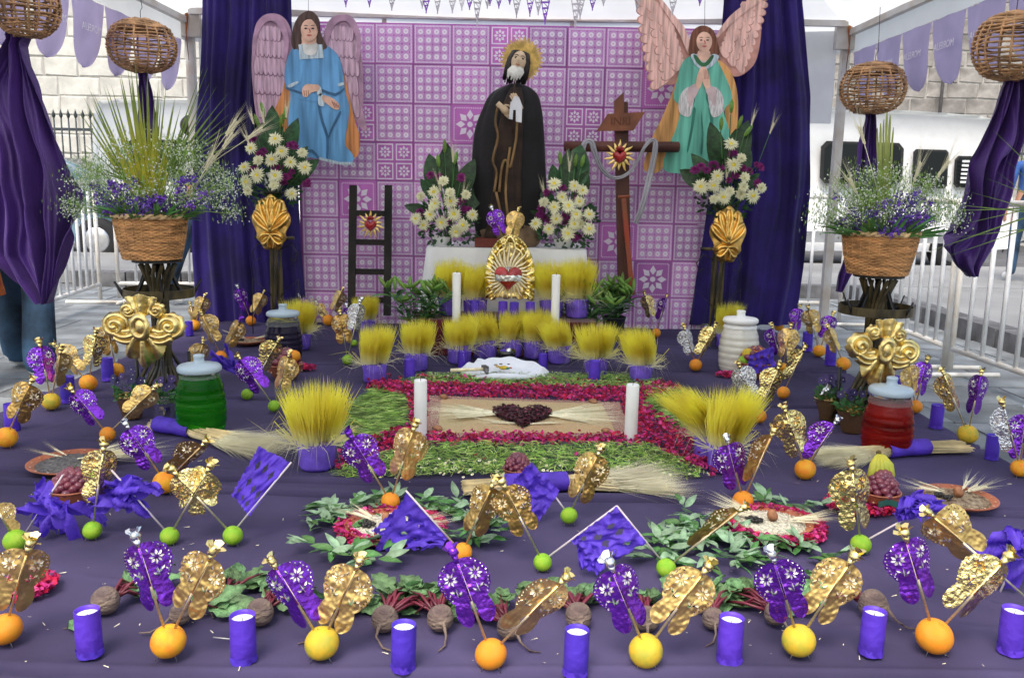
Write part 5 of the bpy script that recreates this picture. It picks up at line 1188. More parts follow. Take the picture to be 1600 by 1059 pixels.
F(543, 562, 17, 'l', 'left of the leftmost wide grass pot', [(531, 486, 'W', dict(L=.16)), (563, 470, 'S', dict(L=.15, k='s'))])
F(553, 536, 11, 'l', 'behind another lime beside the grass pots', [(541, 476, 'P', dict(L=.15))])
F(302, 590, 16, 'y', 'behind the green jar', [(318, 532, 'G', dict(L=.14, v=4, yaw=.6))])
F(485, 500, 12, 'y', 'behind the dark jar', [(468, 462, 'P', dict(L=.13, k='s'))])
# flags on the shrine
for tx, ty, bx_, by, c_ in ((768, 324, 786, 372, 'P'), (810, 326, 799, 372, 'G')):
    Y_ = 5.08; flagat(at(bx_, by, Y_), at(tx, ty, Y_), c_, '%s foil flag standing on top of the golden shrine' % CNAME[c_], .1, .15, None, 1)

# ================================================================ PURPLE PAPER BANNERS
def banner(corners, Y, label, holes=True, amp=.003, cuts=0, stick=None, kind='sheet', seed=1, N=64):
    """corners: tl, tr, br, bl in the photograph; Y or list of four distances"""
    Ys = Y if isinstance(Y, (list, tuple)) else [Y]*4
    C4 = [at(x, y, yy) for (x, y), yy in zip(corners, Ys)]; c = sum(C4, Vector())/4
    t = thing('paper_banner', label, 'paper banner', (c.x, c.y, c.z), 'purple tissue banners')
    def P(u, v):
        p = C4[0].lerp(C4[1], u).lerp(C4[3].lerp(C4[2], u), v)
        e = noise.noise(Vector((u*5, v*5, seed)))*amp*4+abs(noise.noise(Vector((u*6+v*3, v*2, seed+3))))*amp*3+amp*.5*abs(noise.noise(Vector((u*13, v*11, seed+9))))
        p.y -= e; p.z += noise.noise(Vector((u*4, v*4, seed+20)))*amp*.8
        if v > .93 or u < .05: p.z += .003*sin(u*50)+.003*sin(v*45)
        return p
    def keep(u, v):
        if not holes: return True
        for (a, b, w, h) in ((.25, .3, .07, .10), (.5, .28, .07, .11), (.76, .32, .07, .10), (.3, .62, .08, .10), (.55, .66, .08, .10), (.78, .68, .07, .10), (.15, .82, .06, .07), (.42, .88, .07, .06), (.66, .9, .07, .06)):
            if abs(u-a)/w+abs(v-b)/h < 1: return False
        return True
    q = MB(); q.grid(P, N, N, keep=keep); q.build('tissue_sheet', m_tissue, t)
    if stick:
        a, b, ya, yb = stick; q = MB(); q.tube([at(a[0], a[1], ya), at(b[0], b[1], yb)], .0026, 6); q.build('stick', mat('stick_pale', (.62, .55, .60), .6), t)
    return t
def shreds(c, Y, n, L, w, label, seed, stick=None, spread=(0, 2*pi), grav=.4):
    rr = random.Random(seed); p = at(c[0], c[1], Y); t = thing('paper_banner', label, 'paper banner', p, 'purple tissue banners')
    for k in range(n):
        a = rr.uniform(*spread); l = L*rr.uniform(.6, 1.1); ww = w*rr.uniform(.6, 1.2); ph_ = rr.uniform(0, 6)
        o = Vector((rr.uniform(-.03, .03), rr.uniform(-.02, .02), rr.uniform(-.02, .02)))
        def P(u, v, a=a, l=l, ww=ww, ph_=ph_, o=o):
            r = l*u; x = cos(a)*r; z = sin(a)*r - grav*r*r/l*.8; wd = ww*(1-.5*u**2); s = (v-.5)*wd
            return p+o+Vector((x-sin(a)*s, -.015*sin(u*5+ph_)-.012*sin(v*7+u*9+ph_)+.02*sin(ph_)*u, z+cos(a)*s+.006*sin(v*9+u*14)))
        q = MB(); q.grid(P, 12, 6); q.build('tissue_strip', m_tissue, t)
    if stick:
        q = MB(); q.tube([at(stick[0], stick[1], Y), at(stick[2], stick[3], Y)], .0026, 6); q.build('stick', mat('stick_pale', (.62, .55, .60), .6), t)
    return t
y1 = gp(364, 836, .02).y
banner([(405, 697), (455, 722), (390, 806), (362, 772)], [y1+.02, y1, y1, y1+.03], 'big pierced purple paper banner on a stick beside a lime at left', True, .003, stick=((370, 824), (455, 722), y1, y1-.004), seed=4)
y2 = gp(723, 862, .02).y
banner([(636, 768), (700, 838), (690, 855), (583, 862)], [y2, y2, y2, y2+.05], 'dark purple cut paper banner hanging over the left seed plate', True, .003, stick=((708, 848), (634, 766), y2-.005, y2-.005), seed=7)
banner([(632, 782), (700, 842), (640, 850), (580, 830)], [y2+.02, y2+.02, y2+.03, y2+.06], 'second layer of dark purple cut paper above the left seed plate', True, .003, seed=8, N=56)
y3 = gp(889, 805, .02).y
banner([(830, 722), (874, 766), (842, 814), (800, 752)], [y3+.02, y3, y3, y3+.03], 'crumpled purple paper square in front of the central wheat broom', False, .006, stick=((884, 798), (868, 776), y3, y3), seed=11)
y4 = gp(848, 878, .02).y
banner([(963, 791), (1010, 846), (950, 880), (890, 845)], [y4, y4, y4-.02, y4], 'wide purple paper banner slung between the two middle limes', True, .0045, stick=((856, 870), (964, 790), y4, y4), seed=13)
banner([(900, 842), (962, 858), (935, 897), (905, 885)], [y4-.02, y4-.02, y4-.05, y4-.03], 'loose lower flap of purple paper under the middle banner', False, .006, stick=((1034, 876), (964, 790), y4, y4), seed=14, N=24)
y5 = gp(1160, 600, .0).y
banner([(1170, 556), (1207, 540), (1212, 582), (1168, 584)], [y5, y5+.05, y5+.05, y5], 'purple paper square leaning on fruit beside the white jar', True, .007, seed=17, N=30)
yl = gp(144, 828, .02).y
shreds((84, 782), yl, 11, .10, .045, 'torn purple paper bundle above the left edge lime', 31, (40, 832, 98, 742))
q_ = shreds((190, 772), yl+.02, 11, .11, .045, 'torn purple paper bundle beside the bowl of grapes and limes', 32, (256, 826, 174, 734), spread=(-.6, 3.6))
shreds((1590, 850), gp(1600, 925, .0).y, 11, .10, .05, 'torn purple paper bundle cut by the right edge', 33, (1560, 930, 1606, 830))
shreds((1410, 806), gp(1345, 850, .02).y, 7, .10, .035, 'narrow torn purple paper flag by the bowl of bananas', 34, (1355, 843, 1462, 784), spread=(-.2, 1.0), grav=.15)
shreds((372, 572), gp(428, 634, .02).y+.3, 12, .13, .022, 'shredded purple paper tassel behind a foil flag at left', 35, spread=(1.9, 3.3), grav=.05)

# ================================================================ CANDLES
q = MB(); VR, VH = .025, .100
q.lathe([(VR*.9, 0), (VR, .004), (VR*1.01, VH*.5), (VR, VH)], 24, fn=lambda p, a: p*1.0+Vector((cos(a), sin(a), 0))*(.0014*noise.noise(Vector((a*3, p.z*70, 1)))+(.0025*noise.noise(Vector((a*4, 0, 2))) if p.z < .03 else 0)), capb=True)
q.lathe([(VR, VH), (VR-.002, VH), (VR-.002, VH*.88)], 24)
VOT = q.mesh('paper_wrap', m_votpaper)
q = MB(); q.lathe([(VR*1.005, .016), (VR*1.02, .008), (VR*1.03, .001)], 20, fn=lambda p, a: p+Vector((cos(a), sin(a), 0))*.005*noise.noise(Vector((cos(a)*3, sin(a)*3, p.z*70)))); HEM = q.mesh('paper_hem', m_votpaper)
q = MB(); q.lathe([(VR-.0025, VH*.90), (VR*.5, VH*.892), (.0002, VH*.888)], 20); WAX = q.mesh('wax', m_wax)
q = MB(); q.tube([(0, 0, VH*.88), (.001, 0, VH*.96)], .0008, 5); WICK = q.mesh('wick', m_black)
def votive(px, py, hpx, label, group='purple wrapped votive candles', z=0.0):
    p = gp(px, py, z) if z == 0 else at(px, py, z[1])
    zz = 0 if z == 0 else z[0]
    s = hpx*mpp(p)/VH*.93 if hpx else 1
    t = thing('votive_candle', label, 'candle', (p.x, p.y, zz), group, (rnd(-.02, .02), rnd(-.02, .02), rnd(0, 6)))
    for n_, me in (('paper_wrap', VOT), ('paper_hem', HEM), ('wax', WAX), ('wick', WICK)): inst(n_, me, t, scale=(1.02*s, 1.02*s, s))
for i, (px, py, h) in enumerate([(141, 1022, 80), (381, 1031, 82), (630, 1044, 80), (899, 1052, 80), (1139, 1033, 80), (1360, 1020, 76), (1578, 1018, 78)]):
    votive(px, py, h, 'front row purple candle, %s from the left' % ['first', 'second', 'third', 'fourth', 'fifth', 'sixth', 'seventh'][i])
for px, py, h, lab in [(20, 672, 46, 'small purple candle beside the leftmost orange'), (107, 628, 44, 'small purple candle in front of the jeans leg'), (169, 594, 38, 'small purple candle right of the jeans legs'), (1462, 668, 40, 'small purple candle between red jar and right platform edge'),
                      (1549, 717, 42, 'small purple candle farthest right on the platform edge'), (1297, 570, 34, 'small purple candle left of the right cartouche'), (1261, 548, 32, 'small purple candle behind the back right oranges'), (1403, 620, 30, 'small purple candle behind the lid of the red jar'),
                      (640, 594, 36, 'small purple candle before the second grass pot'), (928, 598, 38, 'small purple candle before the right wide grass pot'), (848, 578, 28, 'small purple candle right of the white cloth bundle'), (722, 574, 28, 'small purple candle before the grass pot left of the black bowl'), (296, 524, 24, 'small purple candle behind the left cartouche'), (1399, 605, 20, 'small purple candle hidden behind the right cartouche')]:
    votive(px, py, h, lab)
for i, (px, py) in enumerate([(741, 491), (786, 492), (803, 497), (828, 490)]):
    votive(px, py, 30, 'purple candle at the foot of the golden shrine, %s from left' % ['first', 'second', 'third', 'fourth'][i], z=(.208, 4.93-.02*(i == 2)))
def pillar(px, ptop, pbot, wpx, label, Y=None, z=0.0):
    p = gp(px, pbot) if Y is None else at(px, pbot, Y); top = at(px, ptop, p.y); r = wpx/2*mpp(p); z0 = 0 if Y is None else z
    t = thing('pillar_candle', label, 'candle', (p.x, p.y, z0), 'white pillar candles'); h = top.z-z0
    q = MB(); q.lathe([(r*.98, 0), (r, .004), (r*1.005, h*.5), (r, h-.004), (r*.9, h), (r*.5, h-.004), (.0005, h-.008)], 28, fn=lambda p_, a: p_+Vector((cos(a), sin(a), 0))*.0012*noise.noise(Vector((a, p_.z*9, px)))); q.build('wax', m_wax, t, world=False)
    q = MB(); q.tube([(0, 0, h-.01), (.001, 0, h+.008), (.004, 0, h+.013)], .0012, 5); q.build('wick', m_black, t, world=False)
pillar(657, 593, 685, 20, 'thick white pillar candle on the left petal border')
pillar(985, 600, 689, 20, 'thick white pillar candle on the right petal border')
pillar(713, 426, 505, 13, 'slim white candle left of the golden shrine', 4.86)
pillar(867, 429, 505, 13, 'slim white candle right of the golden shrine', 4.86)

# ================================================================ JARS
def jar(px, pbot, hpx, wpx, liq, label, full=.86, milky=False):
    p = gp(px, pbot); s = mpp(p); r = wpx/2*s; h = (at(px, pbot-hpx, p.y).z)*1.0
    t = thing('glass_jar', label, 'jar', (p.x, p.y, 0)); mg = mat('clear_plastic', (.9, .93, .94), .06, trans=.92, ior=1.2, var=0, spec=.5); ml = liq
    bh = h*.86
    def pr(z):   # barrel profile with hoops
        u = z/bh; base = r*(.80+.21*sin(min(1, .12+u*.88)*pi)**.7)-r*.04*u
        return base+ (r*.040*(abs(sin(u*pi*7))**.6) if .08 < u < .88 else 0)
    q = MB(); q.lathe([(0, .004)]+[(pr(z*bh/40)*.975 if z else r*.8, .004+z*bh*full/40) for z in range(0, 41)]+[(0, .004+bh*full)], 40); q.build('liquid', ml, t, world=False)
    q = MB(); q.lathe([(pr(bh*i/60), bh*i/60) for i in range(int(60*full)-1, 61)], 40); q.lathe([(r*.72, bh), (r*.74, bh+.004), (r*.74, bh+.012), (r*.72, bh+.014)], 32); q.build('jar_neck', mg if not milky else m_wax, t, world=False)
    q = MB(); zt = bh+.010; q.lathe([(r*.84, zt), (r*.87, zt+.004), (r*.87, zt+.016), (r*.80, zt+.024), (r*.3, zt+.032), (r*.22, zt+.034), (r*.20, zt+.05), (r*.23, zt+.058), (r*.2, zt+.064), (0, zt+.066)], 32)
    q.build('lid', mat('lid_frosted', (.40, .50, .58), .3, var=0, transl=.5) if not milky else m_wax, t, world=False)
    return t
lg = mat('water_green', (.035, .46, .02), .03, trans=.8, ior=1.2, col2=(.01, .20, .01), vs=2, stretch=(1, 1, 6)); lr = mat('water_red', (.45, .02, .015), .04, trans=.7, ior=1.2, var=.3, vs=2, stretch=(1, 1, 6))
ld = mat('water_dark', (.018, .014, .035), .08, trans=0, ior=1.33, var=.2, spec=.3); lw = mat('water_milky', (.72, .70, .62), .15, var=.05, coat=.8)
jar(316, 676, 108, 76, lg, 'barrel shaped jar of bright green water', .97)
jar(1383, 706, 102, 76, lr, 'barrel shaped jar of red water', .90)
jar(444, 562, 77, 58, ld, 'barrel shaped jar of dark purple water', .86)
jar(1152, 580, 86, 62, lw, 'barrel shaped jar of milky white water', .95, True)
# ================================================================ WHEAT GRASS POTS
m_wg = mat('wheatgrass', (.98, .84, .13), .5, var=.10, vs=9, ramp=(.090, .150, (.90, .88, .66)), transl=.6)
def grass_mesh(seed, n, lean=0.0, stray=40, L=.2, r0=.058, spread=.030, name='grass_blades'):
    rr = random.Random(seed); q = MB()
    for k in range(n+stray):
        st = k >= n; a = rr.uniform(0, 2*pi); r = r0*sqrt(rr.random()); b = Vector((r*cos(a), r*sin(a), .088+.0*rr.random()))
        f = r/r0; l = L*rr.uniform(.82, 1.12)*(1-.10*f)
        out = Vector((cos(a), sin(a), 0))
        if not st: d1 = out*spread*f*rr.uniform(.3, 1.5)+Vector((rr.uniform(-.012, .012)+lean*.10, rr.uniform(-.012, .012), l*.5)); tip = b+d1+out*spread*f*rr.uniform(.6, 2.2)+Vector((lean*.14+rr.uniform(-.012, .012), rr.uniform(-.012, .012), l*.5*rr.uniform(.8, 1)))
        else:
            l *= rr.uniform(.5, 1.0); b = out*r0+Vector((0, 0, .085)); d1 = out*l*.35+Vector((0, 0, l*rr.uniform(-.05, .5))); tip = b+out*l*rr.uniform(.55, .95)+Vector((0, 0, l*rr.uniform(-.6, .35)))
            if tip.z < .004: tip.z = .004
        m = b+d1; w = Vector((-sin(a+1), cos(a+1), 0))*rr.uniform(.0014, .0022)
        if st: w = Vector((0, 0, .0012))+w*.5
        q.add([b-w, b+w, m+w, m-w, tip], [(0, 1, 2, 3), (3, 2, 4)])
    return q.mesh(name, m_wg, False)
GM = [grass_mesh(1, 800, 0, spread=.012, r0=.068), grass_mesh(2, 800, .12, spread=.010, r0=.070), grass_mesh(3, 800, -.2, 60, spread=.013, r0=.068), grass_mesh(4, 950, 0, 120, .20, .070, .020), grass_mesh(5, 1000, -.6, 90, .19, .06, .025), grass_mesh(6, 1000, .2, 60, .22, .058, .018)]
q = MB(); q.lathe([(.0, .002), (.050, .002), (.057, .012), (.060, .05), (.064, .088), (.061, .090), (.0585, .084), (.0, .082)], 30, fn=lambda p, a: p+(Vector((cos(a), sin(a), 0))*(.0045*noise.noise(Vector((cos(a)*4, sin(a)*4, p.z*38)))+.003*noise.noise(Vector((cos(a)*9, sin(a)*9, p.z*60)))) if p.length > .03 else Vector((0, 0, 0))))
POT = q.mesh('paper_wrapped_pot', mat('tissue_violet', (.20, .11, .68), .6, bump=.5, bs=45, var=.15, vs=20, transl=.2)); q = MB(); q.lathe([(.0, .0835), (.045, .0845), (.0575, .086)], 20); SOIL = q.mesh('root_mat', mat('root_mat', (.50, .47, .34), .9, bump=.8, bs=200, var=.3, vs=60))
def pot(px, py, s, gm, label, z=None, Y=None, rz=None, sz=1.0):
    if 'tight row' in label or 'black bowl' in label: sz = .88
    p = gp(px, py) if Y is None else at(px, py, Y); t = thing('wheatgrass_pot', label, 'potted grass', (p.x, p.y, 0 if z is None else z), 'pots of yellow wheatgrass', (0, 0, 0))
    t.location.y += .05
    inst('wrapped_pot', POT, t, scale=(s, s, s*1.12), rot=(0, 0, rnd(0, 6))); inst('root_mat', SOIL, t, scale=s)
    t_h = inst('grass_blades', GM[gm], t, (0, 0, .010), scale=(s*rnd(.94, 1.04), s, s*sz*rnd(.92, 1.08)), rot=(rnd(-.04, .04), rnd(-.05, .05), 0)); t_h['kind'] = 'stuff'; return t
for a in [(490, 738, 1.06, 3, 'large yellow grass pot at the left end of the petal rug'), (1136, 742, 1.0, 5, 'upright yellow grass pot at the right end of the petal rug'), (1112, 722, .92, 4, 'yellow grass pot leaning left at the right end of petal rug'),
          (583, 600, .96, 1, 'yellow grass pot left of the round headed one, before the ladder'), (649, 581, .98, 0, 'yellow grass pot before the left lily plant'), (717, 570, 1.08, 0, 'yellow grass pot leftmost in the tight row behind white cloth'),
          (757, 562, 1.1, 2, 'yellow grass pot left of the black bowl'), (798, 560, 1.1, 1, 'yellow grass pot directly behind the black bowl'), (836, 562, 1.1, 0, 'yellow grass pot right of the black bowl'), (874, 570, 1.05, 2, 'yellow grass pot rightmost in the tight row behind white cloth'),
          (932, 588, 1.0, 3, 'wide yellow grass pot before the right lily plant'), (1003, 600, .96, 2, 'yellow grass pot leaning left near the right lily plant'), (571, 521, .92, 0, 'small yellow grass pot at the foot of the ladder'),
          (986, 510, .82, 2, 'small yellow grass pot at the foot of the cross'), (466, 548, 1.0, 3, 'yellow grass pot behind the dark water jar'), (1136, 545, .95, 1, 'yellow grass pot behind the milky white jar')]: pot(*a)
for i, (px, sc__) in enumerate(((702, 1.1), (742, 1.15), (862, 1.15), (902, 1.15))):
    pot(px, 491, sc__, i % 3, 'yellow grass pot on the step, %s from left by the golden shrine' % ['first', 'second', 'third', 'fourth'][i], z=.208, Y=5.0)

# ================================================================ LEAVES, LILIES, FLOWERS
def leaf_mesh(m, L=1.0, w=.3, bend=.25, fold=.25, name='leaf', n=6, wavy=0.0, seed=0, tipp=.35):
    q = MB(); rr = random.Random(seed)
    rows = []
    for i in range(n+1):
        u = i/n; ww = w*(sin(pi*min(1, u**.8))**.75)*(1 if u < 1 else 0)*.5+.004; z = bend*u*u
        rows.append([(-ww+wavy*rr.uniform(-.5, .5)*w, u*L, -z+fold*ww+wavy*w*rr.uniform(-.6, .6)), (-ww*.5, u*L, -z+fold*ww*.4), (0, u*L, -z), (ww*.5, u*L, -z+fold*ww*.4), (ww+wavy*rr.uniform(-.5, .5)*w, u*L, -z+fold*ww+wavy*w*rr.uniform(-.6, .6))])
    vs = [p for r in rows for p in r]; q.add(vs, [(i*5+j, i*5+j+1, (i+1)*5+j+1, (i+1)*5+j) for i in range(n) for j in range(4)])
    return q.mesh(name, m)
LF = {'big': [leaf_mesh(m_leafd, 1, .30, .12, .3, 'broad_leaf', 8, seed=1), leaf_mesh(m_leafd, 1, .34, .25, .3, 'broad_leaf', 8, seed=2)], 'lily': [leaf_mesh(m_leafd, 1, .17, .3, .3, 'lily_leaf', 6)], 'lilyl': [leaf_mesh(m_leaf, 1, .18, .3, .3, 'lily_leaf', 6)]}
def place(me, name, parent, base, d, L, roll=0.0, w=1.0, front=False):
    """leaf with base at `base` (local), pointing along d, length L"""
    y = Vector(d).normalized(); up = Vector((0, -1, 0)) if front or abs(y.z) > .95 else Vector((0, 0, 1)); x = y.cross(up).normalized(); z = x.cross(y)
    M = Matrix((x, y, z)).transposed().to_4x4() @ Matrix.Rotation(roll, 4, 'Y'); return inst(name, me, parent, mtx=Matrix.Translation(base) @ M @ Matrix.Diagonal((L*w, L, L, 1)))
m_chr = mat('chrysanthemum', (.88, .86, .58), .6, var=.15, vs=30, transl=.25, objvar=.08); m_chy = mat('chrysanthemum_heart', (.75, .60, .04), .7, var=.2)
def chrys(seed, closed=False):
    rr = random.Random(seed); q = MB()
    for ring, (n, r, el) in enumerate(((20, 1.0, .10), (16, .82, .35), (12, .58, .70)) if not closed else ((18, .75, .3), (16, .72, .75), (12, .5, 1.15))):
        for k in range(n):
            a = 2*pi*(k+rr.random()*.6)/n; rad = r*rr.uniform(.8, 1.1); e = el+rr.uniform(-.18, .18); d = Vector((cos(a)*cos(e), sin(a)*cos(e), sin(e))); s = Vector((-sin(a), cos(a), 0))*(.085 if not closed else .12)
            b = d*.12; m = d*rad*.65+Vector((0, 0, .06)); q.add([b-s*.5, b+s*.5, m+s, m-s, d*rad-Vector((0, 0, .08))], [(0, 1, 2, 3), (3, 2, 4)])
    q.sphere((0, 0, .16), .24 if not closed else .12, 8, 6, 1, sc=(1, 1, .6)); return q.mesh('chrysanthemum', [m_chr, m_chy], False)
CH = [chrys(1), chrys(2), chrys(3, True)]
m_purf = mat('flower_magenta', (.22, .02, .16), .7, var=.3, vs=40, objvar=.2)
q = MB()
for k in range(16):
    a = 2*pi*k/16*2.4; e = .2+k*.07; d = Vector((cos(a)*cos(e), sin(a)*cos(e), sin(e))); s = Vector((-sin(a), cos(a), 0))*.24; q.add([d*.2-s*.3, d*.2+s*.3, d*.8+s, d*1.0, d*.8-s], [(0, 1, 2, 3, 4)])
PFL = q.mesh('magenta_flower', m_purf, False)
q = MB(); q.lathe([(.002, 0), (.10, .12), (.16, .45), (.12, .8), (.01, 1.0)], 8); BUD = q.mesh('lily_bud', m_leafl)
m_bran = m_strp
def ear_mesh(seed, awn=1.0, name='wheat_ear'):
    rr = random.Random(seed); q = MB()
    q.tube([(0, 0, -.02), (0, .003, .02)], .0012, 4)
    for k in range(14):
        z = .004*k; a = k*pi+.3; q.sphere((cos(a)*.003, sin(a)*.003, z), .0038, 5, 4, sc=(.8, .8, 1.6))
        for _ in range(2):
            d = Vector((cos(a)*.2+rr.uniform(-.13, .13), rr.uniform(-.15, .15), 1)).normalized(); l = rr.uniform(.06, .11)*awn; b = Vector((cos(a)*.003, sin(a)*.003, z)); s = Vector((.00055, .0003, 0)); q.add([b-s, b+s, b+d*l], [(0, 1, 2)])
    return q.mesh(name, m_strp, False)
EAR = [ear_mesh(1), ear_mesh(2), ear_mesh(3, .7)]
def bouquet(px, py, Y, base_py, lab, leaves, flowers, mag, buds, ears, rch, seed):
    """flowers given in photograph pixels; everything is rooted at the vase mouth"""
    rr = random.Random(seed); b = at(px, base_py, Y); t = thing('flower_bouquet', lab, 'flowers', b, 'chrysanthemum bouquets'); s = mpp(b)
    def loc(x, y, dy): p = at(x, y, Y+dy); return p-b
    stem = MB()
    for (x, y, l, w, k) in leaves:      # tip pixel, base pixel offset
        tip = loc(x, y, rr.uniform(-.03, .08)); root = Vector((tip.x*.25, tip.y*.3, max(0, tip.z*.15))) if l is None else loc(l[0], l[1], .02)
        d = tip-root; place(LF['big'][k], 'leaf', t, root, d, d.length, rr.uniform(-.35, .35), w*1.7, True)
    for i, (x, y) in enumerate(flowers):
        p = loc(x, y, -.10+rr.uniform(-.03, .03)-.05*(1-abs(x-px)/60)); d = Vector((p.x*1.2, -.75, p.z*.8-.05+rr.uniform(-.1, .25))).normalized()
        inst('chrysanthemum', CH[rr.choice((0, 1, 1, 2))], t, mtx=Matrix.Translation(p) @ align(d) @ Matrix.Diagonal((rch*rr.uniform(.85, 1.1),)*3+(1,)))
        stem.tube([Vector((0, 0, -.02)), p*.5+Vector((0, .03, 0)), p-d*.01], .0028, 4)
    for (x, y) in mag:
        for _ in range(3):
            p = loc(x+rr.uniform(-7, 7), y+rr.uniform(-6, 6), -.05+rr.uniform(-.03, .03)); inst('magenta_flower', PFL, t, mtx=Matrix.Translation(p) @ align((p.x, -.8, .3)) @ Matrix.Diagonal((rr.uniform(.022, .034),)*3+(1,)))
        stem.tube([Vector((0, 0, 0)), p*.5+Vector((0, .04, 0)), p], .002, 4)
    for (x, y, dx) in buds:
        p = loc(x, y, 0); d = Vector((dx, -.1, 1)).normalized(); inst('lily_bud', BUD, t, mtx=Matrix.Translation(p) @ align(d) @ Matrix.Diagonal((.085, .085, .085, 1))); stem.tube([Vector((0, 0, 0)), p*.6, p], .003, 4)
    for (x, y, x2, y2) in ears:
        p = loc(x, y, -.08); r0 = loc(x2, y2, -.05); d = (p-r0); inst('wheat_ear', EAR[rr.randrange(3)], t, mtx=Matrix.Translation(p-d.normalized()*.05) @ align(d) @ Matrix.Diagonal((.9, .9, 1.1, 1))); stem.tube([r0, p-d.normalized()*.05], .0017, 4)
    stem.build('stems', m_leaf, t, world=False)
    fb = MB()       # small dark filler leaves
    for k in range(260):
        a = rr.uniform(0, 2*pi); ra = sqrt(rr.random()); x = px+cos(a)*46*ra; y = (py+base_py)/2+6+sin(a)*44*ra; p = loc(x, y, rr.uniform(-.08, .08)); d = Vector((p.x+rr.uniform(-.1, .1), rr.uniform(-.2, .05), p.z*.6+rr.uniform(-.12, .12))).normalized(); s_ = d.cross(Vector((rr.uniform(-.3, .3), 1, .2))).normalized()*rr.uniform(.006, .012); l = rr.uniform(.025, .055)
        fb.add([p, p+d*l*.5+s_, p+d*l, p+d*l*.5-s_], [(0, 1, 2, 3)])
    o = fb.build('filler_leaves', m_leafd, t, False, world=False); o['kind'] = 'stuff'
    return t
CHS = .050
bouquet(430, 250, 5.30, 308, 'bouquet of cream chrysanthemums on the left pedestal under the blue angel',
        [(425, 165, (428, 260), .75, 0), (462, 182, (440, 268), .7, 0), (403, 190, (420, 262), .8, 1), (368, 258, (410, 280), .9, 1), (495, 248, (450, 290), .9, 0), (478, 225, (446, 280), .7, 1), (410, 178, (424, 240), .6, 1)],
        [(430, 218), (392, 232), (404, 252), (425, 250), (454, 254), (402, 274), (382, 262), (430, 275), (428, 290), (476, 262), (472, 240), (388, 298), (456, 303), (385, 284), (440, 237)], [(400, 215), (456, 225), (412, 240), (436, 262), (452, 273), (447, 280), (400, 262), (478, 285)], [(413, 182, -.2), (438, 200, .2), (405, 200, -.3), (444, 188, .2)], [(392, 180, 410, 240), (410, 178, 420, 240), (448, 170, 444, 240), (385, 215, 405, 262)], CHS, 1)
bouquet(1133, 262, 5.30, 325, 'bouquet of cream chrysanthemums on the right pedestal under the green angel',
        [(1115, 188, (1126, 280), .8, 0), (1168, 188, (1140, 270), .8, 1), (1082, 238, (1118, 292), .8, 0), (1062, 266, (1105, 292), .9, 1), (1178, 232, (1148, 280), .8, 1), (1150, 200, (1136, 262), .6, 0), (1190, 270, (1150, 300), .6, 1)],
        [(1142, 226), (1146, 258), (1158, 248), (1121, 275), (1115, 290), (1095, 292), (1130, 308), (1115, 312), (1163, 278), (1161, 292), (1157, 304), (1189, 294), (1176, 306), (1140, 300)], [(1140, 238), (1108, 263), (1090, 265), (1145, 280), (1166, 266), (1178, 290), (1186, 264), (1120, 258)], [(1152, 202, .3), (1162, 214, .7), (1126, 205, 0), (1142, 178, 0)], [(1178, 182, 1158, 250), (1208, 195, 1180, 268), (1136, 272, 1132, 310)], CHS, 2)
VY = 5.42
bouquet(700, 310, VY, 372, 'bouquet of chrysanthemums in white pot left of the saint',
        [(698, 224, (700, 300), .9, 0), (670, 240, (684, 300), .9, 1), (655, 280, (680, 310), .9, 0), (634, 320, (672, 335), .8, 1), (738, 248, (716, 310), .8, 1), (758, 290, (722, 330), .9, 0), (762, 318, (722, 350), .7, 1), (710, 250, (704, 300), .6, 0)],
        [(693, 284), (678, 300), (703, 302), (728, 305), (704, 315), (680, 318), (672, 336), (658, 308), (709, 335), (690, 348), (723, 352), (650, 342), (676, 324), (738, 336), (662, 352), (712, 362)], [(680, 280), (715, 278), (720, 330), (700, 348), (730, 333), (655, 330), (660, 356), (716, 316)], [(686, 262, -.1), (710, 258, .2), (695, 240, 0)], [(686, 285, 695, 330), (725, 300, 715, 335), (708, 240, 706, 290)], CHS, 3)
bouquet(885, 315, VY, 374, 'bouquet of chrysanthemums in white pot right of the saint',
        [(862, 258, (872, 300), 1.0, 0), (905, 225, (892, 300), 1.1, 1), (918, 268, (900, 310), 1.1, 0), (938, 324, (905, 340), .7, 1), (840, 290, (866, 320), .8, 1), (888, 232, (884, 300), .8, 0), (828, 330, (860, 342), .6, 0)],
        [(866, 288), (897, 291), (910, 298), (878, 308), (888, 322), (866, 324), (905, 315), (850, 317), (900, 335), (858, 358), (887, 365), (869, 342), (837, 350), (897, 350), (920, 358), (905, 350), (920, 335)], [(858, 302), (885, 300), (900, 304), (877, 345), (858, 345), (888, 340), (912, 347), (904, 368), (845, 332)], [(876, 258, -.1), (898, 262, .1), (908, 262, .2)], [(890, 255, 888, 300), (848, 292, 855, 320)], CHS, 4)
for px in (690, 880):
    p = at(px, 374, VY); q = MB(); q.lathe([(.045, 0), (.06, .05), (.066, .055), (.06, .052), (.04, .03)], 24, capb=True); o = q.build('vase', m_wax, None, world=False); o.location = (p.x, VY, TZT+.003); tag(o, 'low white flower pot on the altar table %s of the saint' % ('left' if px < 780 else 'right'), 'vase')
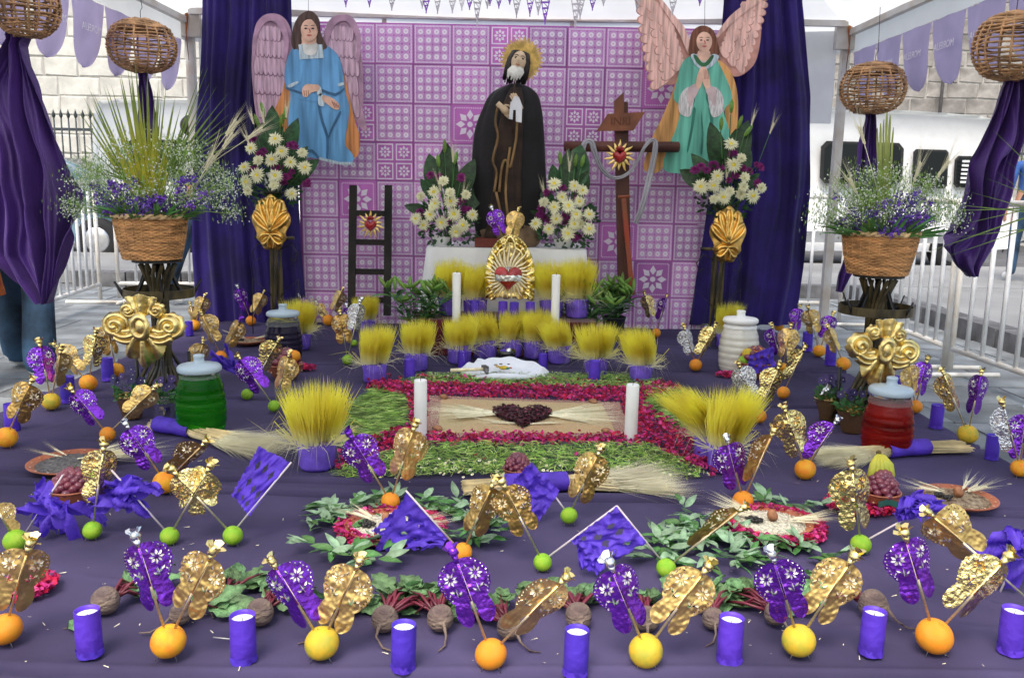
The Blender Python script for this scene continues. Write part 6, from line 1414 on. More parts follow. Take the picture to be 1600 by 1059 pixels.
# lily plants in dark pots
def lily(px, py, Y, w, h, lab, seed, nb=16):
    rr = random.Random(seed); p = gp(px, py); s = mpp(p); t = thing('lily_plant', lab, 'plant', (p.x, p.y, 0)); W = w*s; Hh = h*s
    q = MB(); q.lathe([(.055, 0), (.075, .14), (.08, .145), (.075, .15), (.06, .14), (0, .138)], 24, capb=True); q.build('pot', m_dark, t, world=False)
    st = MB()
    for k in range(15):
        a = rr.uniform(0, 2*pi); r = W*.5*sqrt(rr.random()); top = Vector((r*cos(a), r*sin(a)*.5, Hh*rr.uniform(.7, .95))); b = Vector((r*.2*cos(a), r*.2*sin(a), .13)); st.tube([b, b.lerp(top, .5)+Vector((0, 0, .02)), top], .003, 4)
        for j in range(9):
            u = .2+.8*j/9; c = b.lerp(top, u); aa = rr.uniform(0, 2*pi); d = Vector((cos(aa), sin(aa), rr.uniform(.1, .9))); place(LF['lily' if rr.random() < .3 else 'lilyl'][0], 'leaf', t, c, d, rr.uniform(.08, .14), rr.uniform(-.5, .5))
        for j in range(3 if k < nb/2 else 1):
            aa = rr.uniform(0, 2*pi); d = Vector((cos(aa)*.7, sin(aa)*.5-.2, rr.uniform(.3, 1))); inst('lily_bud', BUD, t, mtx=Matrix.Translation(top) @ align(d) @ Matrix.Diagonal((.075, .075, rr.uniform(.075, .1), 1)))
    st.build('stems', m_leaf, t, world=False); return t
lily(655, 552, 5, 110, 110, 'green lily plant in bud left of the shrine', 1)
lily(912, 550, 5, 95, 105, 'green lily plant in bud just right of the shrine', 2, 22)
lily(958, 530, 5, 60, 90, 'smaller green lily plant near the foot of the cross', 3, 22)

# baskets' flowers
m_bb = mat('baby_breath', (.70, .74, .66), .7, var=.05); m_bbs = mat('baby_breath_stem', (.20, .34, .06), .6, var=.25, vs=20); m_stat = mat('statice_purple', (.12, .045, .36), .7, var=.35, vs=30, objvar=.2)
m_palm = mat('palm_blade', (.22, .30, .07), .5, var=.15, ramp=(.28, .75, (.62, .58, .06)), transl=.3); m_palmg = mat('palm_green', (.16, .25, .05), .5, var=.2, transl=.2)
def blade_mesh(m, w=.028, bend=.02):
    q = MB(); n = 6; vs = []
    for i in range(n+1): u = i/n; ww = w*(1-u)**.9*.5+.0004; vs += [(-ww, bend*u*u, u), (0, bend*u*u+ww*.6, u), (ww, bend*u*u, u)]
    q.add(vs, [(i*3+j, i*3+j+1, (i+1)*3+j+1, (i+1)*3+j) for i in range(n) for j in range(2)]); return q.mesh('palm_blade', m)
q = MB(); q.grid(lambda u, v: Vector(((u-.5)*.030*(1 if v < .9 else 1-(v-.9)*6), .006*sin(v*9)-abs(u-.5)*.006, v)), 4, 14); PW = q.mesh('palm_strip', mat('palm_strip', (.40, .46, .14), .5, var=.2, vs=3, transl=.25)); PB = blade_mesh(m_palm, .044); PG = blade_mesh(m_palmg, .022, .10); PT = blade_mesh(m_strp, .010, .14)
def filler(a, rt, bask, lab, ext, seed, fan, sprays, dens_=1.0):
    rr = random.Random(seed); top = a.z+.0; t = thing('flower_arrangement', lab, 'flowers', (a.x, a.y, a.z-.02))
    fl = MB(); st = MB(); pf = MB()
    x0, x1, y0, y1 = ext
    def rel(x, y, dy): return at(x, y, a.y+dy)-t.location
    n = int(130*dens_)
    for k in range(n):       # sprays: a curved stem that forks into many tiny white flowers
        x = rr.uniform(x0, x1); cxm = (x0+x1)/2; e = 1-((x-cxm)/((x1-x0)/2))**2; y = y1-(y1-y0)*rr.uniform(.05, 1)*(.35+.65*max(0, e)**.6)+abs(x-cxm)*.05
        tp = rel(x, y, rr.uniform(-.16, .16)); root = Vector((max(-rt*.8, min(rt*.8, tp.x*.3)), tp.y*.3, .01)); m = root.lerp(tp, .55)+Vector((0, 0, .02)); st.tube([root, m, tp], [.0016, .0012, .0007], 3, caps=False)
        for j in range(22):
            d = Vector((rr.gauss(0, .026), rr.gauss(0, .026), rr.gauss(0, .022))); c = tp+d; r = rr.uniform(.0022, .0048); o = Vector((rr.uniform(-1, 1), rr.uniform(-1, 1), rr.uniform(-1, 1))).normalized(); u = o.orthogonal().normalized()*r; v = o.cross(u).normalized()*r
            fl.add([c+u, c+v, c-u, c-v, c+o*r], [(0, 1, 4), (1, 2, 4), (2, 3, 4), (3, 0, 4)])
            if j % 2 == 0: st.add([m.lerp(tp, .6), m.lerp(tp, .6)+Vector((.0009, 0, 0)), c], [(0, 1, 2)])
            for _z in range(2 if j % 2 else 1): e2 = tp+Vector((rr.gauss(0, .028), rr.gauss(0, .028), rr.gauss(0, .024))); w = Vector((rr.uniform(-1, 1), rr.uniform(-1, 1), rr.uniform(-1, 1))).normalized()*.0035; st.add([e2, e2+w*1.0+Vector((0, 0, .008)), e2+Vector((0, 0, .018))], [(0, 1, 2)])
    o = st.build('thin_stems', m_bbs, t, False, world=False); o['kind'] = 'stuff'; o = fl.build('tiny_white_flowers', m_bb, t, False, world=False); o['kind'] = 'stuff'
    for k in range(34):      # purple statice low round the rim
        aa = 2*pi*k/26+rr.uniform(-.1, .1); r = rt*rr.uniform(.6, 1.15); c = Vector((r*cos(aa), r*sin(aa), rr.uniform(.03, .10))); q = MB()
        for j in range(70):
            d = Vector((rr.gauss(0, .014), rr.gauss(0, .014), rr.gauss(0, .012))); w = Vector((rr.uniform(-1, 1), rr.uniform(-1, 1), rr.uniform(-1, 1))).normalized()*.007; w2 = w.orthogonal().normalized()*.005; q.add([d-w, d+w2, d+w, d-w2], [(0, 1, 2, 3)])
        inst('statice', q.mesh('statice', m_stat, False), t, c)
    for k in range(26):
        c = rel(rr.uniform(x0+40, x1-34), rr.uniform(y1-52, y1-6), rr.uniform(-.14, .02)); q = MB()
        for j in range(34):
            d = Vector((rr.gauss(0, .012), rr.gauss(0, .012), rr.gauss(0, .011))); w = Vector((rr.uniform(-1, 1), rr.uniform(-1, 1), rr.uniform(-1, 1))).normalized()*.006; w2 = w.orthogonal().normalized()*.005; q.add([d-w, d+w2, d+w, d-w2], [(0, 1, 2, 3)])
        inst('statice', q.mesh('statice', m_stat, False), t, c)
    for k in range(120):
        aa = rr.uniform(0, 2*pi); c = Vector((rt*.8*cos(aa), rt*.8*sin(aa), 0)); d = Vector((cos(aa)*.9, sin(aa)*.6, rr.uniform(.3, 1.2))); place(LF['lilyl'][0], 'leaf', t, c, d, rr.uniform(.07, .15), rr.uniform(-1, 1), .7)
    for (bx, by, tx, ty, me, dy) in fan:
        b = rel(bx, by, .02); tp = rel(tx, ty, dy); d = tp-b; L = d.length; inst('palm_blade', me, t, mtx=Matrix.Translation(b) @ align(d, rr.uniform(-.4, .4)) @ Matrix.Diagonal((max(.35, L)*1.0, L, L, 1)))
    for (x, y, x2, y2) in sprays:
        p = rel(x, y, -.1); r0 = rel(x2, y2, -.05); d = p-r0; inst('wheat_ear', EAR[rr.randrange(3)], t, mtx=Matrix.Translation(p-d.normalized()*.05) @ align(d) @ Matrix.Diagonal((1.2, 1.2, 1.3, 1))); q = MB(); q.tube([r0, p-d.normalized()*.05], .0014, 4); q.build('wheat_stem', m_strp, t, world=False)
    return t
rr_ = random.Random(5); fan = []
for i in range(30):
    u = i/29; tx = 118+u*180; ty = 130+60*abs(u-.5)**1.2*2-30*rr_.random() if i % 3 else 88+70*abs(u-.5)*2+20*rr_.random(); fan.append((232+(u-.5)*34, 312, tx+(10*rr_.random()-5), ty, PB, rr_.uniform(-.03, .06)))
for i in range(18): u = i/17; fan.append((262+u*14, 268-u*10, 330+u*48+rr_.uniform(-30, 10), 112+u*110+rr_.uniform(-14, 14), PG, rr_.uniform(-.1, .1)))
for i in range(8): fan.append((205-i*2, 280, 128-i*4+rr_.uniform(-10, 20), 130+i*18, PG, .05))
filler(baL, rL, bL, 'white baby breath and yellow fan palm in the left wicker basket', (104, 366, 212, 332), 5, fan, [(404, 205, 330, 255), (365, 195, 310, 270), (360, 215, 300, 300), (330, 248, 300, 300)], 1.15)
fan = []
for i in range(6): fan.append((1372+i*3, 320, 1371+i*5, 172+abs(i-3)*10+rr_.uniform(-6, 8), PW, -.02-.02*(i % 2)))
for i in range(16): u = i/15; fan.append((1352+u*46, 330, 1300+u*120, 232+abs(u-.5)*50+rr_.uniform(-10, 26), PG, rr_.uniform(-.06, .06)))
filler(baR, rR, bR, 'white baby breath and tall palm strips in the right wicker basket', (1268, 1496, 262, 352), 6, fan, [(1436, 262, 1415, 320), (1345, 205, 1372, 300), (1478, 258, 1440, 310), (1330, 285, 1352, 330)], .9)
# palm leaf entering from the right edge
p = at(1660, 320, 2.9); t = thing('palm_leaf', 'thin green palm leaf reaching in from the right edge', 'leaf', p)
for tx, ty in ((1478, 318), (1470, 330), (1482, 402), (1450, 396), (1555, 202), (1543, 278), (1560, 268), (1500, 352), (1520, 300), (1490, 372), (1575, 250)):
    tp = at(tx, ty, 2.95)-p; b_ = Vector((rnd(-.02, .02), 0, rnd(-.08, .03))); d = tp-b_; inst('palm_blade', PG, t, mtx=Matrix.Translation(b_) @ align(d) @ Matrix.Diagonal((d.length*.8, d.length*.5, d.length, 1)))
q = MB(); q.tube([(0, 0, .03), (.05, 0, -.4), (.06, .02, -p.z)], .006, 6); q.build('leaf_stalk', m_palmg, t, world=False)

# ================================================================ PETAL AND GRASS RUG
RUGS = 'loose plants strewn on the cloth'
m_pet = [mat('petal_crimson', (.50, .015, .07), .6, var=.35, vs=30, transl=.25), mat('petal_magenta', (.50, .025, .20), .6, var=.3, vs=30, transl=.25), mat('petal_pink', (.78, .08, .32), .6, var=.2, vs=30, transl=.25), mat('petal_dark', (.26, .008, .045), .7, var=.3)]
def inpoly(x, y, P):
    c = False; j = len(P)-1
    for i in range(len(P)):
        if (P[i][1] > y) != (P[j][1] > y) and x < (P[j][0]-P[i][0])*(y-P[i][1])/(P[j][1]-P[i][1])+P[i][0]: c = not c
        j = i
    return c
def W2(poly): return [(gp(x, y).x, gp(x, y).y) for x, y in poly]
def scatter(polys, holes, dens, rr, lim=20000):
    out = []
    for P in polys:
        xs = [p[0] for p in P]; ys = [p[1] for p in P]; A = (max(xs)-min(xs))*(max(ys)-min(ys))
        for _ in range(min(lim, int(A*dens))):
            x, y = rr.uniform(min(xs), max(xs)), rr.uniform(min(ys), max(ys))
            if inpoly(x, y, P) and not any(inpoly(x, y, Q) for Q in holes): out.append((x, y))
    return out
def petals(pts, label, rr, hmax=.022, sz=(.010, .020), mix=(.45, .3, .15, .1), leaf=0.0):
    q = MB()
    for x, y in pts:
        z = .004+hmax*rr.random()**1.2; a = rr.uniform(0, 2*pi); t1, t2 = rr.gauss(0, .5), rr.gauss(0, .5); s = rr.uniform(*sz)
        R3 = Matrix.Rotation(a, 3, 'Z') @ Matrix.Rotation(t1, 3, 'X') @ Matrix.Rotation(t2, 3, 'Y'); c = Vector((x, y, z+s*.35)); r = rr.random()
        mi = 0 if r < mix[0] else 1 if r < mix[0]+mix[1] else 2 if r < sum(mix[:3]) else 3
        if rr.random() < leaf: mi = 4
        vs = [c+R3 @ Vector(v)*s for v in ((0, -.5, .12), (.42, -.1, .0), (.34, .42, .18), (0, .62, .05), (-.34, .42, .18), (-.42, -.1, 0), (0, .1, -.12))]
        vs = [Vector((v.x, v.y, max(v.z, .002))) for v in vs]
        q.add(vs, [(0, 1, 6), (1, 2, 6), (2, 3, 6), (3, 4, 6), (4, 5, 6), (5, 0, 6)], mi)
    o = q.build('flower_petals', m_pet+[m_leaf], None, False); return tag(o, label, 'petals', kind='stuff')
rr = random.Random(3)
red = [W2([(575, 592), (1012, 603), (1040, 600), (1068, 612), (1010, 628), (1012, 640), (1110, 705), (1150, 750), (1110, 748), (1010, 700), (650, 700), (520, 742), (530, 712), (640, 668), (636, 625), (574, 612)])]
sand = W2([(670, 621), (966, 632), (988, 684), (664, 683)])
grass_hole = [W2([(600, 594), (1000, 604), (1000, 611), (600, 601)])]
P_ = scatter(red, [sand]+grass_hole, 7000, rr, 60000)
petals(P_, 'crimson bougainvillea petals framing the seed carpet on the cloth', rr)
m_gr = [mat('cut_grass', (.22, .40, .06), .6, var=.35, vs=20, transl=.2), mat('cut_grass_light', (.42, .56, .16), .6, var=.25, vs=20, transl=.2), mat('cut_grass_dark', (.08, .20, .03), .6, var=.3, vs=20)]
def cutgrass(pts, label, rr, ang, L=(.03, .075), hmax=.02):
    q = MB()
    for x, y in pts:
        a = ang(x, y)+rr.gauss(0, .35); l = rr.uniform(*L); z = .004+hmax*rr.random(); d = Vector((cos(a), sin(a), rr.gauss(0, .10)))*l; w = Vector((-sin(a), cos(a), rr.uniform(-.6, .6)))*rr.uniform(.0010, .0019); c = Vector((x, y, z)); m = c+Vector((0, 0, .005*rr.random()))
        A, B = c-d*.5, c+d*.5; A.z = max(A.z, .002); B.z = max(B.z, .002); q.add([A-w, A+w, m+w, B, m-w], [(0, 1, 2, 4), (4, 2, 3)], rr.choice((0, 0, 1, 1, 2)))
    o = q.build('cut_grass', m_gr, None, False); return tag(o, label, 'grass', kind='stuff')
gl = [W2([(590, 606), (632, 620), (640, 640), (634, 668), (570, 700), (540, 708), (545, 640)])]; grt = [W2([(1012, 604), (1075, 616), (1120, 660), (1100, 690), (1060, 680), (1012, 640)])]
cutgrass(scatter(gl, [], 14000, rr, 60000), 'combed green grass blades in the left fan of the rug', rr, lambda x, y: .15)
cutgrass(scatter(grt, [], 14000, rr, 60000), 'combed green grass blades in the right fan of the rug', rr, lambda x, y: -.15)
gf = [W2([(650, 698), (1010, 700), (1060, 722), (1105, 748), (1030, 752), (900, 740), (640, 748), (520, 748), (560, 728)])]; gb = [W2([(640, 590), (760, 588), (1000, 590), (1040, 600), (1004, 612), (620, 604)])]
cutgrass(scatter(gf, [], 15000, rr, 80000), 'tangle of green fennel grass along the front of the rug', rr, lambda x, y: rr.uniform(0, 6.28), (.02, .06), .025)
cutgrass(scatter(gb, [], 15000, rr, 60000), 'tangle of green fennel grass along the back of the rug', rr, lambda x, y: rr.uniform(0, 6.28), (.02, .05), .025)
def daisies(pts, label, rr):
    q = MB()
    for x, y in pts:
        c = Vector((x, y, rr.uniform(.012, .032))); r = rr.uniform(.004, .007); n = 6; t1 = Vector((rr.gauss(0, .3), rr.gauss(0, .3)-.3, 1)).normalized(); u = t1.orthogonal().normalized(); v = t1.cross(u)
        q.add([c+(u*cos(2*pi*i/n)+v*sin(2*pi*i/n))*r for i in range(n)], [tuple(range(n))], 0); c2 = c+t1*.0008; q.add([c2+(u*cos(2*pi*i/n)+v*sin(2*pi*i/n))*r*.5 for i in range(n)]+[c2+t1*.002], [(i, (i+1) % n, n) for i in range(n)], 1)
    o = q.build('chamomile_flowers', [mat('chamomile_white', (.78, .78, .66), .7), mat('chamomile_yellow', (.68, .56, .05), .7)], None, False); return tag(o, label, 'flowers', kind='stuff')
daisies(scatter([W2([(530, 735), (640, 728), (900, 728), (1040, 722), (1110, 750), (1030, 756), (640, 753), (545, 752)])], [], 700, rr), 'small chamomile flowers scattered along the front edge of rug', rr)
daisies(scatter([W2([(640, 588), (1000, 592), (1060, 612), (1110, 650), (1060, 640), (1000, 606), (640, 598)])], [], 330, rr), 'small chamomile flowers scattered along the back edge of rug', rr)
petals(scatter([W2([(700, 712), (1120, 730), (1120, 752), (1000, 735), (700, 725)])], [], 130, rr), 'few stray red petals over the front grass of the rug', rr)
# seed carpet
sp = thing('seed_carpet', 'oblong carpet of tan seeds with a dark hibiscus heart', 'seed carpet', (gp(820, 655).x, gp(820, 655).y, 0))
m_seed = mat('seeds_tan', (.60, .50, .27), .9, bump=1.0, bs=220, var=.12, col2=(.62, .40, .22), vs=2.2); m_seedp = mat('seeds_pink', (.50, .30, .26), .9, bump=1.0, bs=260, var=.1, col2=(.33, .15, .13), vs=110)
def sheet_poly(poly, z, m, name, parent):
    q = MB(); P = W2(poly); bm = bmesh.new(); vv = [bm.verts.new((x, y, z)) for x, y in P]; bm.faces.new(vv); r = bmesh.ops.extrude_face_region(bm, geom=bm.faces[:]); 
    for v in [e for e in r['geom'] if isinstance(e, bmesh.types.BMVert)]: v.co.z = 0.001
    bmesh.ops.recalc_face_normals(bm, faces=bm.faces); me = bpy.data.meshes.new(name); bm.to_mesh(me); bm.free(); me.materials.append(m); o = inst(name, me, parent); 
    for v in me.vertices: v.co -= parent.location
    return o
sheet_poly([(668, 620), (968, 631), (990, 686), (662, 685)], .008, m_seedp, 'pink_seed_border', sp); sheet_poly([(690, 626), (940, 634), (962, 680), (684, 680)], .0105, m_seed, 'tan_seed_field', sp)
def grains(poly, holes, n, label, mats, s, z, parent, name):
    q = MB(); pts = scatter([W2(poly)], holes, n, rr, 60000)
    for x, y in pts:
        c = Vector((x, y, z+rr.uniform(0, .003))); a = rr.uniform(0, 6.28); u = Vector((cos(a), sin(a), 0))*s*rr.uniform(.7, 1.3); v = Vector((-sin(a), cos(a), 0))*s*.6; q.add([c-u, c-v, c+u, c+v, c+Vector((0, 0, s*.7))], [(0, 1, 4), (1, 2, 4), (2, 3, 4), (3, 0, 4)], rr.randrange(len(mats)))
    o = q.build(name, mats, parent, False); o['kind'] = 'stuff'; return o
mg1, mg2, mg3, mg4 = mat('grain_tan', (.62, .52, .28), .8), mat('grain_brown', (.50, .34, .18), .8), mat('grain_pink', (.58, .34, .30), .8), mat('grain_pale', (.68, .58, .42), .8)
grains([(690, 626), (940, 634), (962, 680), (684, 680)], [], 9000, '', [mg1, mg1, mg2, mg4], .0022, .010, sp, 'tan_grains')
grains([(668, 620), (968, 631), (990, 686), (662, 685)], [W2([(690, 626), (940, 634), (962, 680), (684, 680)])], 14000, '', [mg3, mg3, mg2, mg4], .0030, .008, sp, 'pink_grains')
hx, hy = gp(816, 655).x, gp(816, 655).y
hpx = [(x*.128+hx, y*.175+hy) for x, y in heart_pts(40)]
q = MB()
for _ in range(6500):
    x, y = hx+rr.uniform(-.14, .14), hy+rr.uniform(-.21, .19)
    if inpoly(x, y, hpx):
        c = Vector((x, y, .012+.022*rr.random())); R3 = Matrix.Rotation(rr.uniform(0, 6.3), 3, 'Z') @ Matrix.Rotation(rr.gauss(0, .8), 3, 'X'); s = rr.uniform(.006, .011); q.add([c+R3 @ Vector(v)*s for v in ((-1, 0, 0), (0, -.45, .3), (1, 0, .2), (.1, .45, -.1))], [(0, 1, 2, 3)], 0 if rr.random() < .9 else 1)
o = q.build('hibiscus_heart', [mat('hibiscus_dark', (.045, .008, .016), .6, var=.4, vs=60), mat('hibiscus_bits', (.28, .05, .09), .7)], sp, False); o['kind'] = 'stuff'
def ears_row(parent, root, ang, n, spread, L, z, sc=1.0, mt=m_strp, rs=rr):
    for k in range(n):
        a = ang+(k/(max(1, n-1))-.5)*spread; d = Vector((cos(a), sin(a), .03)); b = Vector((root[0], root[1], z+.004*rs.random()))-parent.location
        inst('wheat_ear', EAR[rs.randrange(3)], parent, mtx=Matrix.Translation(b+d*L) @ align(d, rs.uniform(0, 6)) @ Matrix.Diagonal((sc*.9, sc*.9, sc*2.0, 1))); q = MB(); q.tube([b, b+d*L], .0022, 4); q.build('wheat_stalk', mt, parent, world=False)
ears_row(sp, (hx-.06, hy+.02), pi, 14, .95, .12, .016, 1.0); ears_row(sp, (hx+.06, hy+.02), 0, 14, .95, .12, .016, 1.0)
for s in (-1, 1): ears_row(sp, (hx+s*.03, hy-.13), pi/2*(1-s)+s*.25, 3, .15, .03, .016, .6)
for px, py in ((694, 626), (927, 633), (684, 676), (948, 680)):
    p = gp(px, py); q = MB(); q.sphere((p.x, p.y, .020), .018, 10, 8, sc=(1.2, 1, .6), fn=lambda v: v*(1+.4*noise.noise(v*60))); q.build('copal_lump', mat('copal', (.30, .13, .06), .5, bump=.5, bs=60, var=.3, vs=40), sp)

# small petal patches
def patch(px, py, wx, wy, n, label, mix=(.6, .25, .1, .05), hole=0):
    c = gp(px, py); s = mpp(c); pts = []
    for _ in range(n):
        a = rr.uniform(0, 6.28); r = sqrt(rr.random()) if not hole else sqrt(rr.uniform(hole*hole, 1)); pts.append((c.x+cos(a)*r*wx/2*s, c.y+sin(a)*r*wy/2*s*2.3))
    petals(pts, label, rr, .02, (.010, .018), mix)
patch(42, 925, 88, 40, 560, 'heap of red petals at the lower left edge')
patch(1344, 795, 112, 34, 950, 'red petals under the bowl of grapes and bananas')
patch(462, 578, 64, 12, 420, 'red petals beside the dark jar')
patch(1160, 590, 84, 14, 520, 'red petals under the fruit beside the white jar')
patch(108, 776, 100, 16, 300, 'red petals round the bowl of grapes and limes')
patch(610, 830, 172, 62, 1300, 'red and pink petals under the left seed plate', (.35, .3, .3, .05), .72)
patch(1208, 828, 156, 66, 2000, 'red and pink petals ringing the right seed plate', (.35, .3, .3, .05), .78)

# ================================================================ LEAF WREATHS
LW = [leaf_mesh(m, 1, w, b, .3, 'leaf', 5, wv, i) for i, (m, w, b, wv) in enumerate(((m_leaf, .36, .15, .05), (m_leafp, .40, .2, .06), (m_leafp, .30, -.1, .05), (m_leafp, .36, -.15, .06), (m_leaf, .34, .1, .05)))]
def wreath(label, spots, n, seed):
    rs = random.Random(seed); c = gp(*spots[0][:2]); t = thing('leaf_wreath', label, 'leaves', (c.x, c.y, 0)); st = MB()
    k = 0
    while k < n:
        px, py, wx, wy = rs.choice(spots); a = rs.uniform(0, 6.28); r = rs.random()**.6; p = gp(px+cos(a)*r*wx, py+sin(a)*r*wy); b = Vector((p.x, p.y, rs.uniform(.006, .035)))-t.location; aa = rs.uniform(0, 6.28)
        tw = MB(); d0 = Vector((cos(aa), sin(aa), .12)); st.tube([b, b+d0*.05], .0014, 4)
        for j in range(4):
            if k >= n: break
            a2 = aa+(j-1.5)*.55+rs.uniform(-.2, .2); place(LW[rs.randrange(5)], 'leaf', t, b+d0*.015*j, Vector((cos(a2), sin(a2), rs.uniform(-.1, .45))), rs.uniform(.042, .070), rs.uniform(-.7, .7)); k += 1
    o = st.build('twigs', m_leaf, t, world=False); return t
wreath('ring of fresh green leaves round the left seed plate', [(520, 830, 44, 26), (550, 862, 54, 20), (640, 797, 60, 12), (725, 812, 54, 22), (520, 872, 36, 14), (685, 852, 44, 14), (750, 835, 28, 12), (600, 884, 44, 12), (590, 798, 60, 10), (540, 805, 40, 12)], 290, 1)
wreath('ring of fresh green leaves round the right seed plate', [(1060, 828, 50, 22), (1080, 860, 60, 28), (1130, 880, 50, 22), (1180, 876, 50, 16), (1250, 868, 45, 14), (1040, 870, 30, 20), (1120, 840, 40, 18), (1230, 800, 40, 8)], 296, 2)

# ================================================================ PLATES AND BOWLS
def plate(px, py, wpx, label, fill, tilt=0.0, content='seeds'):
    c = gp(px, py+4); s = mpp(c); r = wpx/2*s; t = thing('clay_plate', label, 'plate', (c.x, c.y, 0), 'clay plates', (tilt, 0, 0))
    q = MB(); q.lathe([(0, .006), (r*.55, .003), (r*.8, .012), (r, .026), (r*1.0, .029), (r*.97, .029), (r*.78, .018), (r*.5, .010), (0, .010)], 44); q.build('dish', m_terra, t, world=False)
    q = MB(); q.lathe([(0, .024), (r*.55, .023), (r*.80, .019), (r*.82, .016)], 40, fn=lambda p, a: p+Vector((0, 0, .004*noise.noise(p*40)))); q.build('seed_layer', fill, t, world=False)
    g_ = MB()
    for _ in range(1100):
        a = rr.uniform(0, 6.28); ra = r*.80*sqrt(rr.random()); p = Vector((ra*cos(a), ra*sin(a), .024-.004*(ra/r))); u = Vector((rr.uniform(-1, 1), rr.uniform(-1, 1), .3)).normalized()*.0035; v = u.cross(Vector((0, 0, 1))).normalized()*.0022; g_.add([p-u, p-v, p+u, p+v, p+Vector((0, 0, .003))], [(0, 1, 4), (1, 2, 4), (2, 3, 4), (3, 0, 4)])
    o = g_.build('seeds', fill, t, False, world=False); o['kind'] = 'stuff'
    for k in range(30):
        a = 2*pi*k/30; q = MB(); 
        if k % 2 == 0: q.sphere((r*.9*cos(a), r*.9*sin(a), .0275), r*.028, 6, 4, sc=(1, 1, .3)); q.build('rim_dot', mat('slip_paint', (.62, .42, .28), .5), t, world=False)
    return t, r
m_sdw = mat('seeds_white', (.74, .70, .56), .85, bump=1, bs=200, var=.2, vs=120); m_sdg = mat('seeds_grey', (.17, .16, .16), .9, bump=1, bs=250, var=.25, vs=80); m_sdb = mat('seeds_beans', (.45, .36, .24), .85, bump=1, bs=150, var=.4, vs=60, col2=(.15, .09, .06)); m_blk = mat('black_beans', (.02, .018, .018), .4)
def topping(t, r, lump=True, beans=True, e=4, seed=1, lean=-1):
    rs = random.Random(seed)
    if lump: q = MB(); q.sphere((0, 0, .042), r*.13, 14, 10, sc=(1, 1, 1.2), fn=lambda v: v*(1+.3*noise.noise(v*50))); q.build('copal_lump', mat('copal', (.30, .13, .06), .5), t, world=False)
    if beans:
        q = MB()
        for k in range(36):
            cx_, cy_ = rs.choice(((-.42, -.25), (.25, -.35), (-.1, .35)) if beans == 2 else ((-.50, .02), (-.38, -.16))); q.sphere((r*cx_+rs.gauss(0, r*.07), r*cy_+rs.gauss(0, r*.06), .029+rs.random()*.006), .0052, 6, 4, sc=(1.3, .9, .8))
        o = q.build('black_beans', m_blk, t, world=False); o['kind'] = 'stuff'
    for (x, y, a, n, sp_) in (((-.1, 0, pi*.84, 3, .5), (.15, -.05, -.15, 4, .5)) if e > 3 else ((.1, .1, .6, 3, .6), (0, .1, pi-.4, 2, .4))):
        for k in range(n):
            aa = a+(k/max(1, n-1)-.5)*sp_; d = Vector((cos(aa), sin(aa), .08+.12*rs.random())); b = Vector((x*r, y*r, .030)); inst('wheat_ear', EAR[rs.randrange(3)], t, mtx=Matrix.Translation(b+d*r*.45) @ align(d, rs.uniform(0, 6)) @ Matrix.Diagonal((.8, .8, 1.0, 1)))
t, r = plate(1205, 822, 126, 'clay plate of white seeds ringed by pink petals', m_sdw); topping(t, r, seed=2)
t, r = plate(604, 828, 130, 'clay plate of white seeds half covered by purple cut paper', m_sdw); topping(t, r, seed=3)
t, r = plate(1495, 784, 116, 'clay plate of mixed seeds near the right edge', m_sdb, 0); topping(t, r, True, 1, 2, 4)
t, r = plate(112, 728, 126, 'clay plate of grey chia seeds at the left', m_sdg, 0); topping(t, r, False, 0, 0, 5)
for k in range(9):
    aa = .15+k*.04; d = Vector((cos(aa), sin(aa), .05)); inst('wheat_ear', EAR[k % 3], t, mtx=Matrix.Translation(Vector((r*.2, .01, .034))+d*.03) @ align(d, k) @ Matrix.Diagonal((1.2, 1.2, 2.0, 1)))
t, r = plate(388, 534, 54, 'small clay plate of dry seeds left of the dark jar', m_sdb); topping(t, r, False, 1, 2, 6)
def bowl(px, py, wpx, label, bow=True):
    c = gp(px, py); s = mpp(c); r = wpx/2*s; t = thing('clay_bowl', label, 'bowl', (c.x, c.y, 0), 'clay bowls')
    q = MB(); q.lathe([(0, .002), (r*.5, .002), (r*.62, .008), (r*.9, r*.5), (r, r*.85), (r*1.02, r*.88), (r*.97, r*.88), (r*.86, r*.5), (r*.5, .02), (0, .018)], 36); q.build('vessel', m_terra, t, world=False)
    q = MB(); q.tube([((r*.99)*cos(2*pi*i/48), (r*.99)*sin(2*pi*i/48), r*.87) for i in range(49)], r*.05, 6, caps=False); q.build('rim', m_terra, t, world=False)
    for k in range(14): a = 2*pi*k/14; q = MB(); q.sphere((r*.915*cos(a), r*.915*sin(a), r*.5), r*.05, 6, 4, sc=(1, 1, 1)); q.build('painted_dot', mat('slip_paint', (.62, .42, .28), .5), t, world=False)
    return t, r
m_grape = mat('grape_red', (.17, .035, .06), .28, var=.25, vs=20, objvar=.25, coat=.4); q = MB(); q.sphere((0, 0, 0), 1, 14, 10, sc=(1, 1, 1.1)); GRAPE = q.mesh('grape', m_grape)
def grapes(t, r, label, n, seed, hz=.9, gr=.010):
    rs = random.Random(seed); g_ = thing('grape_bunch', label, 'grapes', t.location+Vector((0, 0, r*.8)))
    for k in range(n):
        f = k/n; a = k*2.4; ra = r*.82*sqrt(1-f)*1.0; z = r*hz*f**.8; inst('grape', GRAPE, g_, (ra*cos(a)+rs.uniform(-.003, .003), ra*sin(a)+rs.uniform(-.003, .003), z), (rs.uniform(0, 3), rs.uniform(0, 3), 0), gr*rs.uniform(.88, 1.12))
    q = MB(); q.tube([(0, 0, r*.3), (.004, 0, r*(hz+.1)), (.016, 0, r*(hz+.28))], .0018, 5); q.build('grape_stem', m_leaf, g_, world=False); return g_
t, r = bowl(808, 750, 46, 'small clay bowl before the middle of the rug'); grapes(t, r, 'red grapes heaped in the small middle bowl', 60, 1, 1.0, .0095)
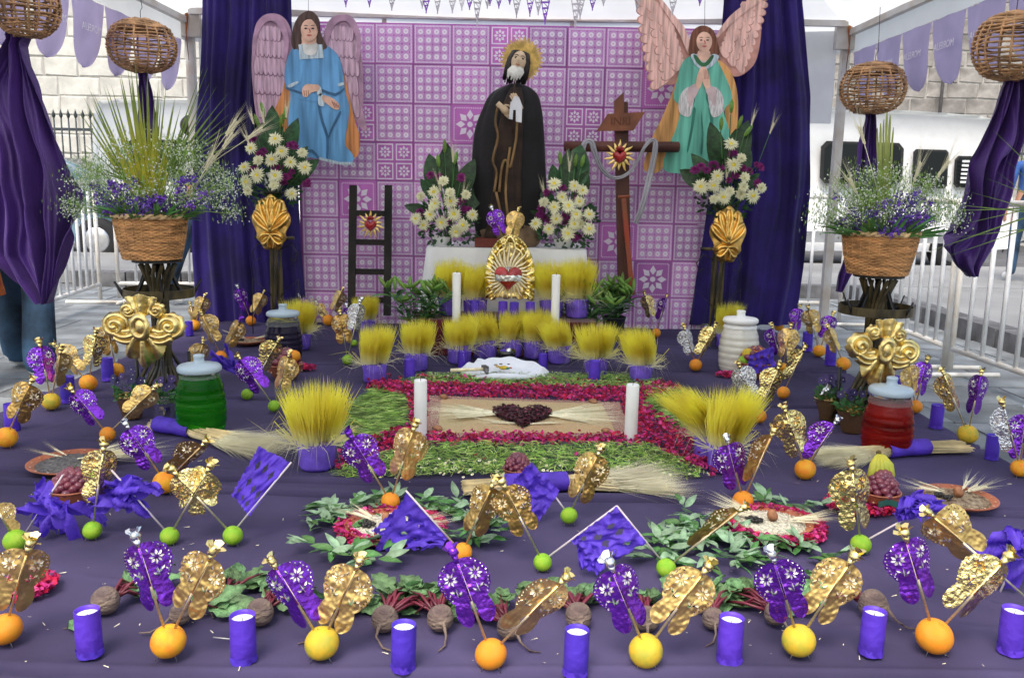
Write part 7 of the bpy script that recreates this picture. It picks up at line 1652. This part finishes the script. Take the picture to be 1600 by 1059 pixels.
t, r = bowl(1372, 792, 62, 'clay bowl on red petals at the right'); grapes(t, r, 'red grapes heaped in the right clay bowl', 70, 2, 1.1, .0115); cB = t.location.copy(); rB = r
m_ban = mat('banana_peel', (.55, .48, .04), .5, var=.1, col2=(.38, .42, .05), vs=9); bn = thing('banana_bunch', 'small bunch of green yellow bananas behind the right grapes', 'bananas', cB+Vector((0, .03, rB*1.9)))
for k in range(5):
    a = (k-2)*.38; q = MB(); q.tube([(0, 0, .045), (sin(a)*.015, -.012, .040), (sin(a)*.036, -.026, .018), (sin(a)*.044, -.03, -.012), (sin(a)*.040, -.026, -.034), (sin(a)*.038, -.024, -.040)], [.004, .008, .0125, .0125, .007, .003], 8); q.build('banana', m_ban, bn, world=False)
q = MB(); q.sphere((0, .002, .048), .009, 8, 6); q.build('bunch_stalk', mat('banana_stalk', (.10, .07, .02), .8), bn, world=False)
q = MB(); q.grid(lambda u, v: cB+Vector(((u-.5)*.06, -rB*1.0-.004-.004*sin(u*9), rB*.55+(v-.5)*.02+.006*sin(u*pi))), 10, 4); tag(q.build('green_ribbon', mat('ribbon_teal', (.02, .10, .08), .4)), 'dark green ribbon tied round the right clay bowl', 'ribbon')
t, r = bowl(116, 790, 70, 'clay bowl at the left below the grey seed plate'); grapes(t, r, 'dull red grapes heaped in the left clay bowl', 60, 3, .85, .0125); cL = t.location.copy()
for i, (dx, dz) in enumerate(((-.004, .082), (.034, .076), (.062, .074))):
    o = inst('lime', CIT['l'], None, cL+Vector((dx, .01, dz+.012)), scale=.0225); tag(o, '%s green lime lying on the grapes in the left bowl' % ['leftmost', 'middle', 'rightmost'][i], 'lime', 'limes in the left bowl')
t, r = bowl(1180, 590, 58, 'clay bowl of fruit beside the milky white jar'); grapes(t, r, 'red fruit heaped beside the milky white jar', 30, 4, .8, .018)
for k, (dx, dz, c_) in enumerate(((-.07, .09, 'l'), (-.05, .13, 'g'), (.0, .14, 'o'))): o = inst('apple', CIT[c_], None, t.location+Vector((dx, -.01, dz)), scale=.030); tag(o, ['green pear low in the bowl by the white jar', 'yellow green apple in the bowl by the white jar', 'reddish apple on top in the bowl by the white jar'][k], 'fruit')
t, r = bowl(446, 592, 56, 'clay bowl of fruit in front of the dark jar'); grapes(t, r, 'red fruit heaped in front of the dark jar', 28, 5, .8, .018)
for k, (dx, dz, c_) in enumerate(((-.06, .10, 'l'), (.05, .12, 'o'))): o = inst('apple', CIT[c_], None, t.location+Vector((dx, -.01, dz)), scale=.030); tag(o, ['green pear in the bowl before the dark jar', 'reddish apple in the bowl before the dark jar'][k], 'fruit')

# ================================================================ WHEAT BROOMS
def broom(a, b, ties, label, seed, nst=170, wr=.035, splay=.10, tailw=.05, wrapcol=m_tissue, h=.03):
    """a: pixel of the cut stem end, b: pixel of the ear end; ties: fractions of the wrap"""
    rs = random.Random(seed); A = gp(*a); B = gp(*b); L = (B-A).length; u = (B-A).normalized(); v = Vector((-u.y, u.x, 0)); t = thing('wheat_broom', label, 'wheat sheaf', (A.x, A.y, 0)); t0, t1 = ties; q = MB(); e = MB(); w = Vector((0, 0, 1))
    for k in range(nst):
        an_ = rs.uniform(0, 6.28); ra = sqrt(rs.random()); cy_, cz_ = cos(an_)*ra, sin(an_)*ra
        def pos(s, ra=ra, cy_=cy_, cz_=cz_):
            wd = wr*.75 if t0 <= s <= t1 else (wr*.75+tailw*((t0-s)/t0) if s < t0 else wr*.75+splay*((s-t1)/(1-t1))**.9)
            zc = max(.012, h*(1-.45*abs(s-(t0+t1)/2)/.6)); return A*0+u*(s*L)+v*(cy_*wd)+w*(zc+cz_*min(zc*.85, .03))
        s0 = rs.uniform(0, .03); q.tube([pos(s0), pos(t0), pos(t1), pos(.5+t1*.5)], .0014, 3, caps=False)
        P0 = pos(.5+t1*.5+rs.uniform(-.1, .1)); D = (pos(1)-pos(.8)).normalized()
        for j in range(7):
            c = P0+D*.0045*j; s_ = Vector((rs.uniform(-1, 1), rs.uniform(-1, 1), rs.uniform(-1, 1))).normalized()*.004; e.add([c-s_*.8, c+D*.006, c+s_*.8, c-D*.004], [(0, 1, 2, 3)])
        for j in range(11):
            d = (D+Vector((rs.gauss(0, .16), rs.gauss(0, .16), rs.gauss(0, .10)+.03))).normalized(); l = L*(1-(.5+t1*.5))*rs.uniform(.5, 1.25); c = P0+D*.03*rs.random(); s_ = v*.0011; tp = c+d*l; tp.z = max(tp.z, .003); e.add([c-s_, c+s_, tp], [(0, 1, 2)])
    o = q.build('stalks', m_str, t, False, world=False); o['kind'] = 'stuff'; o = e.build('bearded_ears', m_strp, t, False, world=False); o['kind'] = 'stuff'
    q = MB()
    def wrp(s, p): an_ = 2*pi*p; r = wr*(1.02+.10*sin(s*9)+.06*noise.noise(Vector((s*6, an_*2, seed)))); return u*((t0-.03+(t1-t0+.06)*s)*L)+v*cos(an_)*r+w*(max(.003, h+sin(an_)*min(h, r*.9)))
    q.grid(wrp, 16, 28); q.build('paper_wrap', wrapcol, t, world=False); return t
broom((238, 672, ), (425, 705), (.08, .33), 'wheat broom lying in front of the green jar', 1, 190, .035, .085, .02)
broom((722, 772), (1035, 758), (.22, .48), 'pale wheat broom across the middle in front of rug', 2, 240, .036, .10, .02)
broom((1506, 704), (1292, 722), (.32, .56), 'wheat broom lying in front of the red jar', 3, 210, .034, .075, .035)

# ================================================================ BEETS
m_beet = mat('beet_skin', (.085, .055, .06), .85, bump=1.0, bs=60, var=.3, vs=12, col2=(.24, .18, .14), stretch=(1, 1, 2.2)); m_bst = mat('beet_stem', (.10, .012, .025), .4, var=.35, vs=15); m_blf = mat('beet_leaf', (.15, .28, .12), .5, var=.35, vs=3, bump=.6, bs=12, transl=.2, objvar=.3)
BL = [leaf_mesh(m_blf, 1, .55, .3, .2, 'beet_leaf', 8, .22, 20+i) for i in range(4)]
def beet(px, py, d, az, label, seed, leaves=9, tail=None, stem=1.0):
    rs = random.Random(seed); z = .03
    for _ in range(3): p = gp(px, py, z); z = d/2*mpp(p)*.95
    r = d/2*mpp(p); t = thing('beetroot', label, 'beet', (p.x, p.y, r*.95), 'beetroots in a row')
    u = Vector((cos(az), sin(az), 0)); dn = -u
    q = MB(); rot = Matrix((u.cross(Vector((0, 0, 1))), Vector((0, 0, 1)).cross(u.cross(Vector((0, 0, 1)))), u)).transposed() if False else align(u).to_3x3()
    prof = [(.001, -r*1.25), (r*.14, -r*1.1), (r*.40, -r*.95), (r*.80, -r*.6), (r*1.0, -.1*r), (r*.97, r*.3), (r*.72, r*.68), (r*.35, r*.86), (.001, r*.88)]
    q.lathe(spline(prof, 3, False), 24, fn=lambda v_, a: rot @ (v_*(1+.05*noise.noise(v_*30+Vector((seed, 0, 0)))))); q.build('bulb', m_beet, t, world=False)
    b = dn*r*1.15; tl_ = tail if tail else rs.choice((-1, 1))*.6; v = Vector((-dn.y, dn.x, 0)); q = MB(); q.tube([b*.9, b+dn*.018+Vector((0, 0, -r*.5)), b+dn*.04+v*.015*tl_+Vector((0, 0, -r*.85)), b+dn*.055+v*.045*tl_+Vector((0, 0, -r*.88))], [r*.16, r*.08, .0025, .0012], 6); q.build('tap_root', m_beet, t, world=False)
    for k in range(leaves):
        a = az+rs.uniform(-.75, .75); d_ = Vector((cos(a), sin(a), 0)); l = rs.uniform(.05, .11)*stem; p0 = u*r*.8+Vector((rs.uniform(-.01, .01), rs.uniform(-.01, .01), rs.uniform(-.005, .01))); p1 = p0+d_*l*.5+Vector((0, 0, .02*rs.random())); p2 = p0+d_*l+Vector((0, 0, -r*.9+rs.uniform(.006, .03))); q = MB(); q.tube([p0, p1, p2], [.0042, .0032, .002], 6); q.build('stem', m_bst, t, world=False)
        place(BL[rs.randrange(4)], 'leaf', t, p2-d_*.01, Vector((cos(a+rs.uniform(-.6, .6)), sin(a+rs.uniform(-.6, .6)), rs.uniform(-.1, .35))), rs.uniform(.06, .11), rs.uniform(-.8, .8), rs.uniform(.7, 1.0))
    return t
for i, a in enumerate([(165, 938, 44, 1.2, 'beet behind the leftmost front candle', 1), (282, 958, 34, .9, 'beet behind the orange between first two front candles', 2), (406, 956, 42, 1.4, 'beet behind the second front candle', 3), (510, 968, 30, 1.3, 'small beet behind the third orange of the front row', 4),
              (601, 966, 42, 1.35, 'beet with long curled root above the third front candle', 5), (688, 965, 42, 1.9, 'beet with pointed root right of the curled one', 6), (796, 978, 40, 2.1, 'beet behind the middle gold foil flag', 7), (904, 962, 42, 1.7, 'beet directly behind the fourth front candle', 8),
              (1010, 966, 40, 1.5, 'beet behind the fourth orange from right in front row', 9), (1114, 966, 34, 1.5, 'beet behind the fifth front candle', 10), (1212, 958, 36, 1.9, 'beet lying behind the fifth and sixth candles', 11), (1364, 944, 46, 2.3, 'largest beet behind the sixth front candle', 12), (352, 930, 22, 1.2, 'tiny beet among leaves between second and third flags', 13)]):
    beet(*a, leaves=19 if 3 < i < 11 else 12, tail=(1.6 if i == 4 else None), stem=1.15 if 3 < i < 12 else .8)
pl_ = gp(105, 985); t = thing('loose_leaf', 'single wilted green leaf left of the first front candle', 'leaf', (pl_.x, pl_.y, .006)); place(BL[0], 'leaf', t, (0, 0, 0), (.9, .8, .1), .07, .5)

# ================================================================ CLOTH BUNDLE, HAMMER, BLACK BOWL
m_emb = mat('embroidered_cloth', (.72, .75, .82), .8, bump=.2, bs=120, var=.04); c = gp(788, 592); s = mpp(c); t = thing('cloth_bundle', 'white embroidered cloth spread over a shallow tray behind the rug', 'cloth', (c.x, c.y, 0))
def cb(u, v):
    a = 2*pi*u; r = v; wx, wy = .225, .10; x = wx*r*cos(a)*(1+.10*(abs(sin(a))**8))*(1+.03*sin(a*9)*(r > .8)); y = wy*r*sin(a)+(.02 if r > .5 else 0); z = .018+.075*(r**2.2) if r < .86 else .018+.075*(.86**2.2)-(r-.86)*.34
    z += .010*sin(a*11+2*sin(a*3))*r**3
    if sin(a) > 0: z += .05*r*sin(a)
    else: z = .012+(z-.012)*(1-.62*abs(sin(a)))
    return Vector((x, y+.03, .75*max(.005, z+.012*noise.noise(Vector((x*16, y*20, 3)))+.008*noise.noise(Vector((x*40, y*45, 8))))))
q = MB(); q.grid(cb, 56, 26); q.build('cloth', m_emb, t, world=False)
for k, (x, y, sx, mm) in enumerate(((-.005, .05, .016, (.55, .38, .03)), (.012, .045, .010, (.05, .25, .15)), (-.035, .06, .008, (.45, .30, .1)), (.03, .05, .006, (.6, .1, .05)), (-.02, .085, .006, (.2, .15, .1)), (.02, .085, .005, (.1, .1, .15)), (-.045, .075, .007, (.3, .25, .15)))):
    q = MB(); q.sphere((x, y-.03, .038+max(0, y)*.33), sx*1.3, 10, 6, sc=(1.2, .9, .5)); q.build('embroidered_motif', mat('thread_%d' % k, mm, .7, var=.3, vs=60), t, world=False)
q = MB(); q.tube([(-.15, -.075, .022), (-.05, -.082, .03), (.06, -.082, .03), (.15, -.07, .02)], [.008, .018, .018, .008], 10); q.build('rolled_hem', m_emb, t, world=False)
h1, h2 = at(704, 580, c.y-.05), at(758, 583, c.y-.02); t = thing('hammer', 'old hammer with pale wooden handle resting on the white cloth', 'hammer', (h1.x, h1.y, .05)); L_ = (h2.x-h1.x)
q = MB(); q.tube([(0, 0, 0), (L_*.5, .005, .005), (L_, .01, .008)], [.010, .008, .009], 8); q.build('handle', m_wood, t, world=False)
q = MB(); q.box((L_, .012, .012), (.022, .05, .026), rotz(.4)); q.tube([(L_+.005, -.015, .01), (L_+.012, -.035, -.004)], [.012, .009], 8); q.build('hammer_head', mat('old_iron', (.16, .15, .15), .5, .7, var=.3), t, False, world=False)
p = at(791, 555, gp(791, 572).y); t = thing('black_bowl', 'shiny black clay bowl before the yellow grass pots', 'bowl', (p.x, p.y, 0)); q = MB(); q.lathe([(0, .0), (.035, .0), (.053, .03), (.052, .052), (.048, .056), (.044, .05), (.03, .02), (0, .018)], 30); q.build('vessel', mat('black_clay', (.012, .012, .014), .15, bump=.1, coat=.6), t, world=False); t.location.z = .035
q = MB(); q.sphere((-.01, 0, .045), .03, 10, 6, sc=(1, 1, .5), fn=lambda v: v*(1+.3*noise.noise(v*70))); q.build('purple_filling', m_tissue, t, world=False)
q = MB(); q.sphere((.014, -.01, .050), .018, 10, 6, fn=lambda v: v*(1+.4*noise.noise(v*90))); q.build('foil_crumb', m_silfoil, t, world=False)
q = MB(); q.lathe([(.04, 0), (.045, .034), (0, .034)], 20, capb=True); o = q.build('bowl_stand', m_dark, None, world=False); o.location = (p.x, p.y, 0); tag(o, 'low dark ring under the shiny black bowl', 'stand')

# ================================================================ PANSY POTS BY THE STANDS
m_pan = mat('pansy_dark', (.035, .02, .11), .6, var=.4, vs=60, objvar=.3); m_panl = mat('pansy_leaf', (.045, .16, .04), .5, var=.35, vs=25, transl=.2, objvar=.2)
q = MB()
for k in range(5): a = 2*pi*k/5+.3; s_ = Vector((-sin(a), cos(a), 0)); d = Vector((cos(a), sin(a), .15)); q.add([Vector((0, 0, 0)), d*.5+s_*.45, d*1.0+s_*.3, d*1.05-s_*.3, d*.5-s_*.45], [(0, 1, 2, 3, 4)])
q.sphere((0, 0, .1), .16, 6, 4, 1); PAN = q.mesh('pansy', [m_pan, m_pale], False)
LP = leaf_mesh(m_panl, 1, .55, .2, .2, 'leaf', 4, .08, 3)
def pansy(px, py, w, wrap, label, seed, n=9):
    rs = random.Random(seed); p = gp(px, py); s = mpp(p); r = w/2*s; t = thing('pansy_pot', label, 'potted flowers', (p.x, p.y, 0), 'pansy pots in foil')
    q = MB(); q.lathe([(0, .002), (r*.6, .002), (r*.72, .03), (r*.92, .08), (r*1.12, .095), (r*.85, .085), (0, .08)], 26, fn=lambda v, a: v+Vector((cos(a), sin(a), .5))*.009*noise.noise(Vector((cos(a)*6, sin(a)*6, v.z*40+seed)))*(1 if v.z > .01 and v.x*v.x+v.y*v.y > .0005 else 0)); q.build('foil_wrap', wrap, t, False, world=False)
    for k in range(85):
        a = rs.uniform(0, 6.28); ra = r*1.0*sqrt(rs.random()); b = Vector((ra*cos(a)*.9, ra*sin(a)*.9, .08+rs.random()*.05)); place(LP, 'leaf', t, b, Vector((cos(a), sin(a), rs.uniform(.1, 1.2))), rs.uniform(.020, .034), rs.uniform(-1, 1))
    for k in range(n):
        a = rs.uniform(0, 6.28); ra = r*1.1*sqrt(rs.random()); b = Vector((ra*cos(a), ra*sin(a), .14+rs.random()*.04)); q = MB(); q.tube([b-Vector((0, 0, .06)), b], .001, 4); q.build('flower_stem', m_leaf, t, world=False); inst('pansy', PAN, t, mtx=Matrix.Translation(b) @ align((cos(a)*.5, -.8, .4)) @ Matrix.Diagonal((.016, .016, .016, 1)))
    return t
pansy(207, 652, 46, m_goldfoil, 'pansy pot in gold foil left of the left stand', 1); pansy(262, 660, 50, m_silfoil, 'pansy pot in silver foil between left stand and green jar', 2); pansy(236, 632, 50, m_silfoil, 'pansy pot behind the left stand legs', 3)
pansy(1292, 655, 40, m_goldfoil, 'pansy pot in gold foil at the far left of right stand', 4); pansy(1330, 674, 50, m_goldfoil, 'pansy pot in copper foil touching the red jar', 5); pansy(1362, 640, 52, m_silfoil, 'pansy pot behind the right stand legs', 6)
for px, py in ((1290, 610), (1315, 622)): p = at(px, py, gp(1300, 655).y); o = inst('foil_crumple', KM['s'][0], None, p, (1, 0, 2), 1.6); tag(o, 'crumpled silver foil twist in the %s pansies at right' % ('outer' if px < 1300 else 'inner'), 'foil')
# debris
dm = MB()
for _ in range(150):
    p = gp(rr.uniform(20, 1580), rr.uniform(700, 1050)); a = rr.uniform(0, 6.28); l = rr.choice((.002, .002, .003, .004, .008)); d = Vector((cos(a), sin(a), 0))*l; w = Vector((-sin(a), cos(a), 0))*.0007; c = Vector((p.x, p.y, .004)); dm.add([c-d-w, c-d+w, c+d+w+Vector((0, 0, .001)), c+d-w], [(0, 1, 2, 3)])
tag(dm.build('crumbs', m_strp, None, False), 'tiny straw and petal crumbs scattered over the cloth', 'crumbs', kind='stuff')
for k, (px, py, px2, py2, lab) in enumerate(((333, 995, 361, 998, 'single white toothpick lying behind second front candle'), (922, 925, 985, 932, 'thin dry straw lying behind the fourth front candle'))):
    a, b = gp(px, py, .006), gp(px2, py2, .006); q = MB(); q.tube([a, b], .0013, 5); tag(q.build('straw', m_pale), lab, 'straw')
